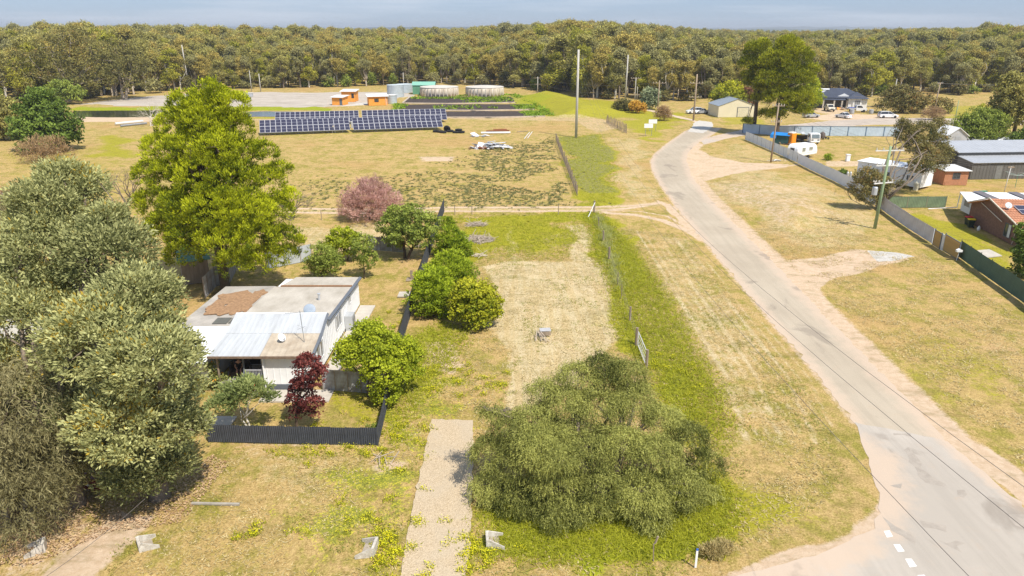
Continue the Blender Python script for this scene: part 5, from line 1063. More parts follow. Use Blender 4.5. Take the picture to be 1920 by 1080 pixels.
def array(label, a, b, z0, from_top=False, cols=None):
    A, B = (G(*a, z0), G(*b, z0)); rise = 2 * PLN * math.sin(TILT); run = 2 * PLN * math.cos(TILT)
    d = (B - A); rz = math.atan2(d.y, d.x); n_ = Vector((-math.sin(rz), math.cos(rz), 0))
    if from_top: A = A - n_ * run; A.z = z0 - rise
    zb = A.z; t = thing('solar_array', label, 'solar array', (A.x, A.y, 0), rz, 'ground mounted solar arrays'); cols = cols or round(d.length / CW); cw = d.length / cols
    for c in range(cols):
        for r_ in range(2):
            o = link('solar_panel', pm, t, (c * cw, r_ * PLN * math.cos(TILT), zb + r_ * PLN * math.sin(TILT)), (TILT, 0, 0)); o.scale = (cw / CW, 1, 1)
    W_ = d.length
    for k in range(6):
        x = W_ * (k + .5) / 6; MB().box(x - .06, x + .06, run * .25 - .06, run * .25 + .06, -.1, zb + rise * .25 - .05).box(x - .06, x + .06, run * .8 - .06, run * .8 + .06, -.1, zb + rise * .8 - .05).build('support_leg', m_steel, t)
    MB().slab([(0, run * .25 - .05, zb + rise * .25 - .12), (W_, run * .25 - .05, zb + rise * .25 - .12), (W_, run * .25 + .05, zb + rise * .25 - .06), (0, run * .25 + .05, zb + rise * .25 - .06)], .06).slab([(0, run * .8 - .05, zb + rise * .8 - .12), (W_, run * .8 - .05, zb + rise * .8 - .12), (W_, run * .8 + .05, zb + rise * .8 - .06), (0, run * .8 + .05, zb + rise * .8 - .06)], .06).build('purlin', m_steel, t)
    return t
array('front left solar array next to the great pine', (487,249.5), (657,243.5), .6, cols=17); array('front right solar array ending near the tyres', (663,244), (831,238.2), .6, cols=17)
zt = .6 + 2 * PLN * math.sin(TILT); array('rear left solar array behind the front left one', (516,210.5), (672,207), zt, True, 17); array('rear right solar array beside the dark drying bed', (678,207), (835,203.8), zt, True, 16)
t = thing('inverter_cabinet', 'grey cabinets below the gap between the front arrays', 'cabinet', G(661, 240)); MB().box(-.3, .2, -.2, .2, 0, 1.5).build('cabinet', m_grey, t); MB().box(-.32, .22, -.22, .22, 1.5, 1.56).build('lid', m_white, t)
t = thing('hose_stand', 'small white stand in front of the front left array', 'stand', G(626, 249)); MB().tube([(-.35, 0, 0), (0, 0, 1.5), (.35, .1, 0)], .1, 5).build('frame', m_white2, t); MB().box(-.2, .2, -.1, .1, 1.3, 1.6).build('head', m_concrete, t)

# ------------------------------------------------------------------ sheds, tanks, huts
def box_building(name, label, cat, a, b, dep, h, m, roof_m, rise=0.0, over=.25, kind='skillion', slope=.3, group=None):
    """front wall runs from ground point a to b as seen in the photograph"""
    A, rz, W_ = frame(a, b); t = thing(name, label, cat, A, rz, group)
    if kind == 'skillion':
        MB().prism_x([(0, 0), (dep, 0), (dep, h + slope), (0, h)], 0, W_).build('wall', m, t)
        roof_sheet('roof', [(-over, -over, h + .06), (W_ + over, -over, h + .06), (W_ + over, dep + over, h + slope + .07), (-over, dep + over, h + slope + .07)], roof_m, t, .35, .015)
    elif kind == 'gable_y':      # ridge runs away from the front wall
        MB().prism_y([(0, 0), (W_, 0), (W_, h), (W_/2, h + rise), (0, h)], 0, dep).build('wall', m, t)
        s = (rise / (W_ / 2))
        roof_sheet('roof', [(-over, dep + over, h - over*s + .07), (-over, -over, h - over*s + .07), (W_/2, -over, h + rise + .07), (W_/2, dep + over, h + rise + .07)], roof_m, t, .4, .015)
        roof_sheet('roof', [(W_ + over, -over, h - over*s + .07), (W_ + over, dep + over, h - over*s + .07), (W_/2, dep + over, h + rise + .07), (W_/2, -over, h + rise + .07)], roof_m, t, .4, .015)
    else:                        # ridge parallel to the front
        MB().prism_x([(0, 0), (dep, 0), (dep, h), (dep/2, h + rise), (0, h)], 0, W_).build('wall', m, t)
        s = rise / (dep / 2)
        roof_sheet('roof', [(-over, -over, h - over*s + .07), (W_ + over, -over, h - over*s + .07), (W_ + over, dep/2, h + rise + .07), (-over, dep/2, h + rise + .07)], roof_m, t, .4, .015)
        roof_sheet('roof', [(W_ + over, dep + over, h - over*s + .07), (-over, dep + over, h - over*s + .07), (-over, dep/2, h + rise + .07), (W_ + over, dep/2, h + rise + .07)], roof_m, t, .4, .015)
    return t, W_
def door(parent, x, w_, h, y=0, m=None, z=0, handle=True):
    o = MB().box(x, x + w_, y - .05, y - .003, z + .02, z + h).build('door', m or m_white, parent)
    if handle: MB().box(x + w_ - .15, x + w_ - .08, y - .09, y - .052, z + h * .45, z + h * .52).build('handle', m_steel, o)
    return o
def frameW(W_, x): return x
t, W_ = box_building('orange_hut', 'orange hut with twin dark windows nearest the drying beds', 'hut', (692,198), (727,197), 4.2, 2.6, m_orange, m_white2, slope=.5, over=.45)
window(t, W_ * .30, 1.0, 1.3, 1.0, 0, 'y-', m_black); MB().tube([(W_ - .5, -.1, 2.5), (W_ - .45, -.1, .1)], .06, 6).build('downpipe', m_white, t); door(t, W_ - .0, .02, 2, 0)
t, W_ = box_building('orange_hut', 'smaller orange hut with blue doorway at the left', 'hut', (623,197), (642,197.5), 4.0, 2.3, m_orange, m_white2, slope=.35, over=.5)
door(t, W_ * .75, .9, 2.0, 0, m_trim)
t, W_ = box_building('orange_hut', 'orange hut standing behind the small left one', 'hut', (641,191), (666,191), 5.5, 3.2, m_orange, m_white2, slope=.3, over=.5)
window(t, W_ * .75, 1.2, .8, 1.4, 0, 'y-', m_black)
def tank(name, label, px, py, r_, h, m, rm, n=28, ribs=True, dome=.25):
    t = thing(name, label, 'water tank', G(px, py)); prof = []
    k = int(h / .25) if ribs else 2
    for i in range(k + 1): prof += [(r_ + (.02 if i % 2 else 0), h * i / k)]
    MB().lathe(prof, n).build('wall', m, t, smooth=not ribs); MB().lathe([(r_ + .08, h - .03), (r_ + .08, h + .06), (r_ * .55, h + dome * .7), (.05, h + dome)], n).build('roof', rm, t)
    return t
mt = mat('galvanised_tank', (.46, .52, .56), .5, .12, .8, metal=.2); m_tc = mat('streaked_concrete', (.64, .59, .51), .9, .30, 1.0, stretch=(1.2, 1.2, .08), c2=(.38, .31, .23))
tank('water_tank', 'galvanised tank hard against the windowed orange hut', 735, 194, 1.6, 2.6, mt, m_white2)
tank('water_tank', 'tall pale galvanised tank behind the windowed orange hut', 742, 181, 2.9, 3.9, mt, mat('tank_lid', (.52, .58, .60), .5, .06))
tank('water_tank', 'squat greenish grey tank at the forest edge', 760, 173, 3.2, 2.9, mt, mat('tank_lid', (.52, .58, .60)))
for lb, px in (('left one of the two round streaked concrete tanks', 824), ('right one of the two round streaked concrete tanks', 909)):
    t = tank('concrete_tank', lb, px, 178.5, 6.7, 2.9, m_tc, mat('concrete_tank_lid', (.56, .52, .46), .9, .15, .3), 40, False, .5); t['category'] = 'concrete tank'
    for k in range(16): a = math.pi * (1 + k / 15); MB().box(-.1, .1, -.12, .12, .1, 2.6).build('wall_rib', m_tc, t, (6.75 * math.cos(a), 6.75 * math.sin(a), 0), a)
t, W_ = box_building('green_shed', 'long green metal shed left of the concrete tanks', 'shed', (774,177), (815,177), 5, 3.2, m_green, mat('green_roof', (.22, .46, .36), .6, .1), rise=1.0, kind='gable_x')
t, W_ = box_building('cream_shed', 'cream metal shed with grey roof and roller door', 'shed', (1346,220), (1415,219.5), 8.5, 2.9, m_cream, mat('slate_roof', (.24, .28, .33), .6, .08), rise=1.8, kind='gable_y', over=.15)
MB().box(W_ * .52, W_ * .81, -.06, -.003, .05, 2.5).build('roller_door', mat('cream_door', (.62, .56, .42), .6), t)
MB().box(W_ * .505, W_ * .52, -.08, -.003, .0, 2.6).box(W_ * .81, W_ * .825, -.08, -.003, 0, 2.6).box(W_ * .505, W_ * .825, -.08, -.003, 2.5, 2.62).build('door_frame', m_trim, t)
# grey shed on the right
A, rz, W_ = frame((1818,336.5), (1935,334.5)); t = thing('charcoal_shed', 'big charcoal farm shed with raised middle roof and open side bay', 'shed', A, rz); W_ = 34; hm = mat('charcoal_wall', (.135, .13, .12), .6, .12, 1.5, stretch=(4, 4, .3))
MB().prism_x([(0, 0), (3.6, 0), (3.6, 3.0), (0, 2.55)], 0, W_).build('wall', hm, t); MB().prism_x([(3.62, 0), (8.6, 0), (8.6, 0.1), (8.6, 3.3), (8.6, 4.6), (3.62, 3.55)], 0, 0.1).prism_x([(3.65, 3.0), (13.4, 3.0), (13.4, 3.5), (8.6, 4.6), (3.65, 3.5)], 0, W_).build('clerestory_wall', hm, t)
MB().box(0, .15, 3.62, 5.0, 0, 3.4).box(0, .15, 9.6, 13.4, 0, 3.4).build('end_wall', m_charcoal, t)
roof_sheet('lean_to_roof', [(-.15, -.25, 2.60), (W_, -.25, 2.60), (W_, 3.62, 3.08), (-.15, 3.62, 3.08)], m_palegrey, t, .6, .02); roof_sheet('main_roof', [(-.2, 3.4, 3.62), (W_, 3.4, 3.62), (W_, 8.6, 4.72), (-.2, 8.6, 4.72)], m_palegrey, t, .6, .02); roof_sheet('main_roof', [(W_, 13.6, 3.6), (-.2, 13.6, 3.6), (-.2, 8.6, 4.72), (W_, 8.6, 4.72)], m_palegrey, t, .6, .02)
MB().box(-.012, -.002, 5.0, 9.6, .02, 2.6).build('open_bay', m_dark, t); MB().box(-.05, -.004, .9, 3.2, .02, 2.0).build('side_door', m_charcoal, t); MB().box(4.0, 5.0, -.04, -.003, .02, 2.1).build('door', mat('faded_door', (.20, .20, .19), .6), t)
b = MB()
for k in range(60): b.box(.25 + k * .56, .29 + k * .56, -.03, -.002, .03, 2.5)
b.build('wall_rib', hm, t)['kind'] = 'stuff'
b = MB()
for k in range(6): b.tube([(-.4, 5.6 + k * .05, .5), (-.5, 6.0 + k * .3, .9 - .05 * k), (-.4, 7.4, .4)], .12, 6)
tag(MB().hexa([(-2.2, 0, .3), (-.6, 0, .3), (-.6, 3, .3), (-2.2, 3, .3), (-1.9, .3, .95), (-.9, .3, .95), (-.9, 2.7, .95), (-2.2, 2.7, .95)]).build('covered_trailer', m_grey, None, G(1786, 311)), 'grey covered load standing in the open bay of the charcoal shed', 'trailer')
# brick outhouse
t, W_ = box_building('brick_outhouse', 'small orange brick outhouse with white skillion roof', 'outhouse', (1768,347.5), (1812,347.5), 4.2, 2.15, m_brick2, m_white2, slope=.15, over=.3)
window(t, W_ * .34, .95, 1.1, .95, 0, 'y-', m_trim); door(t, W_ * .05, .02, .5, 0, m_brick2, handle=False)
b = MB()
for k in range(26): b.box(.01, W_ - .01, -.008, -.002, .05 + k * .08, .058 + k * .08)
b.build('mortar_line', mat('mortar', (.55, .42, .32), .9), t)['kind'] = 'stuff'
# white cabin behind the leaning tree
A, rz, W_ = frame((1604,337), (1724,357)); t = thing('white_cabin', 'long white transportable cabin behind the leaning tree', 'cabin', A, rz); W_ = (G(1724,357) - G(1604,337)).length; D = 3.4
MB().box(0, W_, 0, D, .35, 2.9).build('wall', m_white, t); MB().slab([(-.15, -.2, 2.96), (W_ + .15, -.2, 2.96), (W_ + .15, D + .2, 3.1), (-.15, D + .2, 3.1)], .08).build('roof', m_white, t)
window(t, W_ - 2.2, 1.2, 1.1, .8, 0, 'y-', m_white, bars=2); window(t, W_ * .4, 1.2, 1.2, .8, 0, 'y-', m_white); window(t, 1.2, 1.1, .8, .9, 0, 'x-', m_trim); window(t, 2.3, .6, .5, 1.4, 0, 'x-', m_trim)
for x in (.5, W_ * .5, W_ - .5): MB().box(x - .15, x + .15, .2, .5, 0, .35).build('pier', m_concrete, t)
tag(MB().lathe([(.3, 0), (.32, .2), (.32, 1.1), (.12, 1.3)], 14).build('water_heater', mat('cream_enamel', (.62, .60, .48), .5), None, G(1716, 357)), 'cream hot water cylinder beside the white cabin', 'water heater')
tag(MB().box(-.3, .3, -.3, .3, 0, 1.1).box(-.35, .35, -.35, .35, 1.1, 1.2).build('chimney_box', m_white, None, G(1589, 302) ), 'small white box on a stand at the cabin\'s left end', 'cabinet')
t = thing('gas_bottle', 'pair of white gas bottles at the left end of the cabin', 'gas bottles', G(1588, 336))
for x in (0, .45): MB().lathe([(.17, 0), (.18, .1), (.18, 1.0), (.08, 1.15), (.05, 1.25)], 10, (x, 0, 0)).build('cylinder', m_grey, t)
# brick house with tiles
A = G(1818, 417.5); B = G(1925, 474); d = B - A; rz = math.atan2(d.y, d.x); t = thing('brick_house', 'brown brick house with orange tiled gable and solar panels on it', 'house', A, rz); WL = 12.5; D = 13
# wall facing the camera side (local -y); gable peak at 42 percent
pk = 4.3
MB().prism_y([(0, 0), (WL, 0), (WL, 2.1), (pk, 3.80), (0, 2.45)], 0, D).build('wall', m_brick, t)
roof_sheet('tile_roof', [(WL + .5, -.55, 1.98), (WL + .5, D, 1.98), (pk, D, 3.9), (pk, -.55, 3.9)], m_tile, t, .30, .03)
# the tile courses across the slope
b = MB()
for k in range(16):
    u = k / 16; a = Vector((WL + .5, 0, 2.0)).lerp(Vector((pk, 0, 3.92)), u); a2 = Vector((WL + .5, 0, 2.0)).lerp(Vector((pk, 0, 3.92)), u + .012)
    b.hexa([(a.x, -.5, a.z + .02), (a.x, D, a.z + .02), (a2.x, D, a2.z + .02), (a2.x, -.5, a2.z + .02), (a.x, -.5, a.z + .05), (a.x, D, a.z + .05), (a2.x, D, a2.z + .05), (a2.x, -.5, a2.z + .05)])
b.build('tile_course', m_tile, t)['kind'] = 'stuff'
MB().slab([(-.25, -.55, 2.42), (pk, -.55, 3.88), (pk, D, 3.88), (-.25, D, 2.42)], .08).build('back_tile_roof', m_tile, t)
MB().slab([(-6.4, 1.2, 2.46), (-.3, -.58, 2.52), (-.3, D + 6, 2.60), (-6.4, D + 6, 2.58)], .08).build('patio_roof', m_white, t)
for k in range(4): y = 2.6 + k * 4.2; MB().slab([(-6.3, y, 2.63), (-.4, y, 2.63), (-.4, y + 1.1, 2.64), (-6.3, y + 1.1, 2.64)], .02).build('dark_roof_strip', mat('clear_roof_strip', (.16, .14, .14), .4), t)
MB().slab([(-.25, -.68, 2.40), (-.25, -.58, 2.40), (pk, -.58, 3.90), (pk, -.68, 3.90)], .12).slab([(pk, -.68, 3.92), (pk, -.58, 3.92), (WL + .5, -.58, 1.95), (WL + .5, -.68, 1.95)], .12).build('barge_board', mat('cream_barge', (.66, .60, .50), .6), t)
MB().box(-5.6, -2.4, 1.3, 3.4, .25, 2.4).build('white_side_room', m_white, t); window(t, -4.9, 1.0, 1.5, 1.0, 1.29, 'y-', m_white, glass=mat('curtained_glass', (.32, .28, .25), .3), bars=0)
MB().box(-1.55, -.02, .5, D - .5, 0, 2.5).build('recess_wall', m_brick, t); door(t, -.9, .8, 2.1, .49, m_bamboo)
window(t, 7.6, .5, 1.3, 1.5, 0, 'y-', m_trim); MB().box(8.35, 8.85, -.05, -.03, .55, 1.95).build('curtain', m_white2, t)
MB().tube([(-6.2, 1.2, 2.4), (-6.1, 1.1, .5), (-6.4, -2.2, .12)], .07, 6).build('downpipe', m_white, t); MB().tube([(1.8, -.1, 2.9), (7.2, -.25, 1.95)], .045, 5).tube([(9.9, -.08, 1.7), (9.7, -.08, .1)], .04, 5).build('conduit', mat('cream_barge', (.66, .60, .50)), t)
nrm = Vector((3.9 - 1.98, 0, WL + .5 - pk)).normalized(); sx = Vector((pk - WL - .5, 0, 3.9 - 1.98)).normalized(); ang = math.atan2(3.9 - 1.98, WL + .5 - pk)
rsp = MB().mi(0).box(.04, 1.0, .04, 1.6, 0, .04).mi(1).box(0, .04, 0, 1.64, -.01, .05).box(1.0, 1.04, 0, 1.64, -.01, .05).box(.04, 1.0, 0, .04, -.01, .05).box(.04, 1.0, 1.6, 1.64, -.01, .05).mesh('solar_panel', [m_cell, m_frame])
for i in range(4):
    for j in range(5):
        p = Vector((pk, 0, 3.9)) - sx * (2.0 + i * 1.08 + (0)) + nrm * .14; o = link('solar_panel', rsp, t, (p.x, 1.0 + j * 1.7 + (.0 if i < 2 else .8), p.z)); o.rotation_euler = (0, ang, 0)
def walk(tt, x, y, z): return tt.matrix_basis @ Vector((x, y, z))
M_ = Matrix.Translation(A) @ Matrix.Rotation(rz, 4, 'Z')
dish('satellite_dish', 'pale satellite dish on the edge of the tiled roof', M_ @ Vector((7.0, .1, 3.2)), R(-10), .36, .5, mat('dish_pale', (.55, .62, .66), .5))
def bin_(label, p, rz, lid):
    t = thing('wheelie_bin', label, 'bin', p, rz, 'wheelie bins against the brick wall'); MB().hexa([(-.22,-.25,.06),(.22,-.25,.06),(.22,.22,.06),(-.22,.22,.06),(-.29,-.36,.95),(.29,-.36,.95),(.29,.32,.95),(-.29,.32,.95)]).build('body', m_binn, t)
    MB().hexa([(-.31,-.40,.955),(.31,-.40,.955),(.31,.36,.955),(-.31,.36,.955),(-.27,-.34,1.03),(.27,-.34,1.03),(.27,.34,1.06),(-.27,.34,1.06)]).build('lid', lid, t); MB().tube([(-.25,.40,.93),(.25,.40,.93)], .02, 6).build('handle', m_binn, t)
    for x in (-.25, .19): MB().cyl((x, .27, .1), .1, .06, 12, axis='x').build('wheel', m_black, t)
bin_('red lidded wheelie bin, left of the yellow one', M_ @ Vector((1.15, -.75, 0)), rz + R(6), m_red); bin_('yellow lidded wheelie bin against the brick wall', M_ @ Vector((2.35, -1.0, 0)), rz - R(4), m_yellow)
tag(MB().lathe([(.02, 0), (.16, .05), (.2, .25), (.12, .5), (.03, .62)], 8).build('garden_ornament', m_white2, None, M_ @ Vector((3.9, -.8, 0))), 'little white ornament right of the yellow lidded bin', 'ornament')
t = MB().prism_z([tuple((G(x, y) - G(1830, 475))[:2]) for x, y in ((1820,471),(1855,468),(1879,480),(1842,484))], -.04, .05).build('concrete_slab', m_concrete, None, G(1830, 475)); tag(t, 'bare concrete slab in the brick house yard', kind='structure')
tag(MB().box(-.45, .45, -.2, .2, .0, .55).box(-.5, .5, -.25, .25, .55, .62).build('garden_box', m_green, None, G(1842, 366)), 'small green box beyond the white patio roof', 'garden box')
t = thing('mailbox', 'white mailbox on a post by the green fence', 'mailbox', G(1793, 489)); MB().tube([(0,0,0),(0.1,0,.95)], .035, 6).build('post', m_white2, t); MB().prism_y([(-.2,.95),(.35,.95),(.35,1.15),(.08,1.28),(-.2,1.15)], -.15, .15).build('box', m_white, t)
# clothesline
t = thing('rotary_clothesline', 'rotary clothesline in front of the charcoal shed', 'clothesline', G(1903, 352)); MB().tube([(0,0,0),(0,0,2.1)], .04, 6).build('post', m_green, t)
for k in range(4): a = k * math.pi / 2 + .4; MB().tube([(0,0,1.8),(1.9*math.cos(a),1.9*math.sin(a),2.1)], .025, 5).build('arm', mat('pale_green_metal', (.35,.5,.42), .5), t)
b = MB()
for s in (.8, 1.3, 1.85): b.tube([(s*math.cos(k*math.pi/2+.4), s*math.sin(k*math.pi/2+.4), 1.8 + .16*s) for k in range(5)], .012, 3)
b.build('line', m_grey, t)
# tent-like white shed, wrapped heap, teal tank behind the charcoal shed
t, W_ = box_building('white_gable_shed', 'small white gabled shed behind the charcoal shed', 'shed', (1774,273), (1811,273), 5, 2.0, mat('pale_sheet', (.45,.46,.48), .7, .15, 1), m_white, rise=1.5, kind='gable_y', over=.25); door(t, W_ * .38, 1.0, 1.8, 0, m_palegrey)
def heap(name, label, cat, px, py, w_, d_, h, m, n, seed, s=.5, flat=1.0):
    r = np.random.default_rng(seed); t = thing(name, label, cat, G(px, py)); 
    for k in range(n):
        a, q_ = r.uniform(0, 6.28), math.sqrt(r.uniform(0, 1)); x, y = math.cos(a) * q_ * w_ / 2, math.sin(a) * q_ * d_ / 2; z = h * (1 - q_) * r.uniform(.3, 1); L_ = s * r.uniform(.5, 1.6)
        c = Vector((x, y, z + .05)); u = Vector((r.normal(), r.normal(), r.normal() * .3 * flat)).normalized() * L_; v = Vector((r.normal(), r.normal(), r.normal() * .4 * flat)).normalized() * L_ * r.uniform(.1, .7)
        MB().slab([c - u - v, c + u - v, c + u + v, c - u + v], .04 + .03 * r.random()).build('piece', m[k % len(m)], t)
    return t
heap('rubbish_heap', 'long heap of white sheeting under the tall gum at right', 'rubbish heap', 1862, 270, 15, 3, 1.6, [m_white, m_white2, m_palegrey], 60, 1, .8)
heap('sheet_stack', 'leaning blue grey sheets between white shed and heap', 'sheet stack', 1826, 273, 3.4, 2, 1.2, [m_palegrey, m_trim, m_steel], 14, 2, .9)
heap('yard_clutter', 'white clutter under the leaning tree crown', 'clutter', 1745, 268, 8, 2, 1.2, [m_white2, m_white, m_palegrey], 18, 3, .6)
tag(MB().lathe([(.75, 0), (.8, .2), (.8, 1.2), (.5, 1.45), (.1, 1.5)], 16).build('teal_tank', mat('teal_plastic', (.05, .42, .38), .5), None, G(1749, 256)), 'small teal plastic tank seen through the leaning tree', 'tank')
tag(MB().box(-9, 9, -.15, .15, 0, 1.2).build('brown_wall', m_wood, None, G(1875, 259)), 'low brown timber wall behind the white heap', 'wall')
# navy roofed house
A, rz, W_ = frame((1532,203), (1624,205)); t = thing('navy_roofed_house', 'white house with navy hipped roof and shady verandah', 'house', A, rz); m_navy = mat('navy_roof', (.065, .075, .105), .5, .12, .5, metal=.1); D = 11
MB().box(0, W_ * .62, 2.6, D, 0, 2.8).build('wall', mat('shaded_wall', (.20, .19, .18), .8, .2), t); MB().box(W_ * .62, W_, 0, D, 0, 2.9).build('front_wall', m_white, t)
MB().box(W_ * .71, W_ * .89, -.25, 0, 0, 3.0).build('bay_wall', m_white, t); window(t, W_ * .745, 1.2, W_ * .11, 1.3, -.25, 'y-', m_white, bars=2, glass=mat('blind_glass', (.25, .26, .28), .3))
def hip(mb, x0, x1, y0, y1, z0, z1):
    ym = (y0 + y1) / 2; i = (y1 - y0) / 2; xa, xb = x0 + i, x1 - i
    if xa > xb: xa = xb = (x0 + x1) / 2
    return mb.add([(x0,y0,z0),(x1,y0,z0),(x1,y1,z0),(x0,y1,z0),(xa,ym,z1),(xb,ym,z1)], [(0,1,5,4),(1,2,5),(2,3,4,5),(3,0,4),(3,2,1,0)])
hip(MB(), -1.0, W_ + .6, 1.5, D + 1, 2.95, 5.4).build('main_roof', m_navy, t); hip(MB(), W_ * .58, W_ + .5, -.7, D * .6, 2.96, 4.7).build('wing_roof', m_navy, t)
MB().slab([(-.8, .1, 2.5), (W_ * .60, .1, 2.5), (W_ * .60, 3.0, 3.05), (-.8, 3.0, 3.05)], .1).build('verandah_roof', m_navy, t); MB().add([(W_*.42, 2.2, 3.35), (W_*.68, 2.2, 3.35), (W_*.55, 2.2, 4.2), (W_*.42, 2.5, 3.35), (W_*.68, 2.5, 3.35), (W_*.55, 2.5, 4.2)], [(0,1,2),(3,5,4),(0,2,5,3),(1,4,5,2),(0,3,4,1)]).build('gablet', m_white, t)
for x in (.12, .34, .5, .6): MB().box(W_ * x - .2, W_ * x + .2, .2, .6, 0, 2.5).build('verandah_column', mat('cream_column', (.55, .50, .43), .8), t)
o = MB().slab([(W_*.10, 3.9, 4.05), (W_*.27, 3.9, 4.05), (W_*.27, 5.4, 4.75), (W_*.10, 5.4, 4.75)], .12).build('solar_heater', m_grey, t); MB().cyl((W_*.10, 5.5, 5.05), .28, W_*.17, 12, axis='x').build('heater_tank', m_white, o)
MB().slab([(W_*.86, 5.6, 3.75), (W_*1.0, 4.0, 3.3), (W_*1.0, 8.0, 3.3), (W_*.86, 7.6, 3.75)], .05).build('roof_panel', m_palegrey, t)
# far clutter by that house
heap('timber_stack', 'stack of brown timber and crates before the navy roofed house', 'timber stack', 1572, 205, 7, 2, 1.0, [m_wood, mat('raw_timber', (.50, .30, .17), .9), m_orange, m_steel], 26, 4, .7)
heap('junk_pile', 'dark junk and a white sheet right of the tray utes', 'junk', 1640, 200, 5, 2, .9, [m_wood, m_white2, m_black], 16, 5, .6)
for lb, px in (('pale square drum left of the tray ute', 1597), ('pale blue drum right of the tray ute', 1633)): tag(MB().lathe([(.55, 0), (.6, .3), (.6, 1.1), (.45, 1.15)], 12).build('drum', m_palegrey, None, G(px, 213)), lb, 'drum')

# ------------------------------------------------------------------ vehicles
m_tyre = m_black; m_rim = mat('wheel_rim', (.45, .46, .48), .35, .1, metal=.6); m_cglass = mat('car_glass', (.03, .035, .045), .08, .2, spec=.8); m_lamp = mat('lamp_glass', (.75, .75, .72), .2); m_tail = mat('tail_lamp', (.45, .03, .03), .3)
m_car = mat('white_car_paint', (.78, .79, .80), .25, .03, spec=.6); m_silver = mat('silver_car_paint', (.50, .53, .58), .25, .05, metal=.4, spec=.6)
def wheels(t, xs, half, r_, w_=.2):
    for x in xs:
        for s in (-1, 1):
            o = MB().lathe([(r_*.62, 0), (r_*.95, 0), (r_, w_*.25), (r_, w_*.75), (r_*.95, w_), (r_*.62, w_)], 18).build('wheel', m_tyre, t, (x, s * half - (w_ if s > 0 else -w_) * (.5 if s > 0 else .5), r_)); o.rotation_euler = (R(90), 0, 0)
            o.location = (x, s * half + w_ / 2, r_); MB().lathe([(.02, -.01), (r_*.6, .01), (r_*.62, w_*.9), (.02, w_*1.02)], 14).build('rim', m_rim, o)
def car(label, p, rz, L_, paint, kind='hatch', group='cars parked on the grass', W_=1.76):
    t = thing('parked_car', label, 'car', p, rz, group); h = {'hatch': 1.5, 'sedan': 1.44, 'suv': 1.72}[kind]; hl = L_ / 2; gz = .22 if kind != 'suv' else .28; belt = h * .60
    low = [(-hl, gz + .08), (-hl - .02 + .0, belt * .75), (-hl * .97, belt), (-hl * .60, belt + .02), (hl * .42, belt + .02), (hl * .80, belt * .90), (hl * .99, belt * .70), (hl, gz + .06), (hl * .93, gz)] + [(-hl * .93, gz)]
    # body: loft of the side outline across the width, tucked in at the sides
    def loft(prof, ys):
        mb = MB(); k = len(prof); vs = []; cx = 0
        for y, sc, dz in ys: vs += [(x * sc, y, (z - gz) * (1 - dz) + gz) for x, z in prof]
        fs = [tuple(range(k)), tuple(reversed(range((len(ys)-1)*k, len(ys)*k)))]
        for j in range(len(ys) - 1): fs += [(j*k+i, (j+1)*k+i, (j+1)*k+(i+1) % k, j*k+(i+1) % k) for i in range(k)]
        return mb.add(vs, fs)
    hw = W_ / 2; o = loft(low, [(-hw, .95, .04), (-hw * .93, .985, 0), (0, 1.0, 0), (hw * .93, .985, 0), (hw, .95, .04)]).build('body', paint, t); m_ = o.modifiers.new('bevel', 'BEVEL'); m_.width = .04; m_.segments = 2; m_.limit_method = 'ANGLE'
    if kind == 'sedan': ro = [(-hl * .62, belt + .02), (-hl * .34, h - .03), (hl * .02, h), (hl * .42, belt + .02)]
    elif kind == 'hatch': ro = [(-hl * .93, belt), (-hl * .70, h - .06), (-hl * .2, h), (hl * .05, h - .02), (hl * .46, belt + .02)]
    else: ro = [(-hl * .95, belt), (-hl * .82, h - .06), (-hl * .3, h), (hl * .08, h - .03), (hl * .45, belt + .02)]
    def cab(s, zc): return [(x * s + (1 - s) * -.2, z - zc if z > belt + .1 else z) for x, z in ro]
    k = len(ro); a = hw * .90; b_ = hw * .72; vs = [(x, -(a if z < belt + .1 else b_), z) for x, z in ro] + [(x, (a if z < belt + .1 else b_), z) for x, z in ro]
    MB().add(vs, [tuple(range(k)), tuple(reversed(range(k, 2*k)))] + [(i, i+k, i+1+k, i+1) for i in range(k - 1)]).build('windows', m_cglass, t)
    top = [(x, z + .02) for x, z in ro[1:-1]]; kk = len(top); vs = [(x, -b_ - .01, z) for x, z in top] + [(x, b_ + .01, z) for x, z in top]; n_ = 2 * kk
    vs += [(x, y, z - .07) for x, y, z in vs]; mb = MB()
    fs = [(i, i+1, i+1+kk, i+kk) for i in range(kk-1)] + [(i+n_, i+kk+n_, i+1+kk+n_, i+1+n_) for i in range(kk-1)] + [(0, kk, kk+n_, n_), (kk-1, kk-1+n_, 2*kk-1+n_, 2*kk-1)] + [(i, i+n_, i+1+n_, i+1) for i in range(kk-1)] + [(i+kk, i+kk+1, i+kk+1+n_, i+kk+n_) for i in range(kk-1)]
    mb.add(vs, fs).build('roof', paint, t)
    pl = MB()
    for s in (-1, 1):
        for (x0, z0), (x1, z1) in ((ro[0], ro[1]), (ro[-1], ro[-2]), ((-hl * .08, belt), (-hl * .12, h - .04))): pl.tube([(x0, s * a * 1.0, z0), (x1, s * (b_ + .012), z1)], .035, 4)
    pl.build('pillar', paint, t)
    for s in (-1, 1):
        MB().box(hl * .90, hl * .985, s * hw * .62 - .16, s * hw * .62 + .16, belt * .66, belt * .82).build('headlight', m_lamp, t); MB().box(-hl * 1.005, -hl * .95, s * hw * .74 - .1, s * hw * .74 + .1, belt * .66, belt * .93).build('tail_light', m_tail, t)
        MB().box(hl * .36, hl * .44, s * (hw + .1) - .08, s * (hw + .1) + .08, belt, belt + .12).build('mirror', paint, t)
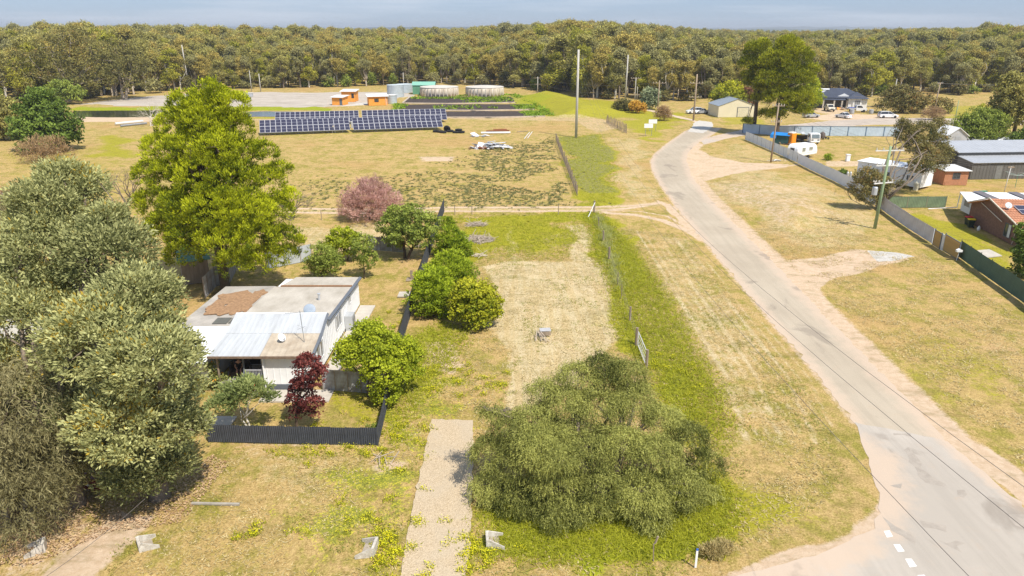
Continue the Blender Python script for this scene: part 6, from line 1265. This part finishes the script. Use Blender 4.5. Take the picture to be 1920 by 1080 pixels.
    MB().box(-hl * 1.015, -hl * .97, -hw * .8, hw * .8, gz + .02, gz + .2).box(hl * .95, hl * 1.012, -hw * .8, hw * .8, gz + .02, gz + .16).build('bumper', m_trim if kind == 'suv' else paint, t); MB().box(-hl * 1.022, -hl * 1.0, -.22, .22, belt * .55, belt * .55 + .11).build('number_plate', m_white, t)
    r_ = .31 if kind != 'suv' else .36; wheels(t, (-hl * .60, hl * .62), hw - .09, r_); return t
car('silver hatchback nose right beside the pine trees', G(1520, 220), R(8), 4.3, m_silver, 'hatch'); car('white sedan seen from behind between hatchback and four wheel drive', G(1581, 221), R(112), 4.5, m_car, 'sedan'); car('white four wheel drive wagon parked nose right on the grass', G(1664, 221), R(-3), 4.9, m_car, 'suv', W_=1.85)
car('white car behind the lane pole next to the cream shed', G(1301, 213), R(185), 4.4, m_car, 'suv', group='cars beside the cream shed'); car('silver sedan nosing out beside the cream shed', G(1314, 213), R(200), 4.5, m_silver, 'sedan', group='cars beside the cream shed')
def ute(label, p, rz, paint, load):
    t = thing('tray_ute', label, 'ute', p, rz, 'tray utes before the navy roofed house'); hw = .88
    MB().prism_y([(.2, .45), (2.5, .45), (2.5, .95), (2.35, 1.12), (1.35, 1.2), (.85, 1.85), (-.35, 1.9), (-.45, 1.15), (-.45, .45)], -hw, hw).build('cab', paint, t); MB().prism_y([(1.33, 1.24), (.85, 1.78), (-.2, 1.82), (-.2, 1.24)], -hw - .01, hw + .01).build('side_window', m_cglass, t); MB().slab([(1.40, -.75, 1.22), (1.40, .75, 1.22), (.92, .7, 1.80), (.92, -.7, 1.80)], -.02).build('windscreen', m_cglass, t)
    MB().box(-2.5, -.5, -.95, .95, .82, .92).build('tray', m_steel, t); MB().box(-2.5, -.5, -.97, -.92, .92, 1.2).box(-2.5, -.5, .92, .97, .92, 1.2).box(-.56, -.5, -.9, .9, .92, 1.75).build('tray_side', m_grey, t)
    MB().box(2.5, 2.62, -.85, .85, .42, .62).build('bull_bar', m_black, t); MB().box(-2.2, -.8, -.6, .6, .93, 1.3).build('load', load, t)
    for s in (-.6, .6): MB().box(2.49, 2.53, s - .14, s + .14, .75, .92).build('headlight', m_lamp, t)
    MB().box(2.49, 2.52, -.4, .4, .70, .92).build('grille', m_black, t); wheels(t, (-1.5, 1.65), hw - .1, .38, .24); return t
ute('cream tray ute facing the camera before the verandah', G(1554, 208), R(-95), mat('cream_paint', (.66, .60, .48), .4), m_steel); ute('white tray ute with blue load beside the bay window', G(1606, 210), R(-8), m_car, mat('blue_load', (.10, .14, .45), .6))
# small pale truck with boat alongside
t = thing('small_truck', 'white flat fronted small truck beside the black boat', 'truck', G(1521, 268), R(-88)); hw = .95
MB().prism_y([(.0, .4), (1.75, .4), (1.8, 1.15), (1.55, 2.05), (.15, 2.1), (0, 2.0)], -hw, hw).build('cab', m_white, t); MB().slab([(1.83, -.82, 1.2), (1.83, .82, 1.2), (1.60, .76, 1.95), (1.60, -.76, 1.95)], -.03).build('windscreen', mat('pale_windscreen', (.16, .20, .22), .15), t)
MB().box(.35, 1.35, -hw - .015, hw + .015, 1.25, 1.85).build('side_window', m_cglass, t); MB().box(-3.2, -.1, -hw, hw, .75, .9).box(-3.2, -.1, -hw, -hw + .06, .9, 1.3).box(-3.2, -.1, hw - .06, hw, .9, 1.3).build('tray', m_steel, t)
MB().box(1.78, 1.86, -.85, .85, .4, .55).build('bumper', m_white, t)
for s in (-.6, .6): MB().box(1.79, 1.84, s - .2, s + .2, .78, .95).build('headlight', m_black, t); MB().box(1.3, 1.4, s * 1.75 - .05, s * 1.75 + .05, 1.3, 1.7).build('mirror', m_black, t)
wheels(t, (1.0, -2.3), hw - .1, .36, .22)
t = thing('boat', 'black hulled boat tilted on its trailer left of the truck', 'boat', G(1503, 266), R(-52)); N = 8; vs = []
for k in range(N + 1):
    u = k / N; x = -2.3 + 4.8 * u; w_ = 1.0 * (1 - max(0, u - .45) ** 2 * 3.1); kz = .5 + .45 * max(0, u - .5) ** 1.5 * 2; dk = 1.35 + .35 * u * u
    vs += [(x, 0, kz), (x, -w_ * .8, kz + .35), (x, -w_, dk), (x, w_, dk), (x, w_ * .8, kz + .35)]
fs = [(5*k+i, 5*k+5+i, 5*k+5+(i+1) % 5, 5*k+(i+1) % 5) for k in range(N) for i in range(5)] + [(0,1,2,3,4), tuple(reversed(range(5*N, 5*N+5)))]
MB().add(vs, fs).build('hull', mat('black_hull', (.02, .02, .025), .3, .1), t); MB().slab([(.3, -.6, 1.62), (.3, .6, 1.62), (-.1, .55, 2.05), (-.1, -.55, 2.05)], .03).build('windshield', m_grey, t); MB().box(-1.8, .2, -.6, .6, 1.36, 1.52).build('deck_load', m_yellow, t); MB().box(-2.6, 2.9, -.06, .06, .3, .42).build('trailer', m_steel, t); wheels(t, (-.6,), .95, .3)
t = thing('portable_toilet', 'bright orange portable toilet with white roof', 'portable toilet', G(1483, 270.5), R(-62)); mo = mat('orange_plastic', (.90, .30, .02), .5, .06)
MB().box(-.6, .6, -.6, .6, .2, 2.25).build('cabin', mo, t); MB().lathe([(.80, 2.25), (.82, 2.32), (.6, 2.5), (.1, 2.56)], 4).build('roof', mat('pale_plastic', (.72, .68, .62), .5), t).rotation_euler = (0, 0, R(45)); MB().box(.605, .64, -.45, .45, .25, 2.1).build('door', mo, t)
for k in range(3): MB().box(.642, .655, -.36, .36, .4 + k * .58, .85 + k * .58).build('door_rib', mo, t)
MB().box(-.65, .65, -.65, .65, .03, .19).build('skid', m_wood, t)
t = thing('tarp_shelter', 'dark green box shelter with bright blue tarpaulin on top', 'shelter', G(1466, 269), R(-30)); MB().box(-1.6, 1.3, -1.2, 1.0, .05, 1.7).build('wall', mat('teal_board', (.03, .085, .085), .7), t); MB().box(1.302, 1.32, -.8, .2, .05, 1.6).build('doorway', m_dark, t)
MB().slab([(-2.2, -1.5, 1.85), (1.5, -1.4, 1.78), (1.7, 1.3, 2.0), (-2.3, 1.4, 2.1)], .06).slab([(-2.2, -1.52, 1.2), (-1.0, -1.52, 1.15), (-1.0, -1.5, 1.85), (-2.2, -1.5, 1.88)], .03).build('tarpaulin', mat('blue_tarpaulin', (.02, .22, .62), .6, .25, 1), t)
heap('crate_pile', 'rusty crates and boards between shelter and orange toilet', 'crates', 1474, 270, 3, 2, .7, [m_wood, mat('rust', (.25, .10, .05), .9), m_concrete], 14, 6, .45)
t = thing('dinghy', 'small upturned grey dinghy right of the orange toilet', 'dinghy', G(1494, 263), R(10)); MB().lathe([(.7, 0), (.68, .25), (.4, .42), (.05, .46)], 12).build('hull', m_palegrey, t).scale = (2.0, .9, 1)
t = thing('covered_mower', 'dark covered machine with handle and small wheels beside the truck', 'machine', G(1541, 261), R(10)); MB().lathe([(.55, .3), (.62, .7), (.5, 1.3), (.15, 1.6)], 9).build('cover', mat('grey_cover', (.13, .11, .10), .8), t); MB().tube([(.3, 0, .5), (1.2, -.2, .5), (1.4, -.2, .8)], .05, 5).build('drawbar', m_black, t); wheels(t, (0, 1.2), .45, .22, .12)
# caravan
A, rz, W_ = frame((1496,300), (1547,292)); t = thing('caravan', 'old white rounded caravan behind the grey fence', 'caravan', A, rz); L_ = 5.6; D = 2.2
prof = [(0, .55), (-.35, .9), (-.4, 1.9), (-.1, 2.45), (.5, 2.62), (L_ - 1.0, 2.55), (L_ - .3, 2.1), (L_, 1.2), (L_ - .1, .6)]
o = MB().prism_y(prof, 0, D).build('body', m_white, t); m_ = o.modifiers.new('bevel', 'BEVEL'); m_.width = .14; m_.segments = 3
window(t, .9, 1.35, .95, .75, 0, 'y-', m_white2, bars=0, glass=mat('curtained_window', (.28, .29, .24), .3)); window(t, 2.9, 1.45, 1.1, .6, 0, 'y-', m_white2, bars=0, glass=mat('curtained_window', (.28, .29, .24)))
MB().box(.2, L_ - .3, -.012, -.002, 1.05, 1.1).build('trim_strip', m_grey, t); wheels(t, (L_ * .55,), D / 2 - .15, .33); [setattr(c, 'location', c.location + Vector((0, D / 2, 0))) for c in t.children if c.name.startswith('wheel')]
MB().tube([(L_ - .1, D / 2, .5), (L_ + .9, D / 2, .45)], .05, 6).build('drawbar', m_steel, t); window(t, .6, 1.4, .95, .7, -.402, 'x-', m_white2, bars=0)
heap('white_debris', 'scrap and rocks at the foot of the twin crossarm pole', 'debris', 1456, 302, 3.4, 1.0, .3, [m_white2, m_concrete, m_wood], 14, 7, .28)

# ------------------------------------------------------------------ paddock debris
m_wscrap = mat('white_scrap', (.74, .75, .78), .5, .08)
def tyre(label, px, py, rz, up=False, z=0, grp='old tyres on the paddock'):
    t = MB().lathe([(.28, 0), (.48, .02), (.55, .12), (.55, .2), (.48, .28), (.28, .28), (.32, .14), (.28, 0)], 16).build('tyre', m_black, None, G(px, py) + Vector((0, 0, z)), rz); t.scale = (1.5, 1.5, 1.4)
    if up: t.rotation_euler = (R(70), 0, rz); t.location.z += .5
    return tag(t, label, 'tyre', grp)
for i, (lb, x, y, u, z) in enumerate([('flat dark tyre at the left end of the row', 818, 247.5, 0, 0), ('tyre leaning on its neighbour left of the gap', 825, 248, 0, 0), ('flat tyre low in front of the raised one', 831, 249, 0, 0), ('raised round tyre showing its hollow', 838, 246.5, 1, 0), ('tyre just right of the raised one', 844, 247, 0, 0),
    ('bottom tyre of the separate right pile', 855, 249, 0, 0), ('tyre on top of the separate right pile', 860, 248, 0, .35), ('right hand tyre of the separate pile', 865, 249, 0, 0)]): tyre(lb, x, y, i, u, z)
heap('scrap_heap', 'bright white crumpled sheet scrap in the paddock', 'scrap heap', 925, 277, 7.5, 4.5, 1.5, [m_wscrap, m_wscrap, m_wscrap, m_steel, m_white2, m_wscrap, mat('rust', (.25, .10, .05))], 70, 8, .85, .45)
heap('scrap_heap', 'dark rusty scrap scattered left of the white heap', 'scrap heap', 893, 279, 3.5, 1.4, .4, [mat('rust', (.25, .10, .05)), m_black, m_wscrap], 12, 9, .4)
heap('scrap_heap', 'pale sheets lying under the white pipe', 'scrap heap', 903, 255.5, 5, 1.6, .4, [m_wscrap, m_palegrey], 12, 10, .8, .15)
def rod(label, a, b, r_, m, z=.15, name='pipe', cat='pipe'):
    return tag(MB().tube([G(*a, z), G(*b, z)], r_, 8).build(name, m), label, cat)
rod('long white pipe above the white scrap heap', (902,249), (957,248.5), .22, m_wscrap, .3); rod('rusty beam behind the long white pipe', (912,245.5), (955,244.5), .16, mat('rust', (.25, .10, .05))); rod('second rusty beam farther back', (925,243), (950,242.5), .14, mat('rust', (.25, .10, .05)))
rod('thin pale rod lying right of the scrap', (983,260), (993,248), .07, m_wscrap, .1); rod('thin pale rod beside the first one', (989,259), (998,247), .07, m_wscrap, .1); rod('dark rod stub right of the long white pipe', (970,247), (990,245.5), .08, m_wood, .1)
rod('white pipes stacked by the pond, left of the great pine', (216,232), (268,227), .3, m_white2, .4); rod('grey pipes under the white ones by the pond', (226,236), (275,231), .25, m_steel, .25)
t = thing('yellow_marker', 'small pale marker box on the far sand bed', 'marker', G(471, 181)); MB().box(-1.0, .6, -.4, .4, 0, 1.2).build('frame', m_grey, t); MB().box(-1.2, .8, -.45, .45, 1.2, 1.35).build('top', m_white2, t)
# signs on the verge beyond
for lb, px, py, dx in (('larger white sign on two thin legs on the far verge', 1215, 255, 0), ('smaller white sign behind the larger one', 1223, 246, 0)):
    s = 1 if 'larger' in lb else .7; t = thing('white_sign', lb, 'sign', G(px, py)); [MB().tube([(x, 0, 0), (x, 0, 2.0 * s)], .05, 5).build('leg', m_steel, t) for x in (-.6 * s, .75 * s)]; MB().box(-.95 * s, .95 * s, -.06, .0, 1.75 * s, 2.65 * s if s == 1 else 2.0).build('board', m_white, t)
# brush pile, woodpile, little table with sticks
def sticks(name, label, cat, px, py, w_, d_, h, n, seed, m, L_=(.4, 1.4)):
    r = np.random.default_rng(seed); mb = MB()
    for k in range(n):
        a, q_ = r.uniform(0, 6.28), math.sqrt(r.uniform(0, 1)); c = Vector((math.cos(a) * q_ * w_ / 2, math.sin(a) * q_ * d_ / 2, .04 + h * (1 - q_) * r.random())); d = Vector((r.normal(), r.normal(), r.normal() * .25)).normalized() * r.uniform(*L_) / 2
        c.z = max(c.z, abs(d.z)); mb.tube([c - d, c + d], r.uniform(.012, .035), 4)
    return tag(mb.build(name, m, None, G(px, py)), label, cat)
sticks('brush_pile', 'wide pile of grey dead sticks at the back of the lot', 'brush pile', 897, 450, 3.4, 2.6, .5, 240, 21, mat('dead_wood', (.44, .37, .30), .9, .3, 3)); sticks('brush_pile', 'smaller stick pile nearer the dirt track', 'brush pile', 893, 422, 2.4, 1.6, .35, 110, 22, mat('dead_wood', (.44, .37, .30)))
sticks('brush_pile', 'few pale planks and sticks below the wide pile', 'brush pile', 899, 480, 1.6, .8, .2, 26, 23, mat('pale_wood', (.60, .52, .42), .9)); sticks('branch', 'thin curved dead branch on the soil near the fence corner', 'branch', 715, 862, 1.8, .8, .05, 8, 24, mat('dead_wood', (.44, .37, .30)), (.5, 1.1)); sticks('branch', 'twigs under the almond tree fence', 'branch', 795, 462, 1.5, 1, .2, 30, 25, mat('dead_wood', (.44, .37, .30)))
t = thing('timber_stand', 'low grey timber crate with sticks leaning on it in the mown lot', 'crate', G(1022, 628), R(5))
for k in range(4): MB().box(-.42, .42, -.3 + k * .16, -.16 + k * .16, .42, .46).build('slat', mat('grey_board', (.46, .46, .47), .8, .15, 4), t)
MB().box(-.40, .40, -.32, -.29, .08, .38).box(-.40, .40, .29, .32, .08, .38).build('side', m_wood, t)
r_ = np.random.default_rng(77)
for k in range(9): a = Vector((-.5 + r_.uniform(-.2, .2), -.2 + r_.uniform(-.3, .3), .45)); MB().tube([a, a + Vector((r_.uniform(-.25, .7), -.9 - r_.random() * .3, -.41))], .022, 5).build('stick', mat('dead_wood', (.44, .37, .30)), t)
# culvert headwalls in the front drain
def headwall(label, px, py, rz, s=1.0, flip=1):
    t = thing('culvert_headwall', label, 'headwall', G(px, py), rz, 'precast culvert headwalls'); m = mat('headwall_concrete', (.60, .57, .51), .85, .18, 5, bump=.4, c2=(.36, .32, .26))
    MB().box(-.05, .07, -.55 * s, .55 * s, -.05, .42).build('back_wall', m, t); f = flip
    MB().hexa([(-.05, -.55*s, -.05), (-.75, -.80*s, -.05), (-.75, -.72*s, -.05), (-.05, -.45*s, -.05), (-.05, -.55*s, .42), (-.75, -.80*s, .12), (-.75, -.72*s, .12), (-.05, -.45*s, .42)]).build('wing_wall', m, t); MB().hexa([(-.05, .55*s, -.05), (-.05, .45*s, -.05), (-.75, .72*s, -.05), (-.75, .80*s, -.05), (-.05, .55*s, .42), (-.05, .45*s, .42), (-.75, .72*s, .12), (-.75, .80*s, .12)]).build('wing_wall', m, t)
    MB().prism_z([(-.05, -.5*s), (-.05, .5*s), (-.55, .55*s), (-.55, -.55*s)], -.04, .012).build('apron', mat('dirty_concrete', (.36, .31, .25), .9, .2, 3), t)
    MB().tube([(-.06, 0, .2), (-.02, 0, .2)], .16, 14).build('pipe_mouth', m_dark, t); return t
headwall('white concrete culvert end left of the gravel driveway', 703, 1032, R(-5), .75); headwall('white concrete culvert end right of the gravel driveway', 914, 1018, R(185), .62); headwall('pale culvert end right of the dirt driveway', 262, 1027, R(215), .6); headwall('pale culvert end left of the dirt driveway, half buried', 84, 1028, R(25), .5)
t = thing('guide_post', 'white guide post with blue top beside the culvert at the junction', 'guide post', G(1304, 1064)); MB().box(-.045, .045, -.02, .02, 0, .95).build('post', m_white, t); MB().box(-.047, .047, -.022, .022, .90, .99).build('cap', mat('blue_cap', (.05, .15, .5), .5), t)
t = tag(MB().tube([(0, 0, 0), (-.05, 0, .9), (.05, 0, 1.0)], .03, 5).tube([(.02, .02, .95), (.12, .02, 1.3)], .05, 5).build('stake', m_wood, None, G(1225, 1052)), 'bent stake in the grass below the peppercorn tree', 'stake')
tag(MB().hexa([(-1.2, -.08, -.02), (1.2, -.16, -.02), (1.2, -.04, -.02), (-1.2, .06, -.02), (-1.2, -.08, .06), (1.2, -.16, .08), (1.2, -.04, .08), (-1.2, .06, .06)]).build('plank', mat('old_board', (.36, .33, .28)), None, G(405, 944)), 'grey plank edging lying in the grass right of the silky oak', 'plank')
t = MB().box(-.7, .7, -.6, .6, 0, .1).build('garden_slab', m_concrete, None, G(762, 553)); tag(t, 'small concrete slab beside the tall side fence', kind='structure')
tag(MB().box(-.12, .12, -.02, .02, 0, .9).box(-.5, .5, -.5, .5, .0, .04).build('garden_stand', m_wood, None, G(772, 524)), 'white tag on a thin timber frame by the side fence', 'garden frame')
# left yard: red things in the shade, shed at far left
t2 = car('dark red car hidden in the shade of the silky oak', G(236, 884), R(70), 4.2, mat('dark_red_paint', (.14, .02, .02), .5), 'sedan', group=None)
t, W_ = box_building('lean_to', 'small lean to with white roof and brown opening at the left', 'lean-to', (40,443), (65,443), 3.0, 2.0, m_white2, m_white2, slope=.2); MB().box(.3, W_ - .3, -.03, -.003, .05, 1.7).build('opening', mat('brown_interior', (.11, .04, .025), .9), t)
t, W_ = box_building('grey_shed', 'grey roofed shed at the far left edge', 'shed', (-30,405), (22,400), 3.0, 2.0, m_tin, m_palegrey, slope=.2)
t, W_ = box_building('long_shed', 'dark shed behind the great pine trunk', 'shed', (345,535), (395,528), 4.0, 2.2, m_wood, m_green, slope=.2)
t, W_ = box_building('neighbour_house', 'neighbour house roofs glimpsed through the silky oak', 'house', (-60,640), (110,640), 7, 2.7, m_white2, m_greyroof, rise=1.2, kind='gable_x')
# ------------------------------------------------------------------ low growth: grass, weeds, flowers (nobody could count it)
def ground_pts(n, poly, r):
    poly = np.array(poly) if not isinstance(poly, np.ndarray) else poly; out = []
    lo, hi = poly.min(0), poly.max(0); k = 0
    while k < n:
        q_ = r.uniform(lo, hi, (n * 2, 2)); q_ = q_[poly_sd(q_, poly) > 0]; out.append(q_); k += len(q_)
    return np.concatenate(out)[:n]
def blades(name, label, pts, h, wd, m, per=3, spread=.08, lean=.5, seed=1, tint=None):
    r = np.random.default_rng(seed); k = np.repeat(np.arange(len(pts)), per); M = len(k)
    base = np.concatenate([pts[k] + r.normal(0, spread, (M, 2)), np.full((M, 1), -.03)], 1); a = r.uniform(0, 6.28, M); hh = h * r.uniform(.5, 1.3, M) * r.uniform(.7, 1.2, len(pts))[k]
    d = np.stack([np.cos(a), np.sin(a), np.zeros(M)], 1) * (wd * r.uniform(.6, 1.4, M))[:, None] * .5; t = r.normal(0, lean, (M, 3)) * hh[:, None]; t[:, 2] = hh
    V = np.stack([base - d, base + d, base + t], 1).reshape(-1, 3); T = .45 + r.normal(0, .18, len(pts))[k] + r.normal(0, .12, M)
    return tag(link(name, quads_mesh(name, V, 3, m, T)), label, kind='stuff')
lm_g = leaf_mat('long_green_grass', (.17, .19, .012), (.48, .48, .04), .4); lm_d = leaf_mat('dry_grass_blades', (.26, .20, .08), (.62, .52, .28), .25); lm_w = leaf_mat('grey_green_weed', (.10, .11, .04), (.26, .25, .10), .25); lm_y = leaf_mat('yellow_flowers', (.55, .46, .01), (.85, .74, .03), .3)
r = np.random.default_rng(8)
pg = [ (W([(1097,402),(1122,396),(1165,440),(1205,490),(1255,560),(1300,650),(1345,720),(1370,800),(1340,850),(1250,760),(1215,690),(1168,640),(1140,520),(1118,490)]), 14000),
       (W([(905,930),(1000,900),(1200,900),(1330,880),(1375,960),(1330,1030),(1200,1045),(930,1040)]), 9000), (W([(836,402),(1112,398),(1100,424),(1060,480),(1000,488),(940,478),(890,490),(850,560),(830,480)]), 4500),
       (W([(735,735),(765,640),(830,600),(880,620),(850,680),(790,740),(750,835),(715,835)]), 2400), (W([(1045,258),(1128,250),(1155,310),(1157,386),(1088,386)]), 5000)]
P_ = np.concatenate([ground_pts(n, p, r) + r.normal(0, .5, (n, 2)) for p, n in pg]); blades('long_grass', 'long green grass growing in the lot\'s unmown strips and drain', P_, .13, .055, lm_g, 4, .11, 1.5, 2)
P_ = ground_pts(52000, W([(200,1085),(1380,1085),(1590,900),(1540,760),(1280,440),(1130,420),(900,470),(700,840),(400,840),(230,960)]), r); sd = poly_sd(P_, W([(806,780),(888,780),(886,1095),(745,1095)])); P_ = P_[sd < 0]
keep = vnoise(P_[:, 0], P_[:, 1], 2.2, 5) * .6 + vnoise(P_[:, 0], P_[:, 1], .6, 6) * .4 > .47; Pd = P_[keep]; blades('dry_grass', 'short dry grass tufts over the mown verge and lot', Pd, .05, .06, lm_d, 2, .08, 2.2, 3)
Pg2 = P_[~keep]; Pg2 = Pg2[vnoise(Pg2[:, 0], Pg2[:, 1], 1.5, 12) > .45]; blades('short_grass', 'short olive grass tufts between the dry patches', Pg2, .06, .06, leaf_mat('olive_grass', (.14, .15, .03), (.40, .37, .09), .3), 2, .10, 1.8, 4)
Pv = ground_pts(26000, W([(1300,340),(1420,330),(1640,430),(1740,480),(1920,600),(1930,880),(1800,760),(1560,560),(1380,420)]), r); Pv = Pv[vnoise(Pv[:, 0], Pv[:, 1], 1.8, 15) > .42]; blades('verge_grass', 'dry and olive grass tufts on the right hand verge', Pv, .06, .07, lm_d, 2, .12, 2.2, 5)
# weeds of the paddock
Pw = np.concatenate([ground_pts(2100, W([(560,345),(700,330),(850,312),(935,275),(1030,258),(1076,386),(700,389),(560,390)]), r) + r.normal(0, 2.5, (2100, 2)), ground_pts(900, W([(900,285),(1035,262),(1066,375),(860,385)]), r), ground_pts(500, W([(640,350),(1062,340),(1070,386),(640,388)]), r)])
Pw = Pw[vnoise(Pw[:, 0], Pw[:, 1], 4, 31) * .5 + vnoise(Pw[:, 0], Pw[:, 1], 11, 32) * .5 > .38]; Pw = Pw[(line_dist(Pw, W([(1042,262),(1082,366)])) > .5)]
blades('paddock_weeds', 'clumps of dark grey green weed dotted over the dry paddock', Pw, .18, .12, lm_w, 11, .11, .9, 6)
# pale green tall weeds along the fence of posts
P_ = np.concatenate([G(x, y)[:2] + r.normal(0, .55, (120, 2)) * (.7, 1.5) for x, y in ((1124,410),(1130,425),(1138,432),(1134,446),(1139,458),(1148,495),(1153,512),(1158,528),(1148,478),(1142,442))]); blades('tall_weeds', 'pale grey green weeds growing along the paddock post fence', P_, .32, .06, leaf_mat('pale_weed', (.26, .28, .08), (.55, .54, .20), .4), 3, .1, .4, 7)
# yellow flowers: green mats with blossoms
def flowers(spots, name, label, seed):
    r = np.random.default_rng(seed); P_ = []
    for px, py, rx, n in spots:
        c = np.array(G(px, py)[:2]); n = int(n * .55); nc = max(2, n // 25); cc = c + r.normal(0, 1, (nc, 2)) * rx * (1, .7); P_.append(cc[r.integers(0, nc, n)] + r.normal(0, .16, (n, 2)))
    P_ = np.concatenate(P_); M = len(P_); C = np.concatenate([P_, r.uniform(.10, .17, (M, 1))], 1); A = unit(r.normal(size=(M, 3)) * (1, 1, .2)); N = unit(r.normal(size=(M, 3)) * .35 + (0, 0, 1)); z = r.uniform(.035, .065, M)
    tag(link(name, quads_mesh(name, diamonds(C, A, N, z, z), 4, lm_y, r.uniform(0, 1, M))), label, kind='stuff')
    blades('flower_leaves', 'green leaves under the ' + label, P_[::2], .13, .08, lm_g, 3, .1, .7, seed + 1)
flowers([(810,705,2.0,800),(860,715,1.6,700),(835,722,1.6,500),(890,700,1.0,200),(760,730,1.0,200)], 'yellow_flowers', 'yellow flower carpet at the top of the gravel driveway', 41)
flowers([(640,840,2.4,400),(700,842,1.2,350),(610,843,1.0,150),(570,843,.8,80),(745,815,.6,300),(748,790,.5,150),(520,850,.5,60),(720,850,.5,120)], 'yellow_flowers', 'yellow flowers along the foot of the dark front fence', 43)
flowers([(735,1045,.6,450),(725,1075,.7,350),(745,1030,.5,200),(748,1000,.5,160),(790,975,.5,120),(705,985,.6,280),(716,1000,.5,240),(760,880,.4,100),(800,855,.3,60),(795,830,.3,100),(800,805,.3,140),(865,1020,.3,60),(893,1035,.6,420),(880,1062,.6,380),(890,1048,.4,200),(875,1015,.4,120),(650,945,.5,60),(555,995,.3,70),(660,970,.3,100),(450,985,.8,120),(458,1000,.5,120),(800,1076,1.0,200),(740,955,1.6,220)], 'yellow_flowers', 'yellow flowers in the verge beside the gravel driveway', 45)
flowers([(1250,680,1.2,260),(1275,700,1.2,260),(1240,665,.8,160),(1290,740,1.2,140)], 'yellow_flowers', 'yellow flowers in the green strip beyond the white gate', 47)
flowers([(715,625,1.4,120),(735,600,1.2,90),(600,770,1.5,50),(660,775,1.2,90),(615,795,1.5,60)], 'yellow_flowers', 'scattered yellow flowers in the house yard lawn', 49)
# pebble and leaf scatter under the left trees
P_ = ground_pts(4500, W([(0,960),(140,900),(300,930),(400,850),(430,870),(340,980),(200,1000),(60,1060),(0,1060)]), r); M = len(P_); C = np.concatenate([P_, np.full((M, 1), .03)], 1)
tag(link('leaf_scatter', quads_mesh('leaf_scatter', diamonds(C, unit(r.normal(size=(M, 3)) * (1, 1, .1)), unit(r.normal(size=(M, 3)) * .3 + (0, 0, 1)), r.uniform(.08, .16, M), r.uniform(.04, .08, M)), 4, leaf_mat('fallen_leaves', (.22, .12, .06), (.55, .40, .24), .1), r.random(M))), 'fallen brown leaves under the left hand trees', kind='stuff')

# weeds that have come up on the dark drying beds
Pb = np.concatenate([ground_pts(n, W(q_), r) for q_, n in (([(860,186),(960,184),(966,192),(880,193)], 60), ([(770,184),(960,183),(962,186),(770,186)], 120), ([(800,199),(900,198),(960,205),(820,206)], 30), ([(960,199),(998,198),(1004,206),(975,207)], 60), ([(975,211),(1012,210),(1022,219),(995,220)], 70), ([(742,196),(760,197),(752,207),(738,207)], 60), ([(765,182),(960,180),(1000,196),(1030,219),(1036,216),(1010,190),(970,178)], 160))])
o = blades('bed_weeds', 'bright green weeds coming up on the dark drying beds', Pb, .55, .5, leaf_mat('bed_weed', (.10, .17, .012), (.30, .42, .03), .3), 8, .6, .9, 61); o.location.z = .12
